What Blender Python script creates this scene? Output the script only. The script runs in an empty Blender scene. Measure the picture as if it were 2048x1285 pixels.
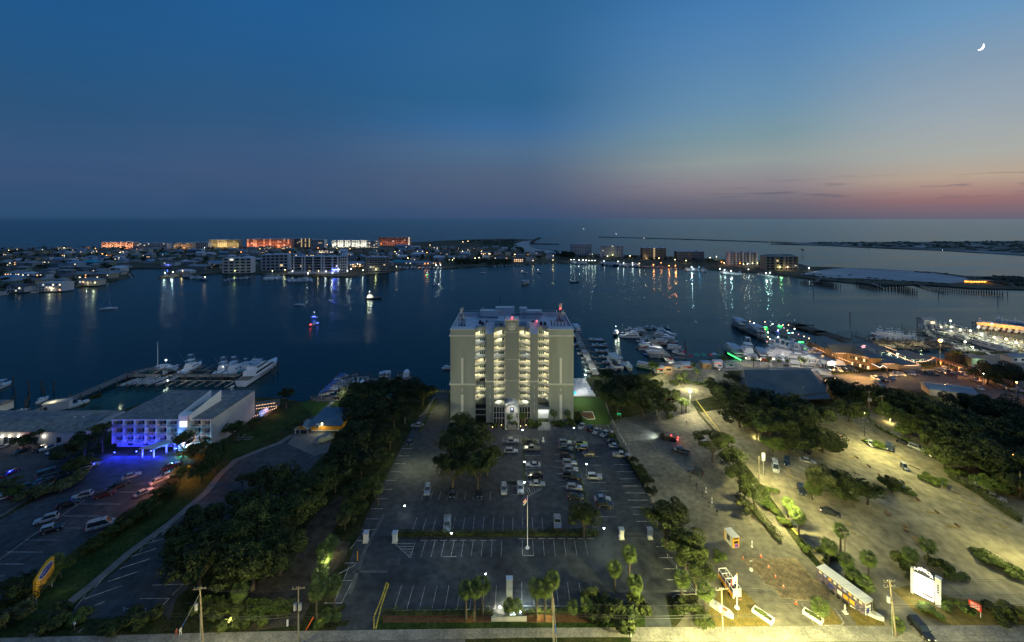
import bpy,math,random
from mathutils import Vector,Matrix,noise
R = random.Random(7)
S = bpy.context.scene
COL = S.collection
rad = math.radians
# ------------------------------------------------------------------ camera
F,CZ,HZ = 850.0,82.0,438.0            # focal length in photo pixels, camera height, horizon row
cam = bpy.data.cameras.new("camera");camo = bpy.data.objects.new("camera",cam);COL.objects.link(camo)
camo.location = (0,0,CZ);camo.rotation_euler = (rad(90),0,0)
cam.sensor_width = 36.0;cam.lens = 36.0*F/2048.0
cam.shift_y = -(642.5-HZ)/2048.0
cam.clip_start = 1.0;cam.clip_end = 200000.0
S.camera = camo
# ------------------------------------------------------------------ render settings
S.cycles.use_denoising = True
try: S.cycles.denoiser = 'OPENIMAGEDENOISE'
except Exception: pass
S.cycles.max_bounces = 5;S.cycles.diffuse_bounces = 2;S.cycles.glossy_bounces = 3
S.cycles.transmission_bounces = 2;S.cycles.transparent_max_bounces = 6
S.cycles.caustics_reflective = False;S.cycles.caustics_refractive = False
S.cycles.sample_clamp_indirect = 3.0
S.cycles.use_light_tree = True
S.view_settings.view_transform = 'Standard';S.view_settings.look = 'None'
S.view_settings.gamma = 1.0;S.view_settings.exposure = 0.0;S.view_settings.use_curve_mapping = False
# ------------------------------------------------------------------ dusk sky
def lin(c):
    c = c/255.0
    return c/12.92 if c <= 0.04045 else ((c+0.055)/1.055)**2.4
def C3(r,g,b): return (lin(r),lin(g),lin(b),1.0)
SUN_AZ = rad(66.0)                        # where the sun went down: right of the frame
W = bpy.data.worlds.new("World");S.world = W;W.use_nodes = True
nt = W.node_tree;N = nt.nodes;L = nt.links;N.clear()
out = N.new("ShaderNodeOutputWorld");bg = N.new("ShaderNodeBackground");L.new(bg.outputs[0],out.inputs[0])
tc = N.new("ShaderNodeTexCoord");sep = N.new("ShaderNodeSeparateXYZ");L.new(tc.outputs['Generated'],sep.inputs[0])
def mth(op,a,b=None,clamp=False,nodes=None,links=None):
    nd = (nodes or N).new("ShaderNodeMath");nd.operation = op;nd.use_clamp = clamp
    lk = links or L
    for i,v in enumerate((a,b)):
        if v is None: continue
        if isinstance(v,(int,float)): nd.inputs[i].default_value = v
        else: lk.new(v,nd.inputs[i])
    return nd.outputs[0]
sx,sy,sz = sep.outputs
el = mth('MULTIPLY',mth('MAXIMUM',sz,0.0),2.0,True)           # sin(elevation)/0.5
hl = mth('SQRT',mth('ADD',mth('MULTIPLY',sx,sx),mth('ADD',mth('MULTIPLY',sy,sy),1e-6)))
u = mth('DIVIDE',mth('ADD',mth('MULTIPLY',sx,math.sin(SUN_AZ)),mth('MULTIPLY',sy,math.cos(SUN_AZ))),hl)
def ramp(px,rows):
    az = math.atan2(px-1024,F)
    r = N.new("ShaderNodeValToRGB");cr = r.color_ramp;cr.interpolation = 'EASE'
    pts = []
    for y,c in rows:
        e = math.atan((HZ-y)/F*math.cos(az)) if y > -900 else rad(29.9 if y > -2000 else 80)
        pts.append((min(1.0,2*math.sin(e)) if e > 0 else 0.0,C3(*c)))
    pts.sort(key=lambda p: p[0])
    while len(cr.elements) < len(pts): cr.elements.new(0.5)
    for i,(p,c) in enumerate(pts):
        cr.elements[i].position = p;cr.elements[i].color = c
    cr.interpolation = 'LINEAR'
    L.new(el,r.inputs[0]);return r.outputs[0],math.cos(az-SUN_AZ)
RMP = [ramp(30,[(438,(40,70,104)),(430,(46,78,114)),(350,(56,82,120)),(300,(56,86,124)),(200,(42,84,124)),(100,(37,86,132)),(0,(33,87,138)),(-950,(26,76,124))]),
       ramp(510,[(438,(42,72,106)),(430,(46,78,114)),(350,(62,86,122)),(300,(58,88,126)),(200,(42,88,130)),(100,(38,90,140)),(0,(35,92,146)),(-950,(28,84,138))]),
       ramp(1030,[(438,(58,80,116)),(400,(72,88,118)),(350,(80,99,126)),(300,(78,110,144)),(250,(58,106,154)),(200,(46,100,144)),(100,(48,101,148)),(0,(45,99,146)),(-950,(34,90,145))]),
       ramp(1530,[(438,(82,90,110)),(410,(106,103,117)),(370,(140,132,140)),(320,(146,156,156)),(270,(124,152,162)),(200,(105,145,175)),(100,(88,134,178)),(0,(72,126,178)),(-950,(50,108,162))]),
       ramp(2010,[(438,(104,100,118)),(415,(128,106,115)),(398,(150,112,114)),(375,(170,138,130)),(350,(184,164,146)),(300,(170,172,166)),(200,(152,167,180)),(100,(130,156,180)),(0,(104,150,190)),(-950,(60,115,165))])]
acc,u0 = RMP[0]
for c2,u1 in RMP[1:]:
    mr = N.new("ShaderNodeMapRange");mr.interpolation_type = 'SMOOTHSTEP'
    L.new(u,mr.inputs[0]);mr.inputs[1].default_value = u0;mr.inputs[2].default_value = u1
    mx = N.new("ShaderNodeMix");mx.data_type = 'RGBA'
    L.new(mr.outputs[0],mx.inputs[0]);L.new(acc,mx.inputs[6]);L.new(c2,mx.inputs[7])
    acc,u0 = mx.outputs[2],u1
# thin cloud streaks low over the sea, denser towards the afterglow
mp = N.new("ShaderNodeMapping");mp.inputs['Scale'].default_value = (8,8,110);L.new(tc.outputs['Generated'],mp.inputs[0])
nz = N.new("ShaderNodeTexNoise");nz.inputs['Scale'].default_value = 1.0;nz.inputs['Detail'].default_value = 6;nz.inputs['Roughness'].default_value = 0.6;L.new(mp.outputs[0],nz.inputs[0])
cl = N.new("ShaderNodeMapRange");L.new(nz.outputs[0],cl.inputs[0]);cl.inputs[1].default_value = 0.53;cl.inputs[2].default_value = 0.66
lo = N.new("ShaderNodeMapRange");L.new(sz,lo.inputs[0]);lo.inputs[1].default_value = 0.085;lo.inputs[2].default_value = 0.06
up = N.new("ShaderNodeMapRange");L.new(sz,up.inputs[0]);up.inputs[1].default_value = 0.028;up.inputs[2].default_value = 0.05
gl = N.new("ShaderNodeMapRange");L.new(u,gl.inputs[0]);gl.inputs[1].default_value = 0.5;gl.inputs[2].default_value = 0.95
cf = mth('MULTIPLY',mth('MULTIPLY',mth('MULTIPLY',cl.outputs[0],lo.outputs[0]),up.outputs[0]),mth('ADD',mth('MULTIPLY',gl.outputs[0],0.8),0.04),True)
mxc = N.new("ShaderNodeMix");mxc.data_type = 'RGBA';L.new(cf,mxc.inputs[0]);L.new(acc,mxc.inputs[6]);mxc.inputs[7].default_value = C3(92,90,108)
# faint purple veils higher up
mp2 = N.new("ShaderNodeMapping");mp2.inputs['Scale'].default_value = (2.2,2.2,16);mp2.inputs['Rotation'].default_value = (0.05,0.1,0);L.new(tc.outputs['Generated'],mp2.inputs[0])
nz2 = N.new("ShaderNodeTexNoise");nz2.inputs['Scale'].default_value = 1.0;nz2.inputs['Detail'].default_value = 4;L.new(mp2.outputs[0],nz2.inputs[0])
c2 = N.new("ShaderNodeMapRange");L.new(nz2.outputs[0],c2.inputs[0]);c2.inputs[1].default_value = 0.45;c2.inputs[2].default_value = 0.8
l2 = N.new("ShaderNodeMapRange");L.new(sz,l2.inputs[0]);l2.inputs[1].default_value = 0.32;l2.inputs[2].default_value = 0.08
vf = mth('MULTIPLY',mth('MULTIPLY',c2.outputs[0],l2.outputs[0]),0.22,True)
mxv = N.new("ShaderNodeMix");mxv.data_type = 'RGBA';L.new(vf,mxv.inputs[0]);L.new(mxc.outputs[2],mxv.inputs[6]);mxv.inputs[7].default_value = C3(84,98,124)
L.new(mxv.outputs[2],bg.inputs[0]);bg.inputs[1].default_value = 1.0
W.cycles.sampling_method = 'MANUAL';W.cycles.sample_map_resolution = 256

# fill sun added behind the camera to lift surfaces, very weak and very wide
sl = bpy.data.lights.new("fill_sun",'SUN');sl.energy = 0.30;sl.angle = rad(90);sl.color = (.80,.88,1.0)
so = bpy.data.objects.new("fill_sun",sl);COL.objects.link(so);so.rotation_euler = (rad(38),0,rad(62))
# ------------------------------------------------------------------ helpers
def P(px,py,z=0.0):
    Y = F*(CZ-z)/(py-HZ);return Vector(((px-1024.0)*Y/F,Y,z))
def PY(px,Y,z=0.0): return Vector(((px-1024.0)*Y/F,Y,z))
def ppm(py): return (py-HZ)/CZ             # photo pixels per metre on the ground at that row
def PL(pts,z=0.0): return [P(a,b,z) for a,b in pts]
MATS = {}
def mat(name,col,rough=0.7,spec=0.3,metal=0.0,var=0.0,vscale=1.0,detail=3,emis=None,estr=0.0,bump=0.0,bscale=8.0,rnd=0.0,coat=0.0,mul=(1,1,1),alpha=None,col2=None,world=False,vlo=0.35,vhi=0.65):
    if name in MATS: return MATS[name]
    m = bpy.data.materials.new(name);m.use_nodes = True;t = m.node_tree;n = t.nodes;l = t.links
    b = n['Principled BSDF'];c = (*col,1.0) if len(col) == 3 else col
    b.inputs['Base Color'].default_value = c;b.inputs['Roughness'].default_value = rough
    b.inputs['Specular IOR Level'].default_value = spec;b.inputs['Metallic'].default_value = metal
    b.inputs['Coat Weight'].default_value = coat
    if emis: b.inputs['Emission Color'].default_value = (*emis,1);b.inputs['Emission Strength'].default_value = estr
    if alpha is not None: b.inputs['Alpha'].default_value = alpha
    tcn = n.new("ShaderNodeTexCoord");co = tcn.outputs['Object']
    if world:
        g = n.new("ShaderNodeNewGeometry");co = g.outputs['Position']
    src = None
    if var or col2:
        z = n.new("ShaderNodeTexNoise");z.inputs['Scale'].default_value = vscale;z.inputs['Detail'].default_value = detail
        mpp = n.new("ShaderNodeMapping");mpp.inputs['Scale'].default_value = mul
        l.new(co,mpp.inputs[0]);l.new(mpp.outputs[0],z.inputs['Vector'])
        mr = n.new("ShaderNodeMapRange");l.new(z.outputs[0],mr.inputs[0]);mr.inputs[1].default_value = vlo;mr.inputs[2].default_value = vhi
        mx = n.new("ShaderNodeMix");mx.data_type = 'RGBA';l.new(mr.outputs[0],mx.inputs[0])
        if col2: mx.inputs[6].default_value = c;mx.inputs[7].default_value = (*col2,1)
        else:
            mx.inputs[6].default_value = (*[v*(1-var) for v in c[:3]],1);mx.inputs[7].default_value = (*[min(1,v*(1+var)) for v in c[:3]],1)
        src = mx.outputs[2]
        if col2 and var:
            z2 = n.new("ShaderNodeTexNoise");z2.inputs['Scale'].default_value = vscale*6.3;z2.inputs['Detail'].default_value = 4
            l.new(mpp.outputs[0],z2.inputs['Vector'])
            hv = n.new("ShaderNodeHueSaturation");l.new(src,hv.inputs['Color'])
            mv = n.new("ShaderNodeMapRange");l.new(z2.outputs[0],mv.inputs[0]);mv.inputs[1].default_value = .3;mv.inputs[2].default_value = .7;mv.inputs[3].default_value = 1-var;mv.inputs[4].default_value = 1+var
            l.new(mv.outputs[0],hv.inputs['Value']);src = hv.outputs[0]
    if rnd:
        oi = n.new("ShaderNodeObjectInfo");hs = n.new("ShaderNodeHueSaturation")
        mr2 = n.new("ShaderNodeMapRange");l.new(oi.outputs['Random'],mr2.inputs[0]);mr2.inputs[3].default_value = 1-rnd;mr2.inputs[4].default_value = 1+rnd
        l.new(mr2.outputs[0],hs.inputs['Value'])
        if src is not None: l.new(src,hs.inputs['Color'])
        else: hs.inputs['Color'].default_value = c
        src = hs.outputs[0]
    if src is not None: l.new(src,b.inputs['Base Color'])
    if bump:
        z = n.new("ShaderNodeTexNoise");z.inputs['Scale'].default_value = bscale;z.inputs['Detail'].default_value = 4;l.new(co,z.inputs['Vector'])
        bp = n.new("ShaderNodeBump");bp.inputs['Strength'].default_value = bump;bp.inputs['Distance'].default_value = 0.1;l.new(z.outputs[0],bp.inputs['Height']);l.new(bp.outputs[0],b.inputs['Normal'])
    MATS[name] = m;return m
def emi(name,col,s): return mat(name,(0.8,0.8,0.8),emis=col,estr=s)

class MB:
    """collects faces, then links them as one mesh object"""
    def __init__(s): s.v = [];s.f = [];s.m = []
    def face(s,pts,m=0):
        i = len(s.v);s.v += [tuple(p) for p in pts];s.f.append(tuple(range(i,i+len(pts))));s.m.append(m)
    def add(s,vs,fs,m=0):
        i = len(s.v);s.v += [tuple(p) for p in vs]
        for f in fs: s.f.append(tuple(i+k for k in f));s.m.append(m)
        return s
    def box(s,x,y,z,dx,dy,dz,m=0,rot=0.0,tx=1.0,ty=1.0):
        """centre x,y, bottom z, full sizes; tx/ty taper the top"""
        c,sn = math.cos(rot),math.sin(rot);vs = []
        for k,(a,b) in ((0,(1,1)),(1,(tx,ty))):
            for (i,j) in ((-1,-1),(1,-1),(1,1),(-1,1)):
                X,Y = i*dx/2*a,j*dy/2*b;vs.append((x+X*c-Y*sn,y+X*sn+Y*c,z+k*dz))
        s.add(vs,[(3,2,1,0),(4,5,6,7),(0,1,5,4),(1,2,6,5),(2,3,7,6),(3,0,4,7)],m);return s
    def prism(s,pts,z0,z1,m=0,mtop=None):
        n = len(pts);a = sum(pts[i][0]*pts[(i+1) % n][1]-pts[(i+1) % n][0]*pts[i][1] for i in range(n))
        if a < 0: pts = pts[::-1]
        i0 = len(s.v);s.v += [(p[0],p[1],z0) for p in pts]+[(p[0],p[1],z1) for p in pts]
        s.f.append(tuple(i0+n-1-k for k in range(n)));s.m.append(m)
        s.f.append(tuple(i0+n+k for k in range(n)));s.m.append(m if mtop is None else mtop)
        for k in range(n):
            q = (k+1) % n;s.f.append((i0+k,i0+q,i0+n+q,i0+n+k));s.m.append(m)
        return s
    def tube(s,p0,p1,r0,r1=None,n=6,m=0,caps=True):
        p0,p1 = Vector(p0),Vector(p1);r1 = r0 if r1 is None else r1;d = p1-p0
        if d.length < 1e-6: return s
        q = d.to_track_quat('Z','Y');i = len(s.v)
        for p,r in ((p0,r0),(p1,r1)):
            for k in range(n):
                a = 2*math.pi*k/n;s.v.append(tuple(p+q @ Vector((r*math.cos(a),r*math.sin(a),0))))
        for k in range(n): j = (k+1) % n;s.f.append((i+k,i+j,i+n+j,i+n+k));s.m.append(m)
        if caps:
            s.f.append(tuple(i+n-1-k for k in range(n)));s.m.append(m);s.f.append(tuple(i+n+k for k in range(n)));s.m.append(m)
        return s
    def path(s,pts,r,n=5,m=0):
        for a,b in zip(pts,pts[1:]): s.tube(a,b,r,r,n,m)
        return s
    def lathe(s,x,y,prof,n=10,m=0,ang=0.0):
        i = len(s.v);k = len(prof)
        for (r,z) in prof:
            for a in range(n): t = 2*math.pi*a/n+ang;s.v.append((x+r*math.cos(t),y+r*math.sin(t),z))
        for j in range(k-1):
            for a in range(n): b = (a+1) % n;s.f.append((i+j*n+a,i+j*n+b,i+(j+1)*n+b,i+(j+1)*n+a));s.m.append(m)
        s.f.append(tuple(i+n-1-a for a in range(n)));s.m.append(m);s.f.append(tuple(i+(k-1)*n+a for a in range(n)));s.m.append(m)
        return s
    def ball(s,c,r,m=0,n=6,rz=None):
        rz = rz or r;pr = [(max(.02,math.sin(math.pi*k/n))*r,c[2]-math.cos(math.pi*k/n)*rz) for k in range(n+1)]
        return s.lathe(c[0],c[1],pr,max(6,n),m)
    def loft(s,secs,m=0,cap=True,closed=True):
        """secs: list of equally long point rings"""
        i = len(s.v);n = len(secs[0])
        for r in secs: s.v += [tuple(p) for p in r]
        for j in range(len(secs)-1):
            for k in range(n if closed else n-1):
                q = (k+1) % n;s.f.append((i+j*n+k,i+j*n+q,i+(j+1)*n+q,i+(j+1)*n+k));s.m.append(m)
        if cap:
            s.f.append(tuple(i+n-1-k for k in range(n)));s.m.append(m);e = i+(len(secs)-1)*n;s.f.append(tuple(e+k for k in range(n)));s.m.append(m)
        return s
    def mesh(s,name,mats):
        me = bpy.data.meshes.new(name);me.from_pydata(s.v,[],s.f)
        if not isinstance(mats,(list,tuple)): mats = [mats]
        for m in mats: me.materials.append(m)
        if len(mats) > 1: me.polygons.foreach_set("material_index",s.m)
        me.update();return me
    def build(s,name,mats,parent=None,**kw):
        return ob(name,s.mesh(name,mats),parent,**kw)
def ob(name,data,parent=None,loc=None,rz=None,sc=None,label=None,cat=None,group=None,kind=None):
    o = bpy.data.objects.new(name,data);COL.objects.link(o)
    if parent is not None: o.parent = parent
    if loc is not None: o.location = loc
    if rz is not None: o.rotation_euler = (0,0,rz)
    if sc is not None: o.scale = sc if isinstance(sc,(tuple,list)) else (sc,sc,sc)
    return tag(o,label,cat,group,kind)
def tag(o,label=None,cat=None,group=None,kind=None):
    if label: o['label'] = label
    if cat: o['category'] = cat
    if group: o['group'] = group
    if kind: o['kind'] = kind
    return o
def thing(name,label,cat,loc=(0,0,0),rz=0.0,group=None,sc=None):
    return ob(name,None,None,loc,rz,sc,label,cat,group)
KIDS = {}
def copy_tree(src,loc,rz=0.0,sc=None,label=None,group=None):
    """copy of a thing with copies of its parts and sub-parts"""
    if src.name not in KIDS:
        KIDS[src.name] = [(c,list(c.children)) for c in src.children]
    r = src.copy();COL.objects.link(r);r.location = loc;r.rotation_euler = (0,0,rz)
    r.scale = (1,1,1) if sc is None else (sc if isinstance(sc,(tuple,list)) else (sc,sc,sc))
    if label: r['label'] = label
    if group: r['group'] = group
    for ch,gs in KIDS[src.name]:
        c = ch.copy();COL.objects.link(c);c.parent = r
        for g in gs:
            d = g.copy();COL.objects.link(d);d.parent = c
    return r
PROTO = {}
def place(key,make,loc,rz=0.0,sc=None,label=None,group=None):
    """first call uses the prototype itself, later ones copy it"""
    if key not in PROTO:
        p = make();PROTO[key] = p
        p.location = loc;p.rotation_euler = (0,0,rz)
        if sc is not None: p.scale = sc if isinstance(sc,(tuple,list)) else (sc,sc,sc)
        if label: p['label'] = label
        if group: p['group'] = group
        KIDS[p.name] = [(c,list(c.children)) for c in p.children]
        return p
    return copy_tree(PROTO[key],loc,rz,sc,label,group)
def lamp(parent,loc,power,col,r=0.15,kind='POINT',spot=None,rot=None,blend=0.6):
    d = bpy.data.lights.new("light",kind);d.energy = power;d.color = col;d.shadow_soft_size = r
    if kind == 'SPOT': d.spot_size = rad(spot or 150);d.spot_blend = blend
    o = bpy.data.objects.new("light",d);COL.objects.link(o);o.location = loc
    if rot: o.rotation_euler = rot
    if parent is not None: o.parent = parent
    return o
ORD = ['leftmost','second from left','third from left','fourth from left','fifth from left','sixth from left','seventh from left','eighth from left','ninth from left','tenth from left','eleventh from left','twelfth from left','thirteenth from left','fourteenth from left']
AUTO = []       # (object, look, landmark set)
def auto(o,look,marks): AUTO.append((o,look,marks));o['label'] = look
def finish_labels():
    """look + where it stands; ties within one look and place are ordered left to right"""
    groups = {}
    for o,look,marks in AUTO:
        w = o.matrix_world.translation if o.parent else o.location
        Y = max(w.y,30);px = 1024+w.x*F/Y;py = HZ+F*(CZ-w.z)/Y
        best = min(marks,key=lambda m: abs(m[0]-px)+3.0*abs(m[1]-py))
        dx,dy = px-best[0],py-best[1]
        if abs(dx) > 3.0*abs(dy): rel = 'right of' if dx > 0 else 'left of'
        else: rel = 'in front of' if dy > 0 else 'beyond'
        groups.setdefault((look,rel,best[2]),[]).append((px,o))
    for (look,rel,mk),ls in groups.items():
        base = "%s %s %s" % (look,rel,mk)
        ls.sort(key=lambda t: t[0])
        for i,(px,o) in enumerate(ls):
            t = base if len(ls) == 1 else base+", "+ORD[min(i,len(ORD)-1)]
            w_ = t.split()
            if len(w_) > 16:
                b_ = [q for q in base.split() if q not in ('the','a','with','tall')];w_ = (b_+(t.split(', ')[-1].split() if len(ls) > 1 else []))[:16]
            o['label'] = ' '.join(w_)
# ------------------------------------------------------------------ materials
M = {}
def dm(k,*a,**kw): M[k] = mat(k,*a,**kw)
dm('grass',(.018,.032,.010),.9,.1,var=.6,vscale=.3,detail=7,world=True,col2=(.055,.055,.022))
dm('lawn',(.018,.040,.010),.9,.1,var=.45,vscale=.22,detail=7,world=True,col2=(.042,.066,.018))
dm('lawn_kept',(.035,.075,.016),.9,.1,var=.3,vscale=.5,detail=6,world=True,col2=(.05,.10,.02))
dm('soil',(.05,.042,.03),.95,.1,var=.4,vscale=.5,detail=6,world=True,col2=(.1,.09,.07))
dm('mulch',(.10,.05,.028),.95,.1,var=.45,vscale=1.2,detail=6,world=True,col2=(.14,.08,.04))
dm('drygrass',(.13,.115,.035),.95,.1,var=.35,vscale=.8,detail=6,world=True,col2=(.22,.16,.05))
dm('asphalt',(.028,.035,.042),.8,.35,var=.42,vscale=.085,detail=9,world=True,col2=(.070,.080,.084),bump=.2,bscale=9,vlo=.3,vhi=.7)
dm('asphalt_old',(.055,.060,.065),.85,.3,var=.38,vscale=.11,detail=9,world=True,col2=(.10,.10,.096),bump=.15,bscale=9)
dm('asphalt_patch',(.13,.135,.135),.85,.3,var=.3,vscale=.6,detail=6,world=True,col2=(.09,.095,.1))
dm('sealcoat',(.035,.04,.048),.75,.35,var=.3,vscale=.3,detail=6,world=True,col2=(.06,.066,.075))
dm('road_tan',(.11,.105,.08),.85,.3,var=.34,vscale=.10,detail=9,world=True,col2=(.21,.19,.14),bump=.2,bscale=6)
dm('sandlot',(.17,.155,.105),.95,.15,var=.34,vscale=.085,detail=10,world=True,col2=(.30,.27,.18),mul=(1,.7,1),bump=.35,bscale=4)
dm('paver',(.20,.155,.095),.85,.2,var=.3,vscale=.8,world=True,col2=(.30,.24,.14),rnd=.25)
dm('concrete',(.19,.185,.165),.85,.25,var=.3,vscale=.35,detail=7,world=True,col2=(.29,.28,.245))
dm('concrete_dark',(.13,.13,.125),.85,.25,var=.18,vscale=.5,detail=6,world=True,col2=(.19,.185,.17))
dm('beach',(.34,.34,.35),.95,.1,var=.14,vscale=.03,detail=6,world=True,col2=(.44,.44,.44))
dm('islandsoil',(.05,.055,.035),.95,.1,var=.4,vscale=.05,detail=7,world=True,col2=(.13,.12,.09))
dm('dune',(.06,.07,.05),.95,.1,var=.3,vscale=.012,detail=8,world=True,col2=(.30,.31,.31),mul=(1,.6,1))
dm('paint_white',(.18,.19,.20),.6,.3,var=.35,vscale=.8,detail=6,world=True,col2=(.52,.53,.53))
dm('log_tan',(.30,.23,.08),.8,.2,var=.3,vscale=1.5,world=True)
dm('paint_yellow',(.62,.48,.06),.6,.3,var=.22,vscale=1.5,world=True)
dm('rock',(.10,.10,.095),.9,.2,var=.4,vscale=.6,world=True)
dm('steel',(.35,.36,.37),.4,.5,metal=.8)
dm('galv',(.45,.46,.47),.5,.5,metal=.4)
dm('pole_wood',(.23,.19,.13),.85,.2,var=.3,vscale=3,mul=(3,3,.3))
dm('dark_metal',(.03,.03,.032),.5,.4)
dm('white',(.74,.74,.73),.45,.4)
dm('offwhite',(.58,.57,.53),.6,.3,var=.08,vscale=.3)
dm('black',(.02,.02,.022),.5,.4)
dm('tyre',(.018,.018,.018),.8,.2)
dm('rim',(.42,.43,.44),.35,.5,metal=.7)
dm('glass',(.02,.03,.04),.06,.6,coat=.3)
dm('glass_far',(.03,.045,.06),.15,.6)
dm('wood',(.20,.13,.075),.8,.25,var=.35,vscale=1.2,mul=(1,1,6))
dm('deckwood',(.17,.14,.11),.85,.2,var=.35,vscale=1.0,mul=(1,5,1),rnd=.2)
dm('piling',(.09,.075,.06),.9,.2,var=.3,vscale=2)
dm('yellow',(.75,.36,.02),.5,.35)
dm('blue_sign',(.02,.035,.28),.4,.4)
dm('red',(.55,.03,.025),.5,.4)
dm('orange',(.75,.13,.02),.5,.4)
dm('green',(.03,.32,.12),.5,.4)
dm('blue',(.02,.10,.42),.5,.4)
dm('teal',(.03,.28,.30),.5,.4)
dm('pool',(.05,.55,.55),.1,.5,emis=(.05,.75,.72),estr=.55)
dm('canvas_red',(.40,.05,.05),.8,.2)
dm('canvas_blue',(.03,.14,.45),.8,.2)
dm('canvas_green',(.04,.35,.22),.8,.2)
dm('metal_roof',(.11,.16,.20),.35,.5,metal=.15,var=.12,vscale=.3,world=True)
dm('membrane',(.46,.50,.56),.7,.3,var=.14,vscale=.25,detail=6,world=True)
dm('roof_tar',(.15,.165,.18),.85,.25,var=.35,vscale=.10,detail=7,world=True,col2=(.27,.245,.21))
E = {}
def de(k,c,s): E[k] = emi('glow_'+k,c,s)
de('white',(1,.97,.88),14);de('cool',(.85,.95,1),14);de('warm',(1,.72,.35),12);de('orange',(1,.33,.05),14)
de('yellow',(1,.85,.35),10);de('red',(1,.03,.03),16);de('green',(.05,1,.15),9);de('blue',(.06,.10,1),9);de('bulb',(1,.55,.28),7)
de('win',(1,.78,.42),1.5);de('winw',(1,.95,.8),1.6);de('signwhite',(1,1,.98),1.6);de('moon',(1,.98,.95),2.2);de('cyan',(.25,.9,1),3)
de('winfar',(1,.80,.48),2.6);de('shrimp',(1,.38,.45),2.5)
# ------------------------------------------------------------------ water
def water_mat():
    m = bpy.data.materials.new('sea_water');m.use_nodes = True;t = m.node_tree;n = t.nodes;l = t.links;n.clear()
    out_ = n.new("ShaderNodeOutputMaterial");ms = n.new("ShaderNodeMixShader");l.new(ms.outputs[0],out_.inputs[0])
    df = n.new("ShaderNodeBsdfDiffuse");gs = n.new("ShaderNodeBsdfGlossy");fr = n.new("ShaderNodeFresnel");fr.inputs['IOR'].default_value = 1.33
    l.new(fr.outputs[0],ms.inputs[0]);l.new(df.outputs[0],ms.inputs[1]);l.new(gs.outputs[0],ms.inputs[2]);gs.inputs['Color'].default_value = (.50,.62,.64,1)
    g = n.new("ShaderNodeNewGeometry")
    def nz_(sc,mul,rot=0.0,det=3):
        q = n.new("ShaderNodeMapping");q.inputs['Scale'].default_value = mul;q.inputs['Rotation'].default_value = (0,0,rot);l.new(g.outputs['Position'],q.inputs[0])
        z = n.new("ShaderNodeTexNoise");z.inputs['Scale'].default_value = sc;z.inputs['Detail'].default_value = det;l.new(q.outputs[0],z.inputs['Vector']);return z.outputs[0]
    mx = n.new("ShaderNodeMix");mx.data_type = 'RGBA';l.new(nz_(.004,(1,1,1),0,5),mx.inputs[0]);mx.inputs[6].default_value = (.001,.022,.034,1);mx.inputs[7].default_value = (.003,.032,.044,1)
    # shallow green water in the boat basin on the left
    sx_ = n.new("ShaderNodeVectorMath");sx_.operation = 'DISTANCE';l.new(g.outputs['Position'],sx_.inputs[0]);sx_.inputs[1].default_value = tuple(P(215,815))
    mr = n.new("ShaderNodeMapRange");l.new(sx_.outputs['Value'],mr.inputs[0]);mr.inputs[1].default_value = 45;mr.inputs[2].default_value = 5
    m2 = n.new("ShaderNodeMix");m2.data_type = 'RGBA';l.new(mr.outputs[0],m2.inputs[0]);l.new(mx.outputs[2],m2.inputs[6]);m2.inputs[7].default_value = (.018,.060,.045,1)
    l.new(m2.outputs[2],df.inputs['Color'])
    a = nz_(.35,(1,2.2,1),.3);c = nz_(.05,(1,3.0,1),-.15);d = nz_(.006,(1,4.5,1),.1,5)
    s1 = mth('MULTIPLY',a,.45,nodes=n,links=l);s2 = mth('MULTIPLY',c,.35,nodes=n,links=l)
    bp = n.new("ShaderNodeBump");bp.inputs['Distance'].default_value = 1.0;l.new(mth('ADD',s1,s2,nodes=n,links=l),bp.inputs['Height'])
    for t_ in (df,gs,fr): l.new(bp.outputs[0],t_.inputs['Normal'])
    # wind patches: calmer lanes between rougher ones
    r1 = n.new("ShaderNodeMapRange");l.new(d,r1.inputs[0]);r1.inputs[1].default_value = .38;r1.inputs[2].default_value = .62;r1.inputs[3].default_value = .25;r1.inputs[4].default_value = .62;l.new(r1.outputs[0],bp.inputs['Strength'])
    rr = n.new("ShaderNodeMapRange");l.new(d,rr.inputs[0]);rr.inputs[1].default_value = .38;rr.inputs[2].default_value = .62;rr.inputs[3].default_value = .14;rr.inputs[4].default_value = .26;l.new(rr.outputs[0],gs.inputs['Roughness'])
    return m
WATER = water_mat()
mb = MB()
xs = [-90000,-20000,-4000,-900,0,900,4000,20000,90000];ys = [-4000,-200,60,300,900,2500,8000,30000,120000]
mb.v = [(x,y,-1.2) for y in ys for x in xs]
nx = len(xs)
for j in range(len(ys)-1):
    for i in range(nx-1): mb.f.append((j*nx+i,j*nx+i+1,(j+1)*nx+i+1,(j+1)*nx+i));mb.m.append(0)
mb.build('sea_water',WATER,kind='structure')
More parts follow.
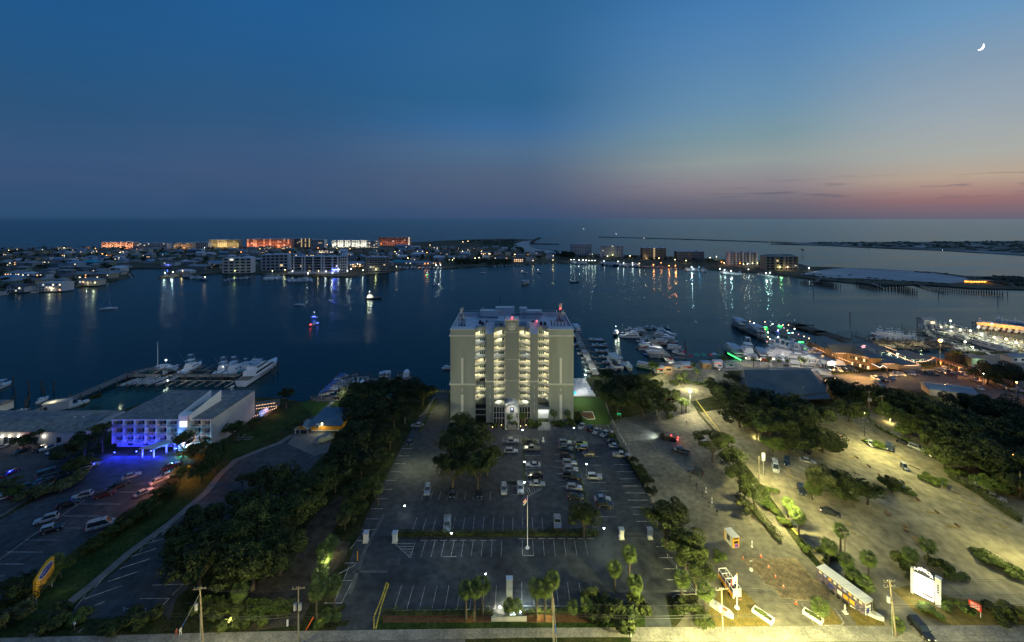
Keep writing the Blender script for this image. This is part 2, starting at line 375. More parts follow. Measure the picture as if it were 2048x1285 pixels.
# ------------------------------------------------------------------ land
def land(name,pts,m,z0=-4.0,z1=0.0,extra=()):
    w = [tuple(p)[:2] for p in PL(pts)]+list(extra)
    return MB().prism(w,z0,z1).build(name,m,kind='structure')
land('mainland_ground',[(-700,836),(0,836),(62,826),(130,829),(240,822),(300,802),(510,796),(560,796),(600,804),(640,800),(722,797),(800,790),(860,784),(895,781),(1146,778),(1146,757),(1172,757),(1195,752),(1290,748),(1325,742),(1370,736),(1400,722),(1420,718),(1480,719),(1530,722),(1600,730),(1660,737),(1800,727),(1880,722),(1900,712),(1935,712),(1940,703),(2048,701),(2700,720)],
     M['grass'],extra=((900,-150),(-900,-150)))
land('island_ground',[(-500,604),(0,588),(60,583),(110,578),(175,570),(205,565),(240,558),(268,553),(258,537),(345,536),(335,546),(316,556),(372,552),(430,547),(480,545),(545,549),(620,552),(700,554),(740,549),(768,546),(800,540),(812,536),(850,537),(890,537),(960,533),(1024,532),(1060,528),(1100,526),(1190,526),(1240,530),(1280,534),(1340,535),(1420,539),(1480,543),(1560,549),(1600,555),(1640,560),(1700,565),(1770,571),(1830,569),(1900,573),(1940,576),(2048,579),(2500,592),
     (2500,562),(2048,557),(1985,554),(1930,552),(1890,547),(1850,543),(1800,541),(1740,538),(1650,534),(1620,534),(1600,528),(1540,524),(1450,519),(1380,515),(1300,512),(1240,510),(1180,508),(1130,504),(1100,500),(1070,496),(1058,489),(1064,484),(1075,480),(1020,478),(960,479),(900,481),(830,485),(700,491),(500,494),(300,497),(150,497),(60,500),(-500,506)],
     M['islandsoil'])
land('barrier_island',[(1540,488.2),(1600,486.3),(1640,484.2),(1750,484.6),(1850,484.2),(2048,482),(2600,478),(2600,548),(2048,511),(1900,502),(1750,496),(1640,491)],M['dune'],z1=.2)
land('beach_sand',[(1075,480.5),(1045,483),(1025,490),(1030,497),(1062,506),(1098,507),(1125,505.5),(1100,501),(1070,497),(1058,490),(1064,485)],M['beach'],z0=-.5,z1=.06)
land('sand_flat',[(1640,541),(1690,536),(1740,539),(1850,544),(1930,556),(1945,563),(1900,567),(1840,563),(1800,562),(1720,557),(1660,556),(1600,549)],M['beach'],z0=-.5,z1=.06)
OC = [0]
def overlay(name,pts,m,lvl):
    """a thin sheet lying on the ground; lvl orders sheets that overlap"""
    w = [tuple(p)[:2] for p in PL(pts)]
    OC[0] += 1;return MB().prism(w,-.3,.012*lvl+OC[0]*.0004).build(name,m,kind='structure')
def strip(name,pts,width,m,lvl,parent=None,h=None):
    """ribbon of constant width (metres) along photo points"""
    w = [P(*p) for p in pts];Lf,Rt = [],[]
    for i,p in enumerate(w):
        a = w[max(0,i-1)];b = w[min(len(w)-1,i+1)];d = (b-a).normalized();nn = Vector((-d.y,d.x,0))*width/2
        Lf.append(p+nn);Rt.append(p-nn)
    z = h if h is not None else .012*lvl
    mbx = MB()
    for i in range(len(w)-1): mbx.prism([Lf[i][:2],Lf[i+1][:2],Rt[i+1][:2],Rt[i][:2]],0 if h else .001,z)
    o = mbx.build(name,m,parent)
    if parent is None: o['kind'] = 'structure'
    return o
# left: shop lot, hotel lot, drive
shop_lot = overlay('shop_parking_lot',[(-300,888),(0,888),(60,889),(128,900),(150,916),(120,945),(70,985),(0,1032),(-300,1150)],M['asphalt_old'],1)
hotel_lot = overlay('hotel_parking_lot',[(-300,1250),(-300,1180),(0,1040),(66,1003),(130,968),(185,930),(225,913),(300,912),(352,914),(356,928),(318,985),(250,1035),(170,1085),(95,1140),(0,1208)],M['asphalt'],1)
overlay('lawn_strip',[(0,1285),(0,1215),(95,1145),(250,1040),(330,985),(420,905),(440,880),(520,850),(556,828),(600,808),(655,812),(560,862),(500,905),(415,975),(335,1040),(185,1165),(60,1270),(40,1285)],M['lawn'],1)
drive = overlay('side_street',[(96,1275),(190,1176),(342,1052),(418,985),(470,925),(512,905),(575,878),(600,850),(625,832),(660,828),(652,905),(600,960),(420,1130),(352,1200),(332,1262)],M['asphalt'],1)
overlay('yellow_house_forecourt',[(590,868),(668,868),(655,905),(628,912),(575,888)],M['concrete_dark'],2)
overlay('pier_lawn',[(622,800),(745,797),(745,850),(650,850),(600,808)],M['lawn_kept'],1)
overlay('vacant_lot_soil',[(585,1090),(640,1020),(690,985),(700,1010),(655,1080),(700,1085),(690,1120),(640,1170),(600,1250),(500,1262),(470,1200),(560,1130)],M['soil'],2)
tower_lot = overlay('tower_parking_lot',[(640,1264),(672,1200),(690,1150),(712,1085),(733,1034),(751,996),(769,962),(786,930),(806,890),(832,845),(862,800),(872,786),(897,786),(900,860),(1170,862),(1215,858),(1262,930),(1310,1012),(1360,1100),(1404,1188),(1330,1192),(1345,1262)],M['asphalt'],2)
overlay('entrance_patch',[(900,850),(1225,850),(1225,888),(960,886),(905,880)],M['asphalt_old'],3)
overlay('tower_lawn',[(1148,795),(1205,795),(1222,845),(1212,856),(1165,848),(1148,842)],M['lawn_kept'],2)
overlay('front_lawn',[(760,1232),(1200,1232),(1290,1218),(1290,1262),(1200,1266),(748,1268)],M['lawn'],3)
overlay('left_verge',[(20,1285),(60,1240),(150,1240),(330,1230),(352,1262),(560,1262),(700,1240),(690,1262),(400,1275)],M['grass'],2)
overlay('mulch_bed',[(765,1228),(985,1228),(985,1246),(765,1246)],M['mulch'],4)
overlay('mulch_bed',[(1050,1226),(1190,1226),(1190,1246),(1045,1246)],M['mulch'],4)
# right: harbour street, sandy lots
street = overlay('harbour_street',[(1215,842),(1290,828),(1335,812),(1360,800),(1380,800),(1398,830),(1440,880),(1500,960),(1600,1098),(1700,1205),(1738,1262),(1345,1262),(1405,1188),(1360,1100),(1310,1012),(1262,930)],M['road_tan'],1)
overlay('sand_parking_lot',[(1400,826),(1460,815),(1560,830),(1700,805),(1760,815),(1850,870),(2060,1010),(2500,1200),(2500,1285),(1745,1262),(1620,1100),(1500,940)],M['sandlot'],1)
overlay('cove_sand',[(1285,765),(1330,744),(1400,742),(1445,742),(1480,760),(1440,790),(1385,803),(1350,800),(1330,780)],M['sandlot'],1)
overlay('drygrass_verge',[(1392,1268),(1440,1180),(1475,1170),(1520,1215),(1545,1250),(1500,1258),(1440,1264)],M['drygrass'],3)
overlay('drygrass_verge',[(1612,1222),(1655,1208),(1688,1250),(1630,1256)],M['drygrass'],3)
overlay('drygrass_verge',[(1690,1205),(1745,1200),(1775,1262),(1720,1258),(1700,1230)],M['drygrass'],3)
overlay('sign_bed',[(1785,1180),(1840,1165),(1900,1195),(2060,1215),(2300,1225),(2300,1252),(1900,1252),(1830,1225)],M['drygrass'],3)
overlay('harbour_promenade',[(1322,744),(1372,737),(1402,723),(1480,720),(1600,731),(1660,739),(1665,752),(1560,741),(1480,741),(1340,748)],M['concrete'],2)
overlay('restaurant_lot',[(1640,752),(1700,748),(1800,742),(1880,736),(1940,745),(2048,790),(2300,880),(2300,1000),(2048,862),(1960,805),(1880,792),(1800,778),(1700,770)],M['asphalt_old'],1)
overlay('boatyard_ground',[(1935,740),(1935,714),(2048,704),(2400,712),(2400,850),(2048,778)],M['concrete_dark'],2)
# pavement along the road at the bottom, slab by slab
side = MB().prism([P(-500,1287)[:2],P(2600,1262)[:2],P(2600,1250)[:2],P(2048,1251)[:2],P(1700,1252.5)[:2],P(1024,1257)[:2],P(512,1264)[:2],P(0,1277)[:2],P(-500,1284)[:2]][::-1],-.3,.03)
side = MB().prism([tuple(P(a,b))[:2] for a,b in ((-500,1302),(0,1296),(512,1284),(1024,1276),(1700,1272),(2600,1268),(2600,1249),(2048,1251),(1700,1252.5),(1024,1257),(512,1264),(0,1277),(-500,1286))],-.3,.05).build('pavement_base',M['concrete'],kind='structure')
slab = {}
def yt(x): return 1277+(1257-1277)*min(x,1024)/1024 if x < 1024 else 1257-(x-1024)*6/1024
for x in range(0,2048,38):
    if 560 < x < 700 and False: continue
    a,b = yt(x)+1.2,yt(x)+19.5
    w = [P(x+.8,a),P(x+37.2,a),P(x+37.2,b),P(x+.8,b)]
    MB().prism([tuple(q)[:2] for q in w],.05,.10).build('pavement_slab',M['concrete'],side)
overlay('roadside_verge',[(1262,1268),(2600,1262),(2600,1284),(1262,1284)],M['concrete'],1)
overlay('roadside_verge',[(-500,1284),(300,1288),(640,1284),(930,1279),(930,1286),(-500,1310)],M['concrete_dark'],1)
overlay('road',[(-600,1330),(0,1312),(1024,1287),(2700,1283),(4500,2500),(-2500,2500)],M['asphalt_old'],1)
# worn patches of seal on the tower lot
overlay('asphalt_repair',[(672,1262),(674,1254),(706,1254),(706,1262)],M['sealcoat'],5)
overlay('asphalt_repair',[(778,1118),(802,1118),(800,1131),(770,1131)],M['asphalt_old'],5)
overlay('asphalt_repair',[(1016,873),(1026,873),(1026,878),(1016,878)],M['concrete'],5)
strip('trench_patch',[(700,1188),(730,1100),(768,1030)],.9,M['asphalt_patch'],5)
strip('trench_patch',[(706,1144),(775,1144)],.7,M['asphalt_patch'],5)
# concrete walk beside the side street and kerbs
strip('footpath',[(55,1285),(100,1238),(190,1165),(260,1105),(342,1045),(412,985),(440,950),(470,922),(512,904),(560,886),(585,870)],2.0,M['concrete_dark'],4)
strip('footpath',[(643,828),(668,801)],1.6,M['concrete'],3)
strip('footpath',[(0,1034),(66,992),(128,950)],.9,M['concrete_dark'],3)
def kerb(name,pts,m='concrete',w=.22,h=.16): return strip(name,pts,w,M[m],0,h=h)
kerb('kerb',[(748,1258),(748,1235),(766,1190),(773,1166),(777,1170),(762,1215),(752,1258)],'paint_yellow')
kerb('kerb',[(1215,850),(1262,922),(1305,1008)]);kerb('kerb',[(1360,1120),(1400,1188),(1376,1190),(1352,1190),(1345,1196)])
kerb('kerb',[(1392,800),(1420,838),(1444,870)],'paint_yellow');kerb('kerb',[(872,800),(862,822),(838,834),(850,826),(868,798)])
kerb('kerb',[(1603,1208),(1630,1252),(1682,1252),(1688,1246),(1670,1218)],'concrete')
# ------------------------------------------------------------------ parking lines
def pline(par,a,b,m='paint_white',w=.11,lvl=7):
    strip('parking_line',[a,b],w,M[m],lvl,par)
for i in range(11): x = 812+i*20.3;pline(tower_lot,(x+6,1064),(x-(5-i*.6),1065+.1)) if False else None
def fan(par,y0,y1,x0,x1,n,vp=(1035,438),w=.11,m='paint_white',lvl=7):
    """stall lines that run straight away from the camera"""
    for i in range(n):
        xb = x0+(x1-x0)*i/(n-1);X = (xb-vp[0])/(y1-vp[1]);xt = vp[0]+X*(y0-vp[1]);pline(par,(xt,y0),(xb,y1),m,w,lvl)
fan(tower_lot,1082,1114,842,1002,9);fan(tower_lot,1082,1112,1045,1176,7)
fan(tower_lot,1036,1065,824,1086,14);fan(tower_lot,984,1000,843,980,9)
fan(tower_lot,1172,1220,788,990,9);fan(tower_lot,1166,1213,1044,1190,7)
pline(tower_lot,(790,1222),(990,1219));pline(tower_lot,(1045,1213),(1170,1213))
for a,b in (((885,1114),(913,1114)),((1045,1112),(1066,1112)),((790,1088),(830,1088)),((790,1088),(820,1116)),((830,1086),(821,1116)),((797,1094),(828,1094)),((803,1099),(826,1099)),((808,1105),(825,1105)),((813,1110),(823,1110))): pline(tower_lot,a,b)
for i in range(7): pline(tower_lot,(1052+i*5.0,976),(1058+i*5.5-i*1.2,990-i*1.6))
pline(tower_lot,(1050,976),(1086,976));pline(tower_lot,(1086,976),(1058,993))
for i in range(8): x = 1148+i*9;y = 914+i*17.2;pline(tower_lot,(1168+i*4.6,y),(1196+i*5.4,y))
for i in range(9): y = 930+i*14.2;pline(tower_lot,(1228+i*5.5,y),(1262+i*7.0,y))
for i in range(7): y = 1094+i*22.2;pline(tower_lot,(1312+i*7.5,y),(1336+i*9.5,y))
LE = [(806,890),(786,930),(769,962),(751,996),(733,1034),(712,1085)]
for i in range(12):
    y = 884+i*13.4+i*i*.42
    for (a,b),(c,d) in zip(LE,LE[1:]):
        if b <= y <= d: x = a+(c-a)*(y-b)/(d-b);pline(tower_lot,(x+2,y),(x+22+i*.5,y))
for a,b in (((668,1207),(698,1135)),((649,1207),(683,1207)),((683,1207),(704,1165)),((683,1162),(704,1162)),((678,1148),(716,1128)),((690,1127),(716,1127)),((700,1100),(720,1074))): pline(tower_lot,a,b)
for i in range(9): y = 905+i*17;pline(tower_lot,(1025-i*0,y+.01),(1046,y)) if i in (4,5) else None
for i in range(6): y = 910+i*12.8;pline(tower_lot,(1108+i*2,y),(1140+i*5,y));pline(tower_lot,(1051,y+2),(1083,y+2))
# wheel stops
wst = MB().box(0,0,0,1.8,.18,.12,tx=.97,ty=.7).mesh('wheel_stop',M['concrete'])
for (x0,x1,y,n) in ((838,996,1081.5,8),(1034,1192,1078,8),(1010,1016,973,1)):
    for i in range(n): ob('wheel_stop',wst,None,P(x0+(x1-x0)*(i+.5)/n,y),0,None,'concrete wheel stop under the '+('left' if x0 < 1000 else 'right')+' half of the tower lot hedge, '+ORD[i] if n > 1 else 'lone concrete wheel stop facing the white suv by the big oaks','wheel stop','wheel stops along the tower lot hedge')
# hotel lot lines
for i in range(9):
    y = 985+i*24;x = 262-i*38;pline(hotel_lot,(x-60,y),(x+18-i,y))
strip('parking_line',[(0,1120),(60,1075),(170,1000)],.12,M['paint_white'],7,hotel_lot)
for a,b in (((342,1052),(325,1070)),((328,1062),(342,1046)),((316,1068),(305,1082)),((285,1095),(279,1105)),((190,1176),(212,1150)),((148,1219),(172,1190)),((168,1199),(244,1172)),((216,1164),(275,1144)),((240,1138),(300,1118)),((262,1114),(312,1098)),((290,1089),(330,1077)),((322,1065),(345,1058)),((185,1214),(209,1204)),((320,1218),(338,1198)),((344,1191),(374,1162)),((305,1171),(375,1169)),((280,1198),(340,1198)),((156,1266),(166,1258)),((178,1290),(186,1280))): pline(drive,a,b)
# painted bars on the harbour street and the sand lot
for a,b in (((1570,1042),(1580,1052)),((1585,1058),(1595,1070)),((1602,1076),(1613,1088)),((1619,1093),(1631,1105)),((1642,1121),(1654,1135))):
    strip('kerb_bar',[a,b],.28,M['paint_yellow'],0,h=.15)
# ------------------------------------------------------------------ the condominium tower
Y0 = 171.3;TS = Y0/F
def TX(px): return (px-1023.7)*TS
def TZ(py): return CZ-(py-HZ)*TS
dm('tower_wall',(.33,.355,.335),.85,.2,var=.10,vscale=.10,detail=8,mul=(3,3,.5),world=True)
dm('tower_grey',(.27,.285,.285),.85,.2,var=.05,vscale=.12,world=True)
dm('tower_trim',(.62,.62,.60),.6,.3)
dm('balcony_wall',(.66,.63,.50),.8,.2)
dm('win_dark',(.03,.05,.04),.1,.6)
tw = thing('condominium_tower','tall grey condominium tower with lit balconies and a ship wheel emblem, by the harbour','building',(0,Y0,0))
zr = 36.4;Dp = 27.0;ZP = TZ(660)
x = [TX(v) for v in (900.5,949.8,971.8,987.2,1010.2,1037.2,1060.2,1075.6,1097.6,1147)]
RB = 2.2                                   # recess of the balcony bays
def wall(a,b,y,z0,z1,m,name='wall',d=.4,par=tw):
    return MB().box((a+b)/2,y+d/2,z0,b-a,d,z1-z0).build(name,M[m],par)
# core mass set behind the recessed bays, then wings and piers in front of it
MB().prism([(x[0],4.4),(x[9],4.4),(x[9],Dp),(x[0],Dp)],0,zr).build('rear_wall',M['tower_wall'],tw)
for a,b in ((x[0],x[1]),(x[8],x[9])):
    MB().box((a+b)/2,2.2,0,b-a,4.4,ZP).build('wing_wall',M['tower_wall'],tw)
    MB().box((a+b)/2,2.1,ZP,b-a+.3,4.8,.25).build('parapet_cap',M['tower_trim'],tw)
    MB().box((a+b)/2,2.1,TZ(673),b-a+.9,4.9,.5).build('cornice',M['tower_trim'],tw)
    MB().box((a+b)/2,2.1,TZ(770),b-a+1.0,5.0,.55).build('cornice',M['tower_trim'],tw)
for c in (924.2,1121.3):
    for (pa,pb,w) in ((716,767,4.3),(777.5,783,1.4),(789.5,838,5.0)):
        MB().box(TX(c),-.06,TZ(pb),w*TS,.12,TZ(pa)-TZ(pb)).build('accent_panel',M['white'],tw)
for a,b in ((x[2],x[3]),(x[6],x[7])):
    MB().box((a+b)/2,2.0,0,b-a,4.8,TZ(668)).build('pier_wall',M['tower_grey'],tw)
    zt = TZ(668);m_ = MB()
    m_.add([(a,-.4,zt),(b,-.4,zt),(b,5.6,zt+3.3),(a,5.6,zt+3.3),(a,5.6,zt),(b,5.6,zt)],[(0,1,2,3),(0,3,4),(1,5,2),(3,2,5,4),(0,4,5,1)])
    m_.build('sloped_cap',M['membrane'],tw)
    for e in (a,b): MB().tube((e,-.45,zt+.1),(e,5.6,zt+3.4),.14,.14,4).build('cap_trim',M['tower_trim'],tw)
    MB().box((a+b)/2,1.9,TZ(763.5),b-a+.5,5.1,.4).build('cornice',M['tower_trim'],tw)
    for pz in (777,846-50,846-35,825): MB().box((a+b)/2+.1,-.44,TZ(pz),.16,.1,1.5).build('slot',M['white'],tw)
# centre shaft with the wheel
zc = TZ(641)
MB().box(0,2.6,0,x[5]-x[4],5.6,zc).build('shaft_wall',M['tower_grey'],tw)
MB().box(0,2.6,zc,x[5]-x[4]+.3,5.9,.3).build('parapet_cap',M['tower_trim'],tw)
for pz in (665,719,762): MB().box(0,-.22,TZ(pz),x[5]-x[4]+.1,.12,.12).build('reveal_line',M['tower_trim'],tw)
m_ = MB();wz = TZ(653.5);wy = -.32
def ring(mb,r,t,n=28):
    for k in range(n):
        a0,a1 = 2*math.pi*k/n,2*math.pi*(k+1)/n
        mb.tube((r*math.cos(a0),wy,wz+r*math.sin(a0)),(r*math.cos(a1),wy,wz+r*math.sin(a1)),t,t,5)
ring(m_,1.25,.17);m_.build('wheel_rim',M['white'],tw)
for k in range(8):
    a = math.pi*k/4;MB().tube((.25*math.cos(a),wy,wz+.25*math.sin(a)),(1.75*math.cos(a),wy,wz+1.75*math.sin(a)),.12,.12,5).build('wheel_spoke',M['white'],tw)
MB().tube((0,wy-.1,wz),(0,wy+.1,wz),.32,.32,12).build('wheel_hub',M['white'],tw)
# balconies
FH = 2.77;ZB = 31.15
def bay(a,b,side,idx):
    """side=+1: front corner at the left end, -1: at the right end"""
    w = b-a
    def X(t): return a+t*w if side > 0 else b-t*w
    def pl(off=0.0): return [(X(0),-.02+off),(X(.18),off),(X(.52),RB+off),(X(1),RB+off)]
    top = [(p[0],p[1]) for p in pl()]
    # roof parapet over the bay
    mm = MB();mm.prism(top+[(X(1),4.5),(X(0),4.5)],36.3,TZ(655)-.35);mm.build('bay_parapet',M['tower_grey'],tw)
    wallback = 4.0
    for k in range(11):
        z = ZB-FH*(k-1)
        if k == 0: z = ZB+FH
        if z < 5: continue
        if k == 10 and idx in (0,3): continue
        slab = MB();slab.prism(top+[(X(1),wallback+.3),(X(0),wallback+.3)],z-.62,z+.02);slab.build('balcony_slab',M['tower_grey'],tw)
        # solid upstand, lit from within
        r = MB();fr = pl(.03)
        for p,q in zip(fr,fr[1:]):
            d = Vector((q[0]-p[0],q[1]-p[1],0));L_ = d.length;n_ = max(2,int(L_/.16));dn = Vector((-d.y,d.x,0)).normalized()*.03
            for i in range(n_+1):
                t = i/n_;c = (p[0]+d.x*t,p[1]+d.y*t);r.box(c[0],c[1],z+.02,.045,.045,1.0)
            an = math.atan2(d.y,d.x)
            r.box((p[0]+q[0])/2,(p[1]+q[1])/2,z+1.02,L_,.09,.08,rot=an)
            r.box((p[0]+q[0])/2,(p[1]+q[1])/2,z+.02,L_,.06,.18,rot=an)
        r.build('railing',M['tower_trim'],tw,kind='stuff')
        bw = MB();y_ = wallback
        bw.box((a+b)/2,y_+.25,z+.02,w-.02,.3,FH-.64);bw.build('balcony_wall',M['balcony_wall'],tw)
        sd = MB();xe = X(.03);sd.box(xe,(wallback-.1)/2+.2,z+.02,.12,wallback-.2,FH-.66);sd.build('balcony_side_wall',M['balcony_wall'],tw)
        # sliding window with frame and panes
        cx = X(.62);ww = w*.52
        off = (idx == 0 and k == 7)
        fr_ = MB();fr_.box(cx,y_-.01,z+.55,ww+.16,.14,1.5).build('window_frame',M['tower_trim'],tw) if False else None
        wf = MB()
        for i in range(4): wf.box(cx-ww/2+ww*i/3,y_+.04,z+.5,.07,.12,1.55)
        wf.box(cx,y_+.04,z+.44,ww+.1,.14,.09);wf.box(cx,y_+.04,z+2.04,ww+.1,.14,.08)
        wf = wf.build('window',M['tower_trim'],tw)
        for i in range(3):
            lit = (idx == 0 and k == 4) or (idx == 1 and k in (1,0)) or (idx == 2 and k == 0)
            gm = emi('glow_room',(1,.72,.3),.45) if (lit and i < 2) else M['win_dark']
            MB().box(cx-ww/2+ww*(i+.5)/3,y_+.06,z+.53,ww/3-.09,.05,1.5).build('pane',gm,wf)
        if not off:
            lf = MB();lf.lathe(X(.35),1.9,[(.12,z+FH-.76),(.15,z+FH-.70),(.15,z+FH-.62)],8);lo_ = lf.build('ceiling_light',E['winw'],tw)
            cold = (idx == 1 and k == 3) or (idx == 2 and k == 3) or (idx == 0 and k in (1,3))
            lamp(tw,(X(.40),2.3,z+FH-1.0),150 if cold else (330+R.random()*130),(.85,.95,1) if cold else (1,.90,.56),.25)
bay(x[1],x[2],1,0);bay(x[3],x[4],1,1);bay(x[5],x[6],-1,2);bay(x[7],x[8],-1,3)
# lower storeys of the bays: lit garage mouth on the right, dark opening on the left
MB().box((x[7]+x[8])/2,3.2,0,x[8]-x[7]-.02,.4,5.4).build('garage_back_wall',M['white'],tw)
MB().box((x[7]+x[8])/2,1.4,5.1,x[8]-x[7]-.02,3.2,.9).build('garage_lintel',M['tower_grey'],tw)
MB().box((x[7]+x[8])/2,-3.4,0,x[8]-x[7]+.6,6.6,.12).build('garage_apron',M['concrete'],tw)
MB().box((x[7]+x[8])/2,2.2,5.02,2.6,.4,.06).build('ceiling_light',E['winw'],tw)
lamp(tw,((x[7]+x[8])/2,.9,4.4),520,(.93,1,.94),.5)
MB().box((x[1]+x[2])/2,3.4,0,x[2]-x[1]-.02,.4,5.4).build('undercroft_wall',M['dark_metal'],tw)
for px_ in (824,835): MB().box((x[1]+x[2])/2,2.0,TZ(px_),x[2]-x[1]-.02,.2,.3).build('beam',M['tower_trim'],tw)
# lobby: glazed screens, flat roof, barrel porch, steps
for a,b in ((x[3],-2.9),(2.9,x[6])):
    MB().box((a+b)/2,.9,6.9,b-a,4.6,.5).build('lobby_roof',M['tower_grey'],tw)
    sc_ = MB();n_ = 4
    for i in range(n_+1): sc_.box(a+(b-a)*i/n_,-1.2,0,.12,.12,6.9)
    for zz in (2.2,4.4,6.8): sc_.box((a+b)/2,-1.2,zz,b-a,.12,.12)
    f_ = sc_.build('glazed_screen',M['white'],tw)
    for i in range(n_):
        for j in range(3): MB().box(a+(b-a)*(i+.5)/n_,-1.18,.08+j*2.22,(b-a)/n_-.14,.03,2.08).build('pane',M['glass'],f_)
    lamp(tw,((a+b)/2,1.6,5.6),50,(1,.85,.55),.3)
bp = MB();n_ = 18;Rr = 2.65;y1,y2 = -6.2,-.25;zs = 6.9
for k in range(n_):
    a0,a1 = math.pi*k/n_,math.pi*(k+1)/n_
    p = [(Rr*math.cos(a0),zs+Rr*math.sin(a0)),(Rr*math.cos(a1),zs+Rr*math.sin(a1)),((Rr-.2)*math.cos(a1),zs+(Rr-.2)*math.sin(a1)),((Rr-.2)*math.cos(a0),zs+(Rr-.2)*math.sin(a0))]
    bp.loft([[(q[0],y1,q[1]) for q in p],[(q[0],y2,q[1]) for q in p]])
bp.build('barrel_canopy',M['membrane'],tw)
tr = MB()
for k in range(n_):
    a0,a1 = math.pi*k/n_,math.pi*(k+1)/n_
    for yy in (y1-.02,y2): tr.tube(((Rr+.05)*math.cos(a0),yy,zs+(Rr+.05)*math.sin(a0)),((Rr+.05)*math.cos(a1),yy,zs+(Rr+.05)*math.sin(a1)),.16,.16,5)
tr.build('arch_trim',M['tower_trim'],tw)
for sx_ in (-1,1):
    MB().lathe(sx_*2.5,-5.9,[(.34,0),(.34,.4),(.22,.5),(.20,6.5),(.3,6.7),(.3,6.95)],10).build('porch_column',M['white'],tw)
MB().box(0,-1.6,0,4.6,1.0,7.6).build('entrance_wall',M['white'],tw)
MB().box(0,-2.16,4.6,1.5,.12,2.4).build('entrance_window',M['glass'],tw);MB().box(0,-2.24,5.9,.7,.06,.8).build('blue_panel',emi('glow_blue_soft',(.1,.15,1),1.2),tw)
MB().box(0,-4.2,.0,4.2,4.4,.10).build('porch_floor',M['paver'],tw)
for i in range(8): MB().box(0,-5.6+i*.45,.1,3.6,.45,.16+i*.16).build('step',M['concrete'],tw)
lamp(tw,(0,-4.4,7.6),260,(1,.97,.9),.4);lamp(tw,(0,-5.8,3.2),40,(1,.92,.75),.3)
# ------------------------------------------------------------------ tower roof
MB().box(0,(4.4+Dp)/2+.1,zr,x[9]-x[0]-.1,Dp-4.5,.12).build('roof',M['membrane'],tw)
for a,b in ((x[0],x[1]),(x[8],x[9])):
    for e in ((a+.15),(b-.15)):
        pass
for e,s_ in ((x[0]+.2,1),(x[9]-.2,-1)):
    MB().box(e,Dp/2+2.2,zr,.4,Dp-4.4,ZP-zr+.2).build('side_parapet',M['tower_wall'],tw);MB().box(e,Dp/2+2.2,ZP+.22,.5,Dp-4.4,.12).build('parapet_cap',M['tower_trim'],tw)
MB().box(0,Dp-.2,zr,x[9]-x[0],.4,2.0).build('rear_parapet',M['membrane'],tw)
for (cx,cy,dx,dy,h) in ((-9.8,24,9.4,3.6,3.4),(9.6,24,7.6,3.6,3.3),(-3.2,25,8.4,3.4,4.6),(5.2,24.6,3.2,3.4,4.4)):
    MB().box(cx,cy,zr+.12,dx,dy,h).build('penthouse',M['membrane'],tw);MB().box(cx,cy,zr+.12+h,dx+.3,dy+.3,.14).build('parapet_cap',M['tower_trim'],tw)
MB().box(-4.8,14.0,zr+.12,2.6,8.5,2.0).build('plant_room',M['membrane'],tw)
MB().box(-7.5,9.0,zr+.12,3.0,4.0,1.1).build('plant_room',M['metal_roof'],tw);MB().box(4.8,9,zr+.12,3.0,5.0,1.2).build('plant_room',M['metal_roof'],tw)
MB().box(6.8,19.6,zr+2.5,14,.5,.5).build('roof_duct',M['metal_roof'],tw);MB().box(-8.6,17.5,zr+1.6,12,.5,.5,rot=-.15).build('roof_duct',M['metal_roof'],tw)
ac = MB().box(0,0,0,1.1,1.1,1.3).lathe(0,0,[(.42,1.3),(.42,1.45)],8).mesh('air_conditioner',M['dark_metal'])
for (cx,cy) in ((10.2,9.5),(12.4,10.5),(14.0,9.8),(9.0,12.5),(-12.5,10),(-10.8,12.2),(-13.8,12.8),(-4.6,7.0),(-2.2,9),(7.8,8.0)):
    ob('air_conditioner',ac,tw,(cx,cy,zr+.12),R.random()*.2)
for i in range(12):
    for sgn in (1,-1): pass
rs = MB()
for i in range(46): rs.tube((-24.4+i*1.08,Dp-.2,zr+2),(-24.4+i*1.08,Dp-.2,zr+3.0),.03,.03,4)
rs.tube((-24.4,Dp-.2,zr+3.0),(24.4,Dp-.2,zr+3.0),.04,.04,4);rs.build('roof_railing',M['galv'],tw,kind='stuff')
def antenna_cluster(cx,cy,side,label):
    t = thing('antenna_mast',label,'antenna',(cx,Y0+cy,zr+.14),0,'antenna masts on the tower roof')
    fm = MB()
    for i,(dx,dy) in enumerate(((0,0),(1.7,.3),(.9,1.6),(2.6,1.4))): fm.tube((dx*side,dy,0),(dx*side,dy,4.4+.3*i),.07,.07,5)
    for zz in (1.4,3.0,4.3):
        fm.tube((0,0,zz),(2.6*side,1.4,zz),.05,.05,4);fm.tube((0,0,zz),(.9*side,1.6,zz),.05,.05,4);fm.tube((1.7*side,.3,zz),(.9*side,1.6,zz+.4),.05,.05,4)
    fm.tube((.8*side,3,0),(.8*side,3,7.4),.12,.07,6)
    for k in range(5): fm.tube((.8*side-.5,3,4.6+k*.6),(.8*side+.5,3,4.6+k*.6),.035,.035,4)
    fm.build('mast_frame',M['dark_metal'],t)
    pn = MB().box(0,0,0,.34,.2,2.1).mesh('antenna_panel',M['offwhite'])
    for i in range(11):
        ob('antenna_panel',pn,t,(side*(-.2+.3*i)+R.uniform(-.1,.1),R.uniform(-.3,2.4),R.uniform(.5,2.9)),R.uniform(-1,1))
    for i in range(5): ob('antenna_panel',pn,t,(side*.8+R.uniform(-.6,.6),3+R.uniform(-.4,.4),R.uniform(4.4,5.4)),R.uniform(-1,1))
    for i in range(5): MB().box(side*(.2+.6*i),-.6,0,.5,.5,1.0+.2*(i % 3)).build('equipment_box',M['galv' if i % 2 else 'dark_metal'],t)
    return t
antenna_cluster(-22.4,7.5,1,'dense cluster of antenna panels on the left corner of the tower roof')
antenna_cluster(22.6,17.5,-1,'antenna mast with a red beacon on the far right corner of the tower roof')
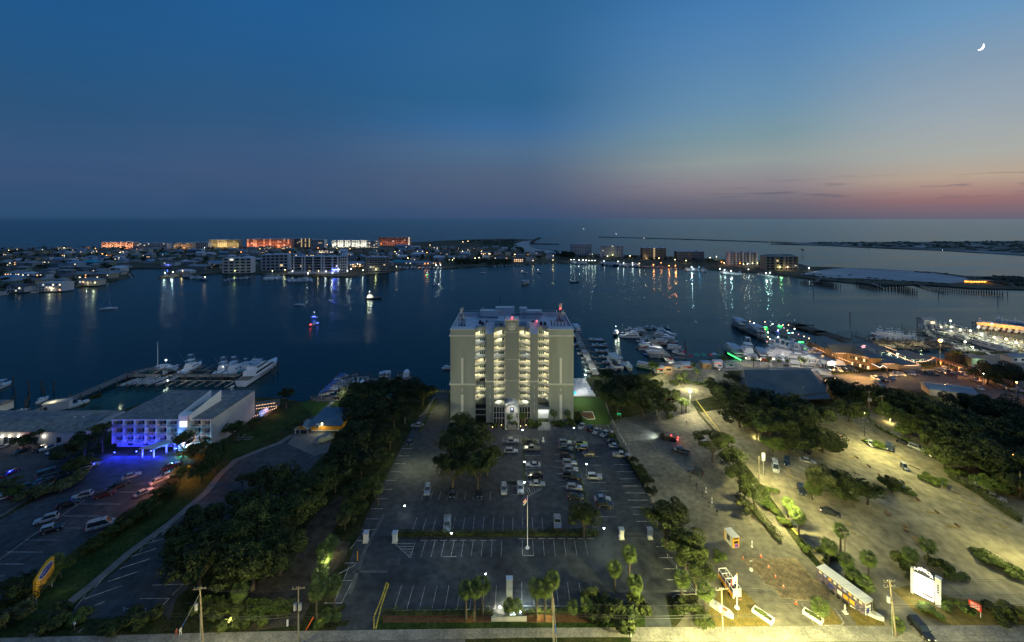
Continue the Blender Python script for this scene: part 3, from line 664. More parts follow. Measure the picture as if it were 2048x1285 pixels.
a3 = thing('antenna_mast','row of upright antennas by the right front edge of the tower roof','antenna',(16.2,Y0+4.4,zr+.2),0,'antenna masts on the tower roof')
f3 = MB()
for i in range(5): f3.tube((i*1.35,.3*(i % 2),0),(i*1.35,.3*(i % 2),3.2),.06,.06,5)
f3.tube((0,.1,1.2),(5.4,.1,1.2),.05,.05,4);f3.build('mast_frame',M['dark_metal'],a3)
for i in range(5):
    MB().box(i*1.35,-.1,1.5,.4,.3,1.9).build('antenna_panel',M['dark_metal'],a3);MB().box(i*1.35+.4,-.3,.2,.35,.3,1.6).build('antenna_panel',M['offwhite'],a3)
def beacon(loc,label):
    b_ = thing('beacon_light',label,'warning light',loc,0,'red warning lights on the tower roof')
    MB().tube((0,0,0),(0,0,.5),.05,.05,5).build('bracket',M['dark_metal'],b_)
    MB().ball((0,0,.72),.26,n=8).build('globe',E['red'],b_);lamp(b_,(0,-.5,.9),22,(1,.04,.06),.2)
beacon((0,Y0+.1,zc+.3),'glowing red beacon on top of the centre shaft above the ship wheel')
beacon(((x[6]+x[7])/2+1.4,Y0+4.6,TZ(668)+3.3),'glowing red beacon on the sloped pier cap right of the ship wheel')
beacon((21.4,Y0+17.3,zr+5.0),'small red beacon on the antenna mast at the far right corner')
for px_,nm in ((880+1088/12.8,'small white finial on the roof box left of the ship wheel'),(1027.5,'small grey vent post on the roof just behind the ship wheel')):
    q = thing('roof_vent',nm,'vent',(TX(px_)*1.13,Y0+24.5,zr+4.2 if px_ > 1000 else zr+3.5),0)
    MB().tube((0,0,0),(0,0,.9),.12,.12,6).build('stem',M['galv'],q);MB().lathe(0,0,[(.3,.9),(.34,1.2),(.05,1.4)],8).build('cap',M['galv'],q)
# small fittings at the foot
for (px_,py_,nm) in ((1000,836,'coral wall sconce glowing left of the barrel porch'),): pass
def uplight(px_,py_,col,pw,lab,y=None):
    p = P(px_,py_);t = thing('garden_uplight',lab,'spotlight',p,0,'garden uplights at the tower foot')
    MB().lathe(0,0,[(.1,0),(.14,.25)],8).build('housing',M['dark_metal'],t);MB().lathe(0,0,[(.13,.26),(.08,.34)],8).build('lens',E['warm'],t)
    lamp(t,(0,-.1,.7),pw,col,.12);return t
for i,(a,b) in enumerate(((985,856),(994,855),(1003,852),(1041,854),(1052,852),(1106,849))):
    uplight(a,b,(1,.5,.12),12,('warm amber uplight in the bushes left of the porch','amber uplight beside the left porch palms','amber uplight closest to the left porch column','amber uplight just right of the right porch column','amber uplight between the porch and the garage','amber uplight under the small palm right of the garage')[i])
# ------------------------------------------------------------------ blue-lit hotel on the left
HY = 150.9;HS = HY/F
def HX(px): return (px-1024)*HS
def HZ_(py): return CZ-(py-HZ)*HS
dm('hotel_wall',(.44,.44,.46),.8,.25,var=.06,vscale=.2,world=True)
hot = thing('hotel','three storey white hotel washed in blue light, below the boat docks','building',(0,HY,0))
hx0,hx1,hx2,hx3 = HX(223.7),HX(355),HX(381),HX(422.5);ht = HZ_(839.5);gz = 2.35;HD = 25.5
MB().prism([(hx0,1.9),(hx3-.32,1.9),(hx3-.32,HD),(hx0,HD)],0,ht-.06).build('wall',M['hotel_wall'],hot)
MB().prism([(hx0-.1,-.05),(hx3+.1,-.05),(hx3+.1,HD+.1),(hx0-.1,HD+.1)],ht-.05,ht+.12).build('roof',M['roof_tar'],hot)
MB().box(hx3-.15,HD/2+.05,.02,.3,HD,ht-.10).build('end_wall',M['hotel_wall'],hot)
for k in range(3): MB().tube((hx3+.02,8.5*k+.6,.1),(hx3+.02,8.5*k+.6,ht-.1),.06,.06,5).build('downpipe',M['galv'],hot)
fh = (ht-gz)/3
def hbay(a,b,k,j):
    z = gz+k*fh
    MB().box((a+b)/2,1.0,z-.12,b-a,1.95,.2).build('balcony_floor',M['hotel_wall'],hot)
    r = MB()
    for i in range(15): r.box(a+(b-a)*(i+.5)/15,.12,z+.1,.04,.04,.95)
    r.box((a+b)/2,.12,z+1.05,b-a-.1,.06,.07);r.build('railing',M['white'],hot,kind='stuff')
    d = MB().box(b-1.35,1.84,z+.12,1.7,.08,2.15).build('sliding_door',E['win'] if (k,j) in ((1,3),(0,3),(2,5)) and False else M['glass_far'],hot)
    if (k,j) in ((1,3),(0,3)): MB().box(b-.9,1.78,z+.6,.8,.06,1.3).build('lit_curtain',emi('glow_peach',(1,.5,.25),.9),hot)
    for q in range(2):
        c = MB().box(a+.9+q*1.0,1.1,z+.1,.5,.5,.45).box(a+.9+q*1.0,1.32,z+.5,.5,.08,.5);c.build('balcony_chair',M['dark_metal'],hot)
edges = [hx0+(hx1-hx0)*i/6 for i in range(7)]
for j in range(6):
    for k in range(3): hbay(edges[j],edges[j+1],k,j)
for j in range(2):
    for k in range(3): hbay(hx2+(hx3-hx2)*j/2,hx2+(hx3-hx2)*(j+1)/2,k,7+j)
for e in edges+[hx2,(hx2+hx3)/2,hx3-.42]: MB().box(e,1.0,gz-.4,.2,1.9,ht-gz+.34).build('party_wall',M['white'],hot)
for w_,a_,b_ in ((0,hx0,hx1),(1,hx2,hx3)): MB().box((a_+b_)/2,-.12,ht-.22,b_-a_+.2,.2,.3).build('fascia',M['white'],hot)
# stair tower with lit square panel and raised roof
MB().box((hx1+hx2)/2+.3,.6,0,hx2-hx1-1.4,3.0,ht+1.9).build('stair_tower',M['white'],hot)
MB().box((hx1+hx2)/2-2.1,1.0,gz,1.0,2.0,ht-gz).build('stair_wing',M['hotel_wall'],hot)
MB().box(HX(371),-1.0,HZ_(851.5),2.4,.14,1.9).build('lit_panel',E['signwhite'],hot)
rp = MB();a,b = hx1+.9,hx2+.2
for e in (a,b):
    rp.add([(e-.12,-.6,ht),(e+.12,-.6,ht),(e+.12,15.5,ht),(e-.12,15.5,ht),(e-.12,-.6,ht+2.0),(e+.12,-.6,ht+2.0),(e+.12,15.5,ht+4.2),(e-.12,15.5,ht+4.2)],[(3,2,1,0),(4,5,6,7),(0,1,5,4),(1,2,6,5),(2,3,7,6),(3,0,4,7)])
rp.build('roof_screen_wall',M['white'],hot)
MB().box((a+b)/2,7,ht+.12,b-a-.3,12,1.1).build('roof_plant',M['roof_tar'],hot)
for (vx,vy) in ((hx0+9,12),(hx0+15,11),(hx0+22,9),(hx0+12,20),(hx0+27,18)): MB().lathe(vx,vy,[(.2,ht+.1),(.2,ht+.6),(.28,ht+.65),(.05,ht+.85)],8).build('roof_vent',M['galv'],hot)
# entrance canopy on posts
cn = MB().add([(HX(300),-6.6,2.9),(HX(331),-6.6,2.9),(HX(357),.2,3.5),(HX(329),.2,3.5),(HX(300),-6.6,3.15),(HX(331),-6.6,3.15),(HX(357),.2,3.75),(HX(329),.2,3.75)],[(3,2,1,0),(4,5,6,7),(0,1,5,4),(1,2,6,5),(2,3,7,6),(3,0,4,7)])
cn = MB();pts = [(HX(303),-5.2),(HX(334),-5.2),(HX(356),.4),(HX(331),.4)];cn.prism(pts,3.0,3.3);cn.build('canopy',M['membrane'],hot)
for (qx,qy) in ((HX(309),-5.0),(HX(331),-5.0),(HX(342),-2.0),(HX(350),-.2)): MB().box(qx,qy,0,.35,.35,3.0).build('canopy_post',M['white'],hot)
MB().box((hx0+hx1)/2,2.1,0,hx1-hx0-2,.3,gz-.2).build('ground_floor_wall',M['offwhite'],hot)
for i in range(3): MB().box(hx0+5+i*5.5,1.85,.6,1.8,.15,1.3).build('ground_window',M['glass_far'],hot)
# blue floodlights in the bed
def flood(px_,py_,col,pw,glow,lab,g='blue floodlights in front of the hotel',h=.5,ph=0,spot=None,tgt=None):
    p = P(px_,py_);t = thing('floodlight',lab,'floodlight',p,0,g)
    MB().tube((0,0,0),(0,0,h),.05,.05,5).build('stake',M['dark_metal'],t);MB().box(0,0,h,.4,.25,.3).build('housing',M['dark_metal'],t);MB().box(0,.02,h+.3,.36,.3,.05).build('lens',E[glow],t)
    lamp(t,(0,0,h+.7),pw,col,.15);return t
for i,(a,b) in enumerate(((229,910),(273,908),(302,907),(353,902))):
    flood(a,b,(.03,.05,1),600,'blue',('blue floodlight at the left corner of the hotel bed','blue floodlight in the bushes under the hotel middle bays','blue floodlight just left of the hotel canopy','blue floodlight beneath the hotel canopy')[i])
for q in (238,262,286,312,338): lamp(hot,(HX(q),-4.4,1.3),1100,(.02,.03,1),.3)
lamp(hot,(HX(385),-4,1.2),1500,(.12,.75,1),.3);lamp(hot,(HX(366),-4.5,5),700,(.15,.45,1),.3)
flood(373,907,(1,.28,.03),620,'orange','orange floodlight among the trees right of the hotel entrance',g='coloured floodlights by the hotel trees',h=1.6)
flood(377,904,(.2,.85,1),60,'cyan','cyan floodlight next to the orange one right of the hotel',g='coloured floodlights by the hotel trees',h=.6)
ll = P(384,960);lamp(None,(ll.x,ll.y,4.0),1300,(1,.27,.02),.5);ll = P(322,978);lamp(None,(ll.x,ll.y,5.0),2200,(1,.32,.18),.5)
# ------------------------------------------------------------------ patio with string lights behind the hotel
pat = thing('waterside_patio','waterside patio with strings of warm bulbs behind the hotel','patio',P(530,822))
o_ = P(530,822)
def lp(px,py,z=0): return P(px,py,z)-Vector((o_.x,o_.y,0))
MB().prism([tuple(lp(*q))[:2] for q in ((510,806),(560,799),(560,812),(530,835),(505,838))],.02,.35).build('deck',M['deckwood'],pat)
MB().prism([tuple(lp(*q))[:2] for q in ((518,832),(533,822),(537,824),(522,836))],.36,1.5).build('blue_awning',emi('glow_awning',(.02,.22,1),.5),pat)
for (a,b) in (((512,812,2.8),(552,806,2.8)),((512,818,2.8),(556,812,2.8)),((506,834,2.6),(556,815,2.6))):
    A,B = lp(*a),lp(*b);c = MB();n_ = 12
    c.path([A.lerp(B,i/n_)-Vector((0,0,.25*math.sin(math.pi*(i % 4)/4))) for i in range(n_+1)],.03,4);cb = c.build('string_cable',M['black'],pat)
    bl = MB().ball((0,0,0),.09,n=5).mesh('bulb',E['bulb'])
    for i in range(13): ob('bulb',bl,cb,A.lerp(B,(i+.3)/13.2))
    for e in (A,B): MB().tube((e.x,e.y,0),e,.06,.06,5).build('string_post',M['wood'],pat)
lamp(pat,lp(535,816,2.3),160,(1,.42,.14),.8);lamp(pat,lp(550,822,2.0),120,(1,.5,.15),.6)
# ------------------------------------------------------------------ long low building with the barrel roof
SY = 154.9;SSS = SY/F
shop = thing('barrel_roof_shop','long low white shop building with a dark shallow barrel roof, left of the hotel','building',(0,SY,0))
e0,e1 = (-240-1024)*SSS,(173-1024)*SSS;sec = []
for xx in (e0,e1):
    r_ = [(xx,0,0)]+[(xx,15.5*i/8,3.95+1.7*math.sin(math.pi*(.08+.72*i/8))) for i in range(9)]+[(xx,15.5,0)];sec.append(r_)
MB().loft(sec).build('wall',M['offwhite'],shop)
rf = MB()
for i in range(8):
    za = 4.0+1.7*math.sin(math.pi*(.08+.72*i/8));zb = 4.0+1.7*math.sin(math.pi*(.08+.72*(i+1)/8));ya,yb = 15.5*i/8-(.3 if i == 0 else 0),15.5*(i+1)/8+(.2 if i == 7 else 0)
    rf.add([(e0,ya,za),(e1-.35,ya,za),(e1-.35,yb,zb),(e0,yb,zb),(e0,ya,za+.12),(e1-.35,ya,za+.12),(e1-.35,yb,zb+.12),(e0,yb,zb+.12)],[(4,5,6,7),(0,1,5,4),(1,2,6,5),(2,3,7,6)])
rf.build('roof',M['roof_tar'],shop)
for (q,lc) in ((5,'white'),(20,'warm'),(38,'white'),(46,'red'),(54,'red'),(88,'white')):
    xx = (q-1024)*SSS;MB().box(xx,-.2,2.6,.5,.25,.25).build('wall_light',E[lc] if lc != 'red' else emi('glow_red_soft',(1,.25,.18),3),shop)
    lamp(shop,(xx,-.9,2.8),60 if lc != 'red' else 12,(1,.9,.7) if lc != 'red' else (1,.15,.1),.2)
for q in (-80,-40,12,22,60,70,118): MB().box((q-1024)*SSS,-.06,0,1.6,.1,2.4).build('shop_door',M['glass_far'],shop)
for (qx,qy) in ((104,8),(122,8)): MB().lathe((qx-1024)*SSS,qy,[(.5,5.2),(.5,6.0),(.3,6.3)],8).build('roof_turbine',M['galv'],shop)
# low building at the far left edge by the water
s2 = thing('boathouse','pale boathouse with a grey roof cut by the left edge, above the barrel roof','building',P(-10,822))
MB().box(0,0,0,9,6,3.0).build('wall',M['offwhite'],s2);MB().box(0,0,3.0,10,7,1.6,ty=.1).build('roof',M['roof_tar'],s2)
# ------------------------------------------------------------------ yellow house
yh = thing('yellow_cottage','small yellow cottage with a blue metal roof and a white porch, by the forecourt','house',P(640,862))
YB = P(640,862).y;ys_ = YB/F
def yx(px): return (px-640)*ys_
z_e = CZ-(850.5-HZ)*ys_
dm('yellow_clapboard',(.62,.30,.03),.7,.25,var=.08,vscale=2,mul=(.2,.2,6))
wallo = MB().box(yx(652),5.2,0,yx(682)-yx(622),10.4,z_e).build('wall',M['yellow_clapboard'],yh)
rf = MB();a,b = yx(594),yx(684)
rf.add([(a+4,-1.0,z_e+.05),(b,-.6,z_e-.1),(b,11,z_e+1.9),(a+6,11,z_e+1.9),(a+4,-1.0,z_e+.22),(b,-.6,z_e+.08),(b,11,z_e+2.1),(a+6,11,z_e+2.1)],[(3,2,1,0),(4,5,6,7),(0,1,5,4),(1,2,6,5),(2,3,7,6),(3,0,4,7)])
rf.build('roof',M['metal_roof'],yh)
for i in range(14): MB().box(a+5.2+i*1.0,5.0,z_e+1.16,.06,12,.06).build('roof_seam',M['metal_roof'],yh) if False else None
# porch gable
px0,px1 = yx(595),yx(624);g = MB();zz = z_e-.45;pk = zz+1.5;mx_ = (px0+px1)/2
g.add([(px0,-2.6,zz),(mx_,-2.6,pk),(px1,-2.6,zz),(px0,3,zz),(mx_,3,pk),(px1,3,zz),(px0,-2.6,zz-.18),(px1,-2.6,zz-.18),(px0,3,zz-.18),(px1,3,zz-.18)],[(0,1,4,3),(1,2,5,4),(6,7,9,8),(0,3,8,6),(2,7,9,5),(3,4,5,9,8)])
g.build('porch_roof',M['metal_roof'],yh)
MB().add([(px0+.3,-2.5,zz+.02),(mx_,-2.5,pk-.15),(px1-.3,-2.5,zz+.02)],[(0,2,1)]).add([(px0+.3,-2.4,zz+.02),(mx_,-2.4,pk-.15),(px1-.3,-2.4,zz+.02)],[(0,1,2)]).build('gable_board',M['yellow_clapboard'],yh)
MB().add([(px0,-2.62,zz-.1),(mx_,-2.62,pk-.05),(px1,-2.62,zz-.1),(px1,-2.62,zz+.12),(mx_,-2.62,pk+.16),(px0,-2.62,zz+.12)],[(0,1,4,5),(1,2,3,4)]).build('gable_trim',M['white'],yh)
for q in (597,606,621): MB().box(yx(q),-2.4,0,.2,.2,zz-.15).build('porch_post',M['white'],yh)
MB().box((px0+px1)/2,-2.4,zz-.25,px1-px0,.2,.16).build('porch_beam',M['white'],yh)
w_ = MB().box(yx(635),-.06,1.0,1.3,.1,1.7).build('window_frame',M['white'],yh);MB().box(yx(635),-.12,1.1,.9,.06,1.45).build('pane',M['glass'],w_)
MB().box(yx(644.5),-.2,2.7,.5,.3,.3).build('wall_light',E['yellow'],yh);lamp(yh,(yx(644.5),-1.2,2.5),330,(1,.88,.5),.2)
MB().box(yx(652),-.05,0,yx(682)-yx(622),.12,.25).build('base_trim',M['white'],yh)
tp = thing('covered_trailer','grey tarpaulin covered trailer parked in front of the yellow cottage','trailer',P(648,884),rad(38))
MB().loft([[(-3.1,-1,.7),(-3.1,1,.7),(-3.1,.6,1.5),(-3.1,-.6,1.5)],[(-2,-1.15,.6),(-2,1.15,.6),(-2,.8,2.3),(-2,-.8,2.3)],[(2.2,-1.15,.6),(2.2,1.15,.6),(2.2,.8,2.5),(2.2,-.8,2.5)],[(3.2,-1,.7),(3.2,1,.7),(3.2,.5,1.6),(3.2,-.5,1.6)]]).build('tarpaulin',M['metal_roof'],tp)
for sx_ in (-1,1): MB().tube((sx_*1.2,-1.2,.35),(sx_*1.2,-.95,.35),.35,.35,10).build('wheel',M['tyre'],tp)
# ------------------------------------------------------------------ apartment blocks across the harbour
dm('w_white',(.50,.51,.53),.8,.2);dm('w_cream',(.46,.42,.34),.8,.2);dm('w_grey',(.26,.27,.28),.8,.2);dm('w_salmon',(.55,.36,.28),.8,.2)
dm('w_red',(.44,.22,.17),.8,.2);dm('w_tan',(.34,.29,.22),.8,.2);dm('w_pale',(.40,.44,.50),.8,.2);dm('w_dark',(.06,.065,.07),.8,.2)
dm('w_blue',(.16,.24,.34),.8,.2);dm('w_green',(.20,.26,.20),.8,.2)
CM = {}
def pane_mesh(w,h,key,m):
    k = (round(w,1),round(h,1),key)
    if k not in CM: CM[k] = MB().box(0,0,0,k[0],.15,k[1]).mesh('window',m)
    return CM[k]
def condo(x0,x1,yt,yb,st,bays,wall,label,rot=0.0,depth=16,lit=None,litp=.06,piers=None,wallm2=None,roofm='membrane',plight=0,pcol=(1,.9,.6),hip=False,style='slab'):
    c = P((x0+x1)/2,yb);s = ppm(yb);w = (x1-x0)/s;h = (yb-yt)/s;rr = random.Random(int(x0))
    t = thing('apartment_block',label,'apartment block',c,rot,'apartment blocks across the harbour')
    fh = h/st;bw = w/bays
    MB().box(0,depth/2+1.0,0,w,depth-2,h).build('wall',M[wallm2 or wall],t)
    for k in range(st+1): MB().box(0,depth/2-.05,k*fh-(.5 if k else 0),w+.3,depth,.6 if k else .3).build('floor_slab' if k < st else 'roof',M[wall] if k < st else M[roofm],t)
    for i in range(st):
        MB().box(0,.05,i*fh+.1,w+.2,.14,1.05).build('balcony_rail',M[wall],t) if style == 'slab' else None
    for i in range(bays+1):
        if piers is None or i in piers or i in (0,bays):
            wd = .5 if piers is None else (bw*.45 if i in piers and style != 'slab' else .9)
            MB().box(-w/2+i*bw,.6,0,wd,1.6,h+.2).build('pier',M[wall],t)
    pm = pane_mesh(bw*.62,fh*.62,'d',M['glass_far'])
    lm = {k: pane_mesh(bw*.62,fh*.62,k,m_) for k,m_ in (('y',emi('glow_far_y',(1,.72,.30),.9)),('w',emi('glow_far_w',(1,.93,.72),1.1)),('o',emi('glow_far_o',(1,.50,.22),.9)))}
    for k in range(st):
        for i in range(bays):
            key = None
            if lit and i in lit[1]: key = lit[0] if rr.random() < .88 else None
            elif rr.random() < litp: key = rr.choice('ywy')
            ob('window',lm[key] if key else pm,t,(-w/2+(i+.5)*bw,1.92,k*fh+fh*.18))
    for i in range(3): MB().box(-w*.3+i*w*.3+rr.uniform(-2,2),depth*.5,h+.1,w*.09,4,1.8).build('roof_plant',M[roofm],t)
    if hip:
        MB().add([(-w/2-1,-1,h),(w/2+1,-1,h),(w/2+1,depth+1,h),(-w/2-1,depth+1,h),(-w/2+7,depth/2,h+3.6),(w/2-7,depth/2,h+3.6)],[(0,1,5,4),(1,2,5),(2,3,4,5),(3,0,4),(3,2,1,0)]).build('hip_roof',M['roof_tar'],t)
    if plight:
        nl = max(2,int(w/15))
        for q in range(nl): lamp(t,(w*((q+.5)/nl-.5),-8,7),plight*.8,pcol,.5)
    return t
condo(203,266,484.5,498,6,16,'w_salmon','long salmon apartment block lit orange at the far left of the beach row',depth=18,lit=('o',(2,4,6,9,12,15)),plight=9000,pcol=(1,.52,.30))
condo(273,333,487,498,4,14,'w_white','low white terraced apartment block right of the salmon block',depth=18,litp=.12)
condo(347,384,486.5,498,4,10,'w_cream','low cream apartment block with a stepped front in the beach row',depth=16,litp=.05,plight=2500,pcol=(1,.55,.3))
condo(384,416,485,497,4,8,'w_white','low pale apartment block joined to the cream stepped block',depth=16,litp=.05)
condo(418,477,480,495,7,15,'w_tan','beige apartment block with a yellow lit centre bay',depth=18,lit=('y',(4,5,6,7,8)),plight=7000,pcol=(1,.75,.3))
condo(493,582,478.5,496,7,22,'w_red','longest apartment block with glowing orange red stairwells',depth=18,lit=('o',(0,3,4,8,11,15,18,20)),plight=7000,pcol=(1,.42,.22))
condo(589,624,477.5,495,7,9,'w_grey','grey apartment block with yellow lit galleries',depth=18,lit=('y',(3,5,7)))
condo(623,648,480,498,7,6,'w_pale','plain pale end wing beside the grey yellow lit block',depth=20,litp=.02)
condo(664,736,481,495,6,20,'w_white','white apartment block fully lit along its galleries',depth=18,lit=('w',(0,1,3,4,5,7,8,9,11,12,13,14,16,17,18)),plight=6000,pcol=(1,.95,.7))
condo(736,755,482.5,496.5,6,4,'w_white','short white end wing right of the fully lit white block',depth=18,litp=.3)
condo(757,820,475,491,7,14,'w_red','tall dark red apartment block with pale balconies',depth=18,lit=('w',(13,)),litp=.03,plight=2500,pcol=(1,.55,.42))
condo(446,500,517,547,5,5,'w_white','white five storey waterfront block with long curved balconies',depth=14,litp=.05,rot=.08)
condo(525,573,510,541,5,6,'w_pale','curved white waterfront block with a red canopy at its foot',depth=20,litp=.05,rot=.22)
K = condo(582,681,514,546,6,18,'w_pale','largest white waterfront hotel block with dark bays and a blue sign',depth=18,litp=.05,wallm2='w_dark',piers=(1,4,5,8,11,12,15,17),style='pier')
MB().box(29.5,-.5,4.0,9.5,.3,1.6).build('blue_sign',E['blue'],K);lamp(K,(29.5,-3,5),1600,(.08,.12,1),.5)
MB().box(0,-6,0,74,9,2.2).build('terrace_wall',M['w_white'],K)
condo(681,693,513,546,6,3,'w_white','narrow white end wing of the largest waterfront block',depth=22,litp=.02,rot=.3)
condo(732,771,515,546,7,7,'w_grey','grey seven storey waterfront block standing alone right of the largest one',depth=16,litp=.04,wallm2='w_dark',rot=-.06)
condo(1144,1184,489,511,8,8,'w_pale','leftmost pale tower block of the six beyond the channel dock',depth=18,litp=.02,rot=.1)
condo(1204,1247,492,514.5,8,9,'w_pale','pale tower block with a softly lit lobby, beyond the yacht docks',depth=18,litp=.02,lit=('y',()),rot=.06)
condo(1286,1332,496.5,519,7,9,'w_tan','dark fronted tower block with one yellow lit stairwell',depth=18,litp=.01,lit=('y',(4,)),wallm2='w_dark',rot=0)
condo(1355,1408,503.5,523,6,10,'w_grey','wide dim grey tower block beyond the orange dock lights',depth=18,litp=.02,wallm2='w_dark',rot=0)
condo(1460,1513,505,531,7,8,'w_white','brightest white tower block with dark balconies near the green dock lights',depth=16,litp=.02,piers=(0,2,4,6,8),style='pier',rot=-.05)
condo(1533,1596,514,541,5,7,'w_tan','broad beige block with a dark hipped roof at the tip of the island',depth=18,litp=.08,piers=(2,4),style='pier',hip=True)
# ------------------------------------------------------------------ island houses
RC = {'grey': (.24,.26,.28),'dark': (.09,.10,.115),'pale': (.50,.54,.60),'blue': (.18,.28,.40),'brown': (.20,.17,.14),'teal': (.04,.34,.44)}
for k,v in RC.items(): dm('r_'+k,v,.6,.35,var=.12,vscale=.3)
HM = {}
def house_mesh(w,d,h,kind,wm,rm):
    key = (w,d,h,kind,wm,rm)
    if key in HM: return HM[key]
    wl = MB().box(0,0,0,w,d,h).mesh('wall',M[wm]);o = .7;rh = min(w,d)*.24;r = MB();a,b = w/2+o,d/2+o
    if kind == 'hip':
        i = max(.5,a-b)
        r.add([(-a,-b,h),(a,-b,h),(a,b,h),(-a,b,h),(-i,0,h+rh),(i,0,h+rh)],[(0,1,5,4),(1,2,5),(2,3,4,5),(3,0,4),(3,2,1,0)])
    elif kind == 'gable':
        r.add([(-a,-b,h),(a,-b,h),(a,b,h),(-a,b,h),(-a,0,h+rh),(a,0,h+rh)],[(0,1,5,4),(1,2,5),(2,3,4,5),(3,0,4),(3,2,1,0)])
    elif kind == 'cross':
        r.add([(-a,-b,h),(a,-b,h),(a,b,h),(-a,b,h),(-a,0,h+rh),(a,0,h+rh)],[(0,1,5,4),(1,2,5),(2,3,4,5),(3,0,4),(3,2,1,0)])
        g = w*.18;r.add([(-g,-b-2,h),(g,-b-2,h),(0,-b-2,h+rh*.95),(-g,0,h),(g,0,h),(0,0,h+rh*.95)],[(0,1,2),(0,2,5,3),(1,4,5,2),(0,3,4,1)])
    else: r.box(0,0,h,w+.3,d+.3,.5)
    rf_ = r.mesh('roof',M[rm]);HM[key] = (wl,rf_);return HM[key]
WM = {}
def win_mesh(w,h,m,nm): 
    k = (w,h,m.name)
    if k not in WM: WM[k] = MB().box(0,0,0,w,.12,h).mesh(nm,m)
    return WM[k]
HOUSES = []
hr = random.Random(11)
def house(px,py,w,d,st,kind,wm,rm,rot=0.0,lit=0,label=None,porch=False,group='houses on the island',Pz=None):
    p = P(px,py);h = 2.9*st+.3
    t = thing('house',label or 'house','house',p,rot,group)
    wl,rf_ = house_mesh(w,d,h,kind,wm,rm);ob('wall',wl,t);ob('roof',rf_,t)
    n = max(2,int(w/3.6));near = py > 520
    litm = [E['winfar'],emi('glow_far_w',(1,.93,.72),1.6),emi('glow_far_o2',(1,.5,.18),2.4)]
    for s in range(st):
        for i in range(n):
            if not near and (s > 0 or i % 2) and not lit: continue
            L_ = lit and hr.random() < .45*lit
            m_ = litm[hr.randrange(3)] if L_ else M['glass_far']
            ob('window',win_mesh(1.5,1.4,m_,'window'),t,(-w/2+(i+.5)*w/n,-d/2-.05,.9+s*2.9))
    if porch:
        MB().box(0,-d/2-1.6,2.7*(st-1)+.2 if st > 1 else 2.6,w*.8,3.0,.25).build('porch',M['w_white'],t)
        for i in range(4): MB().box(-w*.38+i*w*.253,-d/2-2.9,0,.3,.3,2.7*max(1,st-1)).build('porch_post',M['w_white'],t)
    HOUSES.append((px,py,w));return t
# individually placed houses one can make out
h1 = house(113,581,26,14,3,'flat','w_white','w_white',.0,1.0,'big white flat roofed three storey house with lit windows on the left shore',porch=True)
lamp(h1,(2,-9,3),900,(1,.8,.5),.4)
h2 = house(44,583,20,12,2,'cross','w_white','r_dark',0,.3,'white house with a tall central gable on the left shore',porch=True)
h3 = house(185,570,22,12,2,'hip','w_cream','r_grey',.05,.6,'long cream house with lit porches right of the big white house',porch=True);lamp(h3,(0,-8,3),1500,(1,.9,.6),.4)
house(210,556,26,14,2,'hip','w_tan','r_grey',-.05,.1,'long beige house with a plain wall behind the shore at the inlet')
house(183,531,26,16,2,'hip','w_blue','r_teal',-.1,.1,'house with the bright teal metal roof on the left')
house(150,533,24,16,2,'hip','w_pale','r_blue',-.1,.3,'pale house with a blue grey roof left of the teal roofed one',porch=True)
house(113,535,18,14,2,'hip','w_blue','r_dark',.1,0,'purple tinted dark house between two pale ones on the left')
house(40,524,24,12,1,'hip','w_white','r_pale',0,0,'low house with a large pale roof at the left edge')
house(60,533,26,16,2,'hip','w_grey','r_grey',0,.1,'wide grey house with a broad hipped roof on the left')
house(24,560,26,16,1,'hip','w_tan','r_blue',0,.2,'low house with a wide blue roof behind the gabled white house')
house(42,550,30,16,1,'hip','w_tan','r_grey',0,1.6,'low house with orange glowing patio on the left')
h4 = house(342,531,24,13,2,'hip','w_white','r_dark',.03,.5,'white two storey house glowing blue at its dock by the inlet',porch=True);lamp(h4,(0,-8,2.5),1300,(.15,.2,1),.4)
house(328,511,15,12,1,'hip','w_green','r_teal',0,.2,'small house with a green hipped roof above the inlet')
house(400,540,30,14,2,'gable','w_grey','r_grey',-.15,.1,'long grey roofed house running down to the inlet point')
house(372,546,24,10,1,'hip','w_white','r_pale',-.1,0,'white waterfront house with a pale blue roof on the inlet point')
house(432,528,26,12,1,'gable','w_pale','r_blue',-.2,.6,'house with a long slanting blue roof beside the five storey block')
house(420,510,22,12,1,'hip','w_pale','r_pale',-.1,.1,'house with a pale blue hipped roof above the five storey block')
house(448,508,16,12,1,'gable','w_blue','r_blue',.1,.1,'small blue gabled house above the five storey block')
house(386,505,18,12,2,'cross','w_blue','r_blue',.1,.2,'blue grey gabled house in the middle of the island')
house(694,514,24,14,2,'hip','w_pale','r_pale',0,.4,'pale house with a wide blue white roof right of the largest block');house(685,508,20,14,2,'hip','w_pale','r_pale',.05,.2,'pale grey house just above the blue white roofed house')
house(650,506,40,10,2,'flat','w_white','r_dark',.12,1.2,'long low motel building with yellow lit gallery behind the largest block')
house(712,534,26,14,2,'gable','w_grey','r_blue',.2,.7,'grey roofed pavilion lit at the eaves left of the seven storey block')
house(800,527,22,12,1,'gable','w_white','r_teal',-.3,.1,'boathouse with the turquoise roof at the marina');house(822,528,24,12,1,'gable','w_pale','r_blue',-.3,.1,'boathouse with a steel blue roof next to the turquoise roof')
house(848,529,26,12,1,'hip','w_pale','r_blue',0,.4,'long boathouse with a blue roof by the red lit dock');house(872,528,20,10,1,'hip','w_tan','r_dark',0,1.6,'marina shed with orange windows right of the blue roofed boathouse')
house(836,514,30,18,2,'hip','w_pale','r_pale',0,.2,'big pale many roofed house above the marina');house(805,516,22,12,1,'gable','w_pale','r_pale',.3,.1,'pale gabled house left of the big pale one above the marina')
house(890,510,22,14,3,'flat','w_grey','r_dark',0,.3,'plain grey three storey building with a floodlit yard')
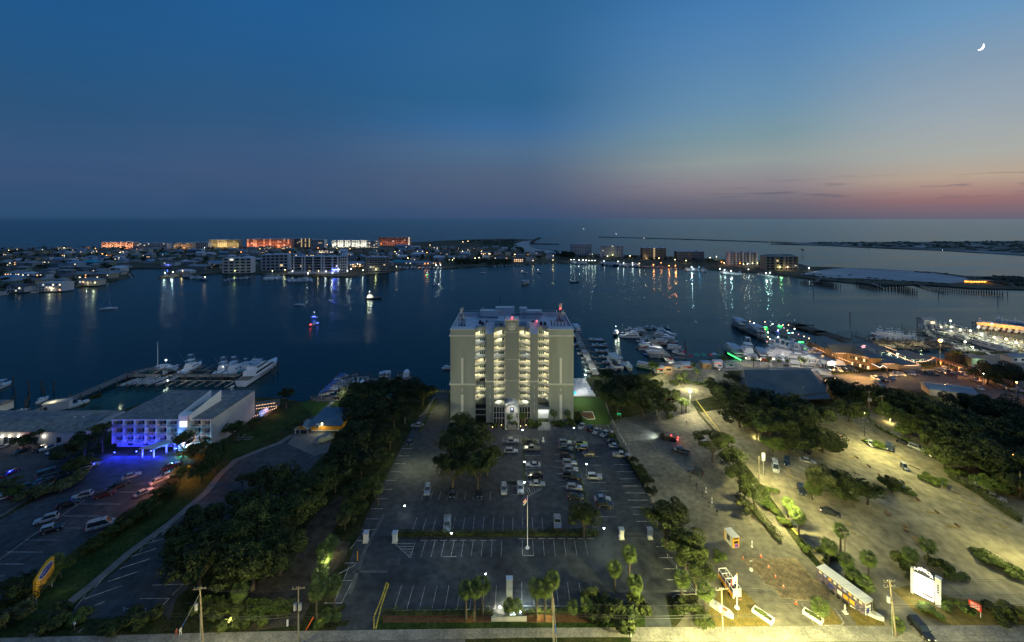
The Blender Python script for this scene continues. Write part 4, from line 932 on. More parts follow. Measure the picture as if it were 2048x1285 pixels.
house(800,496,26,14,2,'hip','w_pale','r_blue',0,.1,'blue roofed house directly below the dark red block');house(815,497,22,14,2,'cross','w_pale','r_blue',0,.1,'second blue roofed house below the dark red block')
house(930,512,22,16,2,'hip','w_pale','r_pale',0,.5,'pale house among the warm lit homes');house(1002,521,26,12,2,'flat','w_white','r_dark',0,.4,'flat white harbour house just left of the beach')
house(1037,524,18,10,2,'hip','w_cream','r_dark',0,2.2,'house with glowing amber windows below the beach');house(1060,523,15,10,3,'flat','w_white','r_dark',0,.3,'slim white flat roofed house beside the amber one')
house(1100,519,16,10,3,'flat','w_pale','r_grey',0,.1,'three storey pale house alone below the beach point')
# the rest of the island, plot by plot
looks = [('w_white','r_pale','white house with a pale'),('w_grey','r_grey','grey house with a grey'),('w_tan','r_brown','tan house with a brown'),('w_cream','r_grey','cream house with a grey'),('w_pale','r_blue','pale house with a blue'),('w_white','r_dark','white house with a dark'),('w_tan','r_dark','tan house with a dark'),('w_green','r_grey','green house with a grey')]
IM = [(235,490,'the salmon block'),(303,492,'the low white terraced block'),(447,488,'the yellow lit beige block'),(537,487,'the longest red block'),(620,487,'the grey yellow lit block'),(705,488,'the fully lit white block'),(788,483,'the dark red block'),(473,532,'the five storey white block'),(549,526,'the curved white block'),(636,530,'the largest waterfront block'),(751,530,'the seven storey grey block'),(183,531,'the teal roofed house'),(113,570,'the big white house'),(342,525,'the blue glowing house'),(328,511,'the green roofed house'),(848,526,'the blue boathouse'),(890,505,'the floodlit grey building'),(960,520,'the dark wooded shore'),(1050,517,'the amber lit house'),(1060,492,'the white beach'),(40,522,'the low pale roof at the left edge'),(930,490,'the dark point of the island'),(390,502,'the blue gabled house'),(1164,500,'the leftmost tower block'),(1309,510,'the dark fronted tower'),(1486,520,'the brightest tower'),(1226,505,'the tower with the lit lobby'),(60,500,'the far left shore'),(130,505,'the left beach houses')]
BLK = [(203,266,498),(273,333,498),(347,416,498),(418,477,496),(493,582,496),(589,648,498),(664,755,497),(757,820,493),(446,500,547),(525,575,541),(582,693,546),(732,771,546)]
def free(px,py,w,s):
    for a,b,c in HOUSES_PX:
        if abs(a-px) < (w*s*.5+c*.5) and abs(b-py) < 3.2*s+1.2: return False
    for a,b,c in BLK:
        if a-w*s*.5 < px < b+w*s*.5 and c-7*s < py < c+2.5: return False
        if c > 520 and a-4 < px < b+4 and c-12 < py < c: return False
    return True
HOUSES_PX = [(a,b,w*ppm(b)) for a,b,w in HOUSES]
def shore_y(px):
    pts = [(0,584),(110,574),(175,566),(240,552),(266,548),(268,533),(340,533),(350,546),(480,541),(545,543),(690,546),(740,543),(800,534),(900,531),(960,524),(1060,523),(1130,519),(1240,522),(1340,528),(1420,532),(1480,537),(1600,548)]
    for (a,b),(c,d) in zip(pts,pts[1:]):
        if a <= px <= c: return b+(d-b)*(px-a)/(c-a)
    return 584
def far_y(px):
    pts = [(-100,501),(150,498.5),(500,497),(820,489),(900,483),(1000,484),(1020,500),(1060,509),(1130,508),(1300,515),(1600,530)]
    for (a,b),(c,d) in zip(pts,pts[1:]):
        if a <= px <= c: return b+(d-b)*(px-a)/(c-a)
    return 500
nh = 0;py = 499.0
while py < 582 and nh < 232:
    s = ppm(py);px = hr.uniform(2,18)
    while px < 1125:
        w = hr.choice((12,14,16,18,20));d = hr.choice((9,11,13))
        qx = px+w*s/2;qy = py+hr.uniform(-1,1)
        if far_y(qx) < qy < shore_y(qx)-3 and free(qx,qy,w,s) and not (258 < qx < 350 and qy > 529) and not (905 < qx < 1010 and qy > 521) and hr.random() < .9:
            wm,rm,nm = hr.choice(looks);kind = hr.choice(('hip','hip','gable','cross'));st = hr.choice((1,2,2))
            t = house(qx,qy,w,d,st,kind,wm,rm,hr.choice((0,0,.12,-.12,1.57)),(.8 if hr.random() < .28 else 0))
            auto(t,('one storey ' if st == 1 else 'two storey ')+nm+(' hipped roof' if kind == 'hip' else ' gabled roof' if kind == 'gable' else ' cross gabled roof'),IM)
            HOUSES_PX.append((qx,qy,w*s));nh += 1
        px += w*s+hr.uniform(4,13)*s
    py += 8.2*s*.62
# sheds and the orange lit pavilion on the sand spit
t = thing('beach_pavilion','long low pavilion glowing orange on the sand spit at the right','pavilion',P(1958,566),-.03)
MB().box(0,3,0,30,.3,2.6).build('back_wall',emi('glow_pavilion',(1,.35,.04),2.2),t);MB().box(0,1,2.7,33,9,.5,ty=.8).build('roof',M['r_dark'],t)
for i in range(9): MB().box(-14+i*3.5,-2,0,.3,.3,2.7).build('post',M['wood'],t)
for q in (-10,0,10): lamp(t,(q,-1,2.1),1300,(1,.35,.06),.3)
t = thing('beach_shelter','row of dark open shelters behind the orange pavilion','shelter',P(1967,557))
MB().box(0,0,2.2,26,4,.4).build('roof',M['r_dark'],t)
for i in range(7): MB().box(-12+i*4,0,0,.4,.4,2.2).build('post',M['white'],t)
# ------------------------------------------------------------------ jetties of rock
def jetty(name,pts,w,label,hgt=1.6):
    t = thing(name,label,'jetty',(0,0,0));rr = random.Random(5);pp = [P(*p) for p in pts];mb_ = MB()
    for a,b in zip(pp,pp[1:]):
        n = max(2,int((b-a).length/3.2));d = (b-a).normalized();nn = Vector((-d.y,d.x,0))
        for i in range(n):
            for k in range(2):
                c = a.lerp(b,(i+rr.random()*.6)/n)+nn*rr.uniform(-w/2,w/2);r = rr.uniform(1.6,2.8)
                mb_.box(c.x,c.y,-2.2,r*1.5,r*1.2,2.2+hgt*rr.uniform(.5,1),0,rr.uniform(0,3),.6,.6)
    o = mb_.build('rock_armour',M['rock'],t,kind='stuff');return t
jetty('rock_jetty',[(1198,474.2),(1350,478.2),(1500,483),(1650,488.5)],9,'long straight rock jetty reaching out from the barrier island')
jetty('rock_jetty',[(1062,487.5),(1066,483),(1072,479.5),(1080,476.2)],12,'short angled rock jetty at the white beach',2)
jetty('rock_jetty',[(1062,487.8),(1119,488.8)],6,'thin low rock groyne right of the white beach')
jetty('rock_jetty',[(1830,544.8),(1864,546.6)],4,'short dark rock groyne left of the gap beside the sand flat');jetty('rock_jetty',[(1870,547),(1896,548.5)],4,'second short dark rock groyne at the tip of the sand flat')
jetty('rock_jetty',[(1986,552.8),(2060,555.5)],4,'low dark rock groyne at the right edge beyond the pavilion')
# ------------------------------------------------------------------ trees
def leafmat(name,c1,c2,rnd=.2):
    m = mat(name,c1,.75,.25,var=.45,vscale=.55,detail=5,world=True,col2=c2,rnd=rnd)
    return m
dm('bark',(.10,.08,.06),.9,.2,var=.3,vscale=4,mul=(3,3,.6))
leafmat('leaf_oak',(.022,.036,.010),(.085,.105,.026),.25);leafmat('leaf_dark',(.015,.026,.010),(.055,.072,.022),.25);leafmat('leaf_bright',(.05,.085,.016),(.12,.16,.03));leafmat('leaf_olive',(.05,.06,.02),(.10,.11,.04))
leafmat('leaf_palm',(.05,.08,.018),(.12,.16,.035));leafmat('leaf_far',(.016,.028,.016),(.04,.052,.026))
def crown_mesh(seed,n,leaf,mname,lobes=9,flat=.62,gap=.35):
    """leaf sized faces scattered through overlapping lobes inside a unit crown"""
    r = random.Random(seed);L_ = []
    for i in range(lobes):
        a = 2*math.pi*i/lobes+r.uniform(-.5,.5);q = r.uniform(.25,.8) if i else 0
        L_.append((q*math.cos(a),q*math.sin(a),r.uniform(-.28,.34)*flat+.06,r.uniform(.16,.42)))
    v = [];f = []
    for i in range(n):
        c = L_[r.randrange(lobes)]
        while True:
            d = Vector((r.uniform(-1,1),r.uniform(-1,1),r.uniform(-1,1)))
            if .02 < d.length < 1: break
        d = d.normalized()*(d.length**.35)
        if d.z < -.45: d.z *= .6
        p = Vector((c[0]+d.x*c[3],c[1]+d.y*c[3],c[2]+d.z*c[3]*flat*1.15))
        if noise.noise(p*3.3+Vector((seed,0,0))) < -gap: continue
        s = leaf*r.uniform(.6,1.3)
        nrm = (d+Vector((r.uniform(-1,1),r.uniform(-1,1),r.uniform(-.6,1)))*.9).normalized()
        t = nrm.orthogonal().normalized();b = nrm.cross(t);an = r.uniform(0,6.28);t,b = t*math.cos(an)+b*math.sin(an),b*math.cos(an)-t*math.sin(an)
        k = len(v);v += [tuple(p-t*s),tuple(p-b*s*.55),tuple(p+t*s),tuple(p+b*s*.55)];f.append((k,k+1,k+2,k+3))
    me = bpy.data.meshes.new('crown');me.from_pydata(v,[],f);me.materials.append(M.get(mname) or MATS[mname]);return me
def trunk_mesh(seed,h=1.0,spread=.55,th=.05):
    """trunk and limbs for a tree whose crown radius is 1 and whose crown centre is at z=h"""
    r = random.Random(seed);mb_ = MB()
    f_ = Vector((r.uniform(-.06,.06),r.uniform(-.06,.06),h*.45));mb_.tube((0,0,-.02),f_,th*1.25,th*.8,8)
    for i in range(6):
        a = 2*math.pi*i/6+r.uniform(-.4,.4);q = spread*r.uniform(.7,1.15);m_ = f_+Vector((math.cos(a)*q*.5,math.sin(a)*q*.5,h*.30));e = f_+Vector((math.cos(a)*q,math.sin(a)*q,h*r.uniform(.5,.75)))
        mb_.tube(f_,m_,th*.55,th*.38,6);mb_.tube(m_,e,th*.38,th*.12,5)
        mb_.tube(m_,m_+Vector((r.uniform(-.2,.2),r.uniform(-.2,.2),.3)),th*.25,th*.08,4)
    return mb_.mesh('trunk',MATS['bark'])
TV = {}
def tvar(kind,i):
    k = (kind,i)
    if k not in TV:
        n,leaf,mn,lobes,flat,gap = {'oak': (11000,.036,'leaf_oak',19,.62,.12),'dark': (10500,.040,'leaf_dark',17,.66,.16),'bright': (5200,.050,'leaf_bright',10,.7,.22),
            'small': (1500,.10,'leaf_oak',7,.8,.35),'bushy': (1400,.10,'leaf_bright',6,.8,.4),'far': (420,.17,'leaf_far',7,.75,.5),'olive': (1500,.09,'leaf_olive',7,.7,.35)}[kind]
        TV[k] = (crown_mesh(hash((kind == 'oak',i))*3+i*17+len(kind),n,leaf,mn,lobes,flat,gap),trunk_mesh(i+len(kind)))
    return TV[k]
tr_ = random.Random(3)
def tree(px,py,wpx,h,kind='oak',look=None,marks=None,label=None,group='broadleaf trees',nm='tree',rz=None):
    s = ppm(py);r = wpx/s/2;p = P(px,py);i = tr_.randrange(3)
    cm,tm = tvar(kind,i)
    t = thing(nm,label or 'tree','tree',p,tr_.uniform(0,6.28) if rz is None else rz,group)
    cz = h-r*.62
    if cz < h*.35: cz = h*.5
    zs = (h-cz)/(.62)
    ob('crown',cm,t,(0,0,cz),sc=(r,r,min(r*1.2,max(r*.55,zs))))
    ob('trunk',tm,t,(0,0,0),sc=(r,r,cz))
    if not label: auto(t,look,marks)
    return t
TM = [(1024,750,'the tower'),(322,860,'the blue hotel'),(640,850,'the yellow cottage'),(1570,760,'the large blue roofed hall'),(1382,800,'the bright lot lamp'),(1460,1080,'the yellow kiosk'),(85,1160,'the yellow sign'),(200,1050,'the white van'),(1855,1160,'the white lit sign'),(1690,960,'the fenced planter'),(840,1000,'the tower drive'),(1170,1060,'the tower lot hedge'),(560,1100,'the vacant lot'),(1765,830,'the two utility poles'),(1950,740,'the orange lamp'),(760,880,'the wooded strip'),(1960,940,'the right end of the sand lot'),(1470,930,'the lot divider'),(1440,880,'the police car'),(60,890,'the barrel roofed shop'),(1270,800,'the tower garden')]
BIG = 'large dark spreading oak';MID = 'rounded dark evergreen oak'
for a in [(352,1150,70,9,'oak'),(398,1178,145,11,'oak'),(455,1130,130,11,'oak'),(505,1180,150,11,'oak'),(395,1100,110,10,'dark'),(560,1150,120,10,'oak'),(520,1080,120,11,'oak'),(590,1070,120,11,'oak'),(625,1020,100,10,'oak'),(560,1010,110,11,'oak'),(520,990,70,8,'oak'),(486,980,30,5,'oak'),(470,1050,90,9,'dark'),
          (716,830,80,10,'dark'),(720,805,80,10,'dark'),(765,800,80,10,'dark'),(805,805,80,11,'dark'),(845,812,64,10,'dark'),(722,862,76,11,'dark'),(745,850,90,12,'dark'),(790,860,70,11,'dark'),(708,905,76,11,'dark'),(735,905,90,11,'dark'),(780,900,50,8,'oak'),(690,950,80,10,'dark'),(720,960,90,10,'dark'),(760,950,60,8,'oak'),(670,985,70,9,'oak'),(720,1010,80,8,'oak'),(690,1060,50,5,'olive'),(705,1045,60,6,'oak'),(755,985,44,6,'oak'),
          (905,985,80,12,'oak'),(955,988,90,13,'oak'),(930,940,110,15,'oak'),(975,955,70,10,'oak'),(900,930,70,12,'oak'),(925,880,56,10,'oak'),(885,965,46,9,'oak'),(960,900,60,9,'oak')]:
    tree(*a[:5],look=BIG if a[2] > 90 else MID,marks=TM)
for a in [(1168,1078,80,9,'oak'),(1330,1095,100,11,'oak'),(1370,1140,110,10,'oak'),(1392,1180,90,8.5,'oak'),(1345,1060,70,8,'oak'),(1280,962,34,5,'oak'),(1293,986,34,5.5,'oak'),(1302,1008,30,5,'oak'),(1268,935,20,3.5,'oak'),
          (1215,800,70,9,'dark'),(1235,825,76,10,'oak'),(1285,832,96,12,'oak'),(1255,790,70,10,'dark'),(1300,800,80,10,'oak'),(1330,812,60,9,'oak'),(1335,838,44,7,'oak'),(1232,858,26,6,'oak'),(1212,770,40,8,'dark'),
          (1430,792,60,8,'dark'),(1470,815,90,10,'dark'),(1520,825,90,10,'dark'),(1570,830,100,10,'oak'),(1480,855,80,9,'dark'),(1540,870,100,10,'dark'),(1600,880,110,11,'oak'),(1645,905,96,9,'oak'),(1590,905,70,7,'oak'),(1620,850,90,10,'dark'),(1545,905,50,6,'bright'),
          (1425,925,72,11,'oak'),(1462,950,70,9,'oak'),(1480,985,66,8,'oak'),(1448,905,40,7,'bright'),(1508,1010,60,6,'oak'),(1492,1030,40,4,'olive'),
          (1690,800,80,9,'dark'),(1735,810,90,10,'oak'),(1700,845,80,10,'dark'),(1775,812,80,9,'oak'),(1780,845,60,8,'bright'),(1820,830,90,9,'dark'),(1860,845,90,10,'oak'),(1910,860,100,10,'dark'),(1850,880,100,10,'oak'),(1900,905,110,10,'oak'),(1955,900,110,11,'dark'),(2010,900,110,11,'dark'),(1940,945,120,10,'oak'),(2000,955,120,11,'dark'),(2045,960,100,10,'dark'),(1890,935,80,8,'oak'),(1965,835,80,9,'dark'),(2010,840,90,10,'dark'),(2040,870,90,10,'dark'),(1930,825,70,9,'dark'),(2040,1000,80,8,'oak'),(1985,990,60,6,'bright'),
          (1640,985,84,8,'olive'),(1690,1000,100,8,'oak'),(1735,1010,70,7,'oak'),(1625,1000,44,5,'bright'),(1785,985,52,5,'oak'),(1803,883,32,6,'bright'),(1820,878,30,5,'oak'),(1596,893,34,6,'oak'),
          (1975,768,60,9,'dark'),(2025,772,60,9,'dark'),(2000,757,70,9,'dark'),(1478,785,30,8,'dark'),(1460,775,28,7,'dark'),(1490,768,20,5,'dark')]:
    tree(*a[:5],look=BIG if a[2] > 90 else (MID if a[4] in ('oak','dark') else 'light green leafy tree' if a[4] == 'bright' else 'greyish olive tree'),marks=TM)
for a in [(48,902,44,6,'oak'),(75,898,26,7,'oak'),(140,925,70,7,'dark'),(170,915,70,9,'dark'),(205,905,46,11,'oak'),(160,945,60,6,'oak'),(366,915,54,9,'oak'),(398,935,70,9,'oak'),(430,950,70,9,'oak'),(450,925,46,8,'oak'),(468,880,46,7,'oak'),(405,965,60,7,'oak'),(360,970,40,6,'bright'),(573,818,36,9,'dark'),(597,868,22,5,'oak'),(330,1000,50,5,'oak'),(300,1030,50,5,'oak'),(262,1052,50,4.5,'oak'),(225,1075,40,3.5,'oak'),(190,1100,40,3,'oak'),(122,1155,50,5,'bright'),(60,1195,80,5,'oak'),(20,1200,60,5,'oak'),(10,1255,60,4,'olive'),(50,1235,60,4,'olive'),(25,995,40,4,'bright'),(60,1000,60,3.5,'olive'),(120,985,60,3.5,'olive'),(150,965,50,3.5,'olive'),(20,975,50,2.5,'olive'),(510,858,26,4,'oak'),(190,800,22,3,'small'),(165,822,16,3,'small')]:
    tree(*a[:5],look=MID if a[3] > 6 else ('low dark leafy tree' if a[4] == 'oak' else 'low olive green bush'),marks=TM)
# branching shrubs and hedges
def shrub(px,py,wpx,h,kind,look,label=None):
    s = ppm(py);r = wpx/s/2;i = tr_.randrange(2);cm,_ = tvar(kind,i)
    t = thing('shrub',label or 'shrub','shrub',P(px,py),tr_.uniform(0,6),'shrubs around the lots')
    ob('foliage',cm,t,(0,0,h*.42),sc=(r,r,h*.9))
    for k in range(3): MB().tube((0,0,0),(math.cos(k*2.1)*r*.4,math.sin(k*2.1)*r*.4,h*.45),.06,.03,5).build('stem',MATS['bark'],t)
    if not label: auto(t,look,TM)
    return t
for a in [(1750,893,40,2),(1735,888,20,1.5),(1812,885,24,2),(1655,888,36,1.8),(1632,886,26,1.6),(1580,888,30,1.4),(1855,963,34,2.4),(1880,970,34,2.2),(1776,975,40,2.6),(1805,982,40,1.6),(1925,950,50,1.4),(1900,945,30,1.2),(2020,990,60,3),(1560,900,26,2),(1030,852,22,2.2),(1064,853,26,2.6),(1076,853,16,2.2),(990,856,20,2),(1010,858,12,1),(1120,852,26,1.8),(1140,850,24,2.4),(1155,842,24,3.4),(1108,850,16,2),(1225,880,24,2.4),(1340,836,22,2),(1365,765,36,2.5),(1350,768,26,2),(1398,770,24,1.6)]:
    shrub(*a,'bushy' if a[3] < 3 else 'small','clipped green shrub' if a[3] < 2 else 'leafy green shrub')
for a in [(1215,1240,70,4),(1255,1250,80,4.2),(1190,1215,60,3.4),(1275,1225,50,3.5),(1370,1225,50,2.5),(1400,1245,60,2.4),(1440,1120,40,2),(100,1250,80,2.5),(150,1245,60,2),(250,1250,80,2.4),(290,1245,60,2.4),(225,1255,40,1.6),(430,1235,60,2.6),(470,1245,70,2.4),(520,1240,60,2.2),(400,1225,40,2.2),(1810,1140,50,4.6),(1835,1175,40,2.4),(1890,1215,40,2),(1860,1225,50,1.6),(1930,1225,40,2),(2000,1235,60,3),(2040,1240,50,3),(1880,1140,44,3),(1905,1155,50,2.2),(1990,1130,60,1.8),(2025,1150,60,1.8),(1960,1112,40,1.4),(1570,1050,30,2),(1610,1100,30,1.6),(1540,1020,40,2.2),(700,1015,40,2),(650,1100,40,2),(655,1240,60,1.6),(1545,985,30,1.6),(1705,1192,40,3),(1655,1120,40,2.6)]:
    shrub(*a,'small' if a[3] > 2.2 else 'bushy','tall leafy bush' if a[3] > 3 else 'low spreading bush')
def hedge(pts,w,h,label,kind='leaf_bright',nm='hedge',dens=60):
    t = thing(nm,label,'hedge',(0,0,0),0,None);r = random.Random(int(pts[0][0]));pp = [P(*p) for p in pts];v = [];f = []
    core = MB()
    for a,b in zip(pp,pp[1:]):
        d = b-a;n = int(d.length*dens*w*h*.5)+20;dn = d.normalized();nn = Vector((-dn.y,dn.x,0))
        c = (a+b)/2;core.box(c.x,c.y,0,d.length,w*.35,h*.5,rot=math.atan2(d.y,d.x))
        for i in range(n):
            u_ = r.random();q = r.uniform(-1,1);z = h*(1-r.random()**2*.9);hh = .8+.35*noise.noise(Vector((a.x+u_*d.x,a.y+u_*d.y,0))*.7)
            p = a+d*u_+nn*q*w/2*(1.1-.2*(z/h));p.z = z*hh+.05;s = r.uniform(.10,.2)
            t1 = Vector((r.uniform(-1,1),r.uniform(-1,1),r.uniform(-1,1))).normalized();t2 = t1.orthogonal().normalized()
            k = len(v);v += [tuple(p-t1*s),tuple(p-t2*s*.6),tuple(p+t1*s),tuple(p+t2*s*.6)];f.append((k,k+1,k+2,k+3))
    core.build('inner_twigs',MATS['leaf_dark'],t)
    me = bpy.data.meshes.new('foliage');me.from_pydata(v,[],f);me.materials.append(MATS[kind]);ob('foliage',me,t,kind='stuff');return t
hedge([(795,1072),(1000,1072),(1196,1070)],2.0,1.4,'long low hedge crossing the tower lot between the gate pillars','leaf_oak')
hedge([(1215,865),(1250,912),(1290,975)],1.6,1.7,'dark boundary hedge between the tower lot and the harbour street','leaf_dark')
hedge([(766,1230),(985,1230)],1.4,1.2,'trimmed hedge behind the three left palms on the front lawn','leaf_oak')
hedge([(1044,1228),(1180,1226)],1.2,1.0,'trimmed hedge behind the three lit palms on the front lawn')
hedge([(628,1262),(650,1236),(678,1222),(690,1214)],1.0,1.0,'curved hedge beside the tower drive entrance','leaf_oak')
hedge([(1049,878),(1047,930),(1048,975)],.9,.35,'thin strip of grass between the stalls nearest the porch','leaf_bright','planting_strip')
hedge([(1142,878),(1153,930),(1168,985),(1182,1040)],1.3,.3,'bright green slanting grass strip in the tower lot','leaf_bright','planting_strip')
hedge([(1005,966),(1043,966)],1.0,.5,'short grass strip across the stalls under the big oak','leaf_bright','planting_strip')
hedge([(1735,840),(1765,862),(1800,880)],1.4,1.2,'bright hedge along the floodlit path by the utility poles')
hedge([(60,1175),(0,1222),(-80,1275)],3.0,2.0,'overgrown hedge along the lower edge of the hotel lot','leaf_oak')
hedge([(350,985),(300,1020),(255,1050),(160,1115)],3.0,2.2,'long overgrown hedge between the hotel lot and the lawn strip','leaf_oak')
hedge([(390,1218),(480,1222),(585,1225)],3.2,1.8,'rough green thicket beside the left pavement','leaf_bright')
hedge([(1475,995),(1530,1050),(1560,1085)],2.4,1.6,'ragged hedge dividing the harbour street from the sand lot','leaf_olive')
hedge([(2040,1045),(1960,990),(1900,955)],3.0,1.8,'scrubby hedge on the far right edge of the sand lot','leaf_olive')
hedge([(2060,1165),(2000,1130),(1955,1105)],3.2,1.2,'low bank of scrub at the right edge near the lit sign','leaf_oak')
hedge([(840,868),(872,800)],1.0,1.0,'hedge beside the narrow drive left of the tower','leaf_bright')
# ------------------------------------------------------------------ palms
def frond_mesh(seed,L_=1.0,fan=True):
    r = random.Random(seed);mb_ = MB();pts = []
    for i in range(6):
        t = i/5;pts.append(Vector((t*L_*.9,0,.22*L_*math.sin(t*2.2)-.42*L_*t*t)))
    mb_.path(pts,.02*L_,3)
    if fan:
        c = pts[3]
        for k in range(15):
            a = (k/14-.5)*3.3;d = Vector((math.cos(a),math.sin(a),-.25-.25*abs(math.sin(a))));e = c+d*L_*.55*r.uniform(.85,1.1);n_ = Vector((-math.sin(a),math.cos(a),0))*.035*L_
            m_ = c.lerp(e,.55)+Vector((0,0,.05*L_));mb_.face([c,m_-n_,e-Vector((0,0,.1*L_)),m_+n_])
    else:
        for i in range(16):
            t = .15+.85*i/15;c = Vector((t*L_*.9,0,.22*L_*math.sin(t*2.2)-.42*L_*t*t))
            for sgn in (-1,1):
                ln = L_*.34*math.sin(math.pi*(.18+.75*t));e = c+Vector((ln*.5,sgn*ln,-ln*.55));mb_.face([c-Vector((.02*L_,0,0)),e,c+Vector((.035*L_,0,0))])
    return mb_.mesh('frond',MATS['leaf_palm'])
FR = {}
def palm(px,py,h,look='cabbage palm',marks=None,label=None,rf=1.9,n=26,fan=True,parts=True,lean=0.0,group='palm trees',seed=None):
    r = random.Random(int(px*7+py));p = P(px,py)
    t = thing('palm_tree',label or 'palm','palm tree',p,r.uniform(0,6),group)
    mb_ = MB();q = [Vector((lean*h*(i/4)**2,0,h*i/4)) for i in range(5)]
    for i in range(4): mb_.tube(q[i],q[i+1],.24-.02*i,.22-.02*i,7)
    mb_.ball((q[4].x,0,h),.34,n=6);mb_.build('trunk',MATS['bark'] if h > 6 and False else M['piling'],t)
    for v_ in range(3):
        if (v_,fan) not in FR: FR[(v_,fan)] = frond_mesh(v_,1.0,fan)
    if parts:
        for i in range(n):
            o = ob('frond',FR[(i % 3,fan)],t,(q[4].x,0,h+.1));o.scale = (rf*r.uniform(.85,1.1),)*3
            o.rotation_euler = (0,rad(-58+ (i/n)*118),i*2.39996+r.uniform(-.2,.2))
    else:
        c = MB();base = FR[(0,fan)]
        for i in range(16):
            e = Matrix.Rotation(i*2.4,4,'Z') @ Matrix.Rotation(rad(-50+i/16*105),4,'Y') @ Matrix.Scale(rf,4)
            c.add([tuple(e @ vv.co+Vector((q[4].x,0,h))) for vv in base.vertices],[tuple(pp.vertices) for pp in base.polygons])
        c.build('crown',MATS['leaf_palm'],t,kind='stuff')
    if not label: auto(t,look,marks or TM)
    return t
for a in [(1576,1036,4.0),(1598,1070,4.6),(1590,1050,3.4),(1681,1105,5.4),(1659,1132,4.6),(1692,1160,4.2),(1737,1168,5.6),(1730,1198,3.2),(1640,1242,2.8),(1707,1180,3.0),(633,1246,6.6),(668,1218,5.0),(650,1170,6.0),(640,1200,5.0),(662,1135,5.6),(932,1240,6.2),(949,1242,6.4),(965,1234,6.4),(1073,1236,6.2),(1090,1241,6.4),(1104,1230,7.2),(1230,1185,5.2),(1259,1168,6.8),(1271,1212,4.6),(1364,1202,4.6),(1411,1232,5.0),(1018,1232,2.0),(1033,1230,1.8),(1145,1232,1.8),(1172,1232,2.2),(1795,1262,1.2),(480,1225,4.5),(1820,1150,4.6),(1855,1130,4.6),(108,1165,4.6)]:
    palm(*a,look='tall bare stemmed cabbage palm' if a[2] > 5.5 else ('cabbage palm' if a[2] > 3.5 else 'short bushy palm'),rf=1.9 if a[2] > 2.5 else 1.4,n=28)
for a in [(1303,750,5.6,2.6,'big date palm lit yellow by the harbour shops'),(1313,752,5.0,2.4,'second date palm right of the big lit one by the harbour shops')]: palm(a[0],a[1],a[2],label=a[4],rf=a[3],n=26,fan=False)
for a in [(1355,772,5.0),(1362,770,4.4),(1370,768,5.4),(1395,766,6.2),(1386,748,5.0),(1444,732,5.0),(1450,733,4.6),(1507,735,5.0),(1538,735,5.0),(1558,736,4.6),(1575,737,4.8),(1602,738,5.4),(1608,739,5.0),(1906,727,6),(1912,726,6.5),(1918,727,6),(1363,829,5.4),(1372,826,4.4),(1514,880,5.6),(1524,886,5.6),(1497,848,5.0),(1502,838,4.4),(1108,852,5.0),(1136,850,4.4),(1019,850,3.6),(1040,849,3.8),(1046,850,3.6),(756,1012,5),(748,995,4.5),(1490,862,3.6),(1808,868,4.2)]:
    palm(*a,parts=a[1] > 820,look='slender palm',rf=1.8,n=18)
# ------------------------------------------------------------------ trees of the island, far off
far_mesh = [tvar('far',i) for i in range(3)]
fr_ = random.Random(21);nf = 0
def fartree(px,py,w,h,g='trees among the island houses'):
    t = thing('tree','tree','tree',P(px,py),fr_.uniform(0,6),g);i = fr_.randrange(3)
    ob('crown',far_mesh[i][0],t,(0,0,h*.6),sc=(w/2,w/2,h*.55));ob('trunk',far_mesh[i][1],t,sc=(w/2,w/2,h*.6));auto(t,fr_.choice(('dark bushy tree','round dark tree','wide low tree','ragged dark tree')),IM);return t
woods = MB()
def bulk(px,py,w,h):
    p = P(px,py);r = random.Random(int(px*31+py))
    for i in range(26): d = Vector((r.gauss(0,.32)*w/2,r.gauss(0,.32)*w/2,h*r.uniform(.25,1)));s = w*.11*r.uniform(.7,1.4);n_ = Vector((r.uniform(-1,1),r.uniform(-1,1),r.uniform(-1,1))).normalized();b_ = n_.orthogonal().normalized();c_ = p+d;woods.face([c_-n_*s,c_-b_*s*.7,c_+n_*s,c_+b_*s*.7])
    woods.tube(p,p+Vector((0,0,h*.6)),.25,.12,4)
while nf < 60+230:
    px,py = fr_.uniform(0,1125),498+84*fr_.random()**1.5
    if not (far_y(px)-1 < py < shore_y(px)-1.5): continue
    if any(a-2 < px < b+2 and c-9 < py < c+1 for a,b,c in BLK): continue
    if any(abs(a-px) < c*.5 and abs(b-py) < 2 for a,b,c in HOUSES_PX): continue
    (fartree if nf < 60 else bulk)(px,py,fr_.uniform(8,15),fr_.uniform(5,9));nf += 1
for i in range(60): bulk(912+i*1.8+fr_.uniform(-2,2),fr_.uniform(522,531),fr_.uniform(10,18),fr_.uniform(4,7))
for i in range(52): px = 1105+i*9.4+fr_.uniform(-3,3);(fartree if i % 2 else bulk)(px,far_y(px)+fr_.uniform(3.5,8),fr_.uniform(8,14),fr_.uniform(4,8))
for i in range(15): fartree(1122+i*1.8,fr_.uniform(513,521),12,fr_.uniform(9,15))
woods.build('island_woods',MATS['leaf_far'],kind='stuff',label='distant dark woods between the island houses')
for px in (1418,1422,1426,1434,1445,1385,1350,1343,1290,1256,1262,1268,1520,1526,1604,1606,1540,1100,1090,1180,1186,1192): 
    palm(px,far_y(px)+fr_.uniform(7,12),fr_.uniform(7,10),look='distant palm',marks=IM,rf=2.6,parts=False,group='palms on the island')
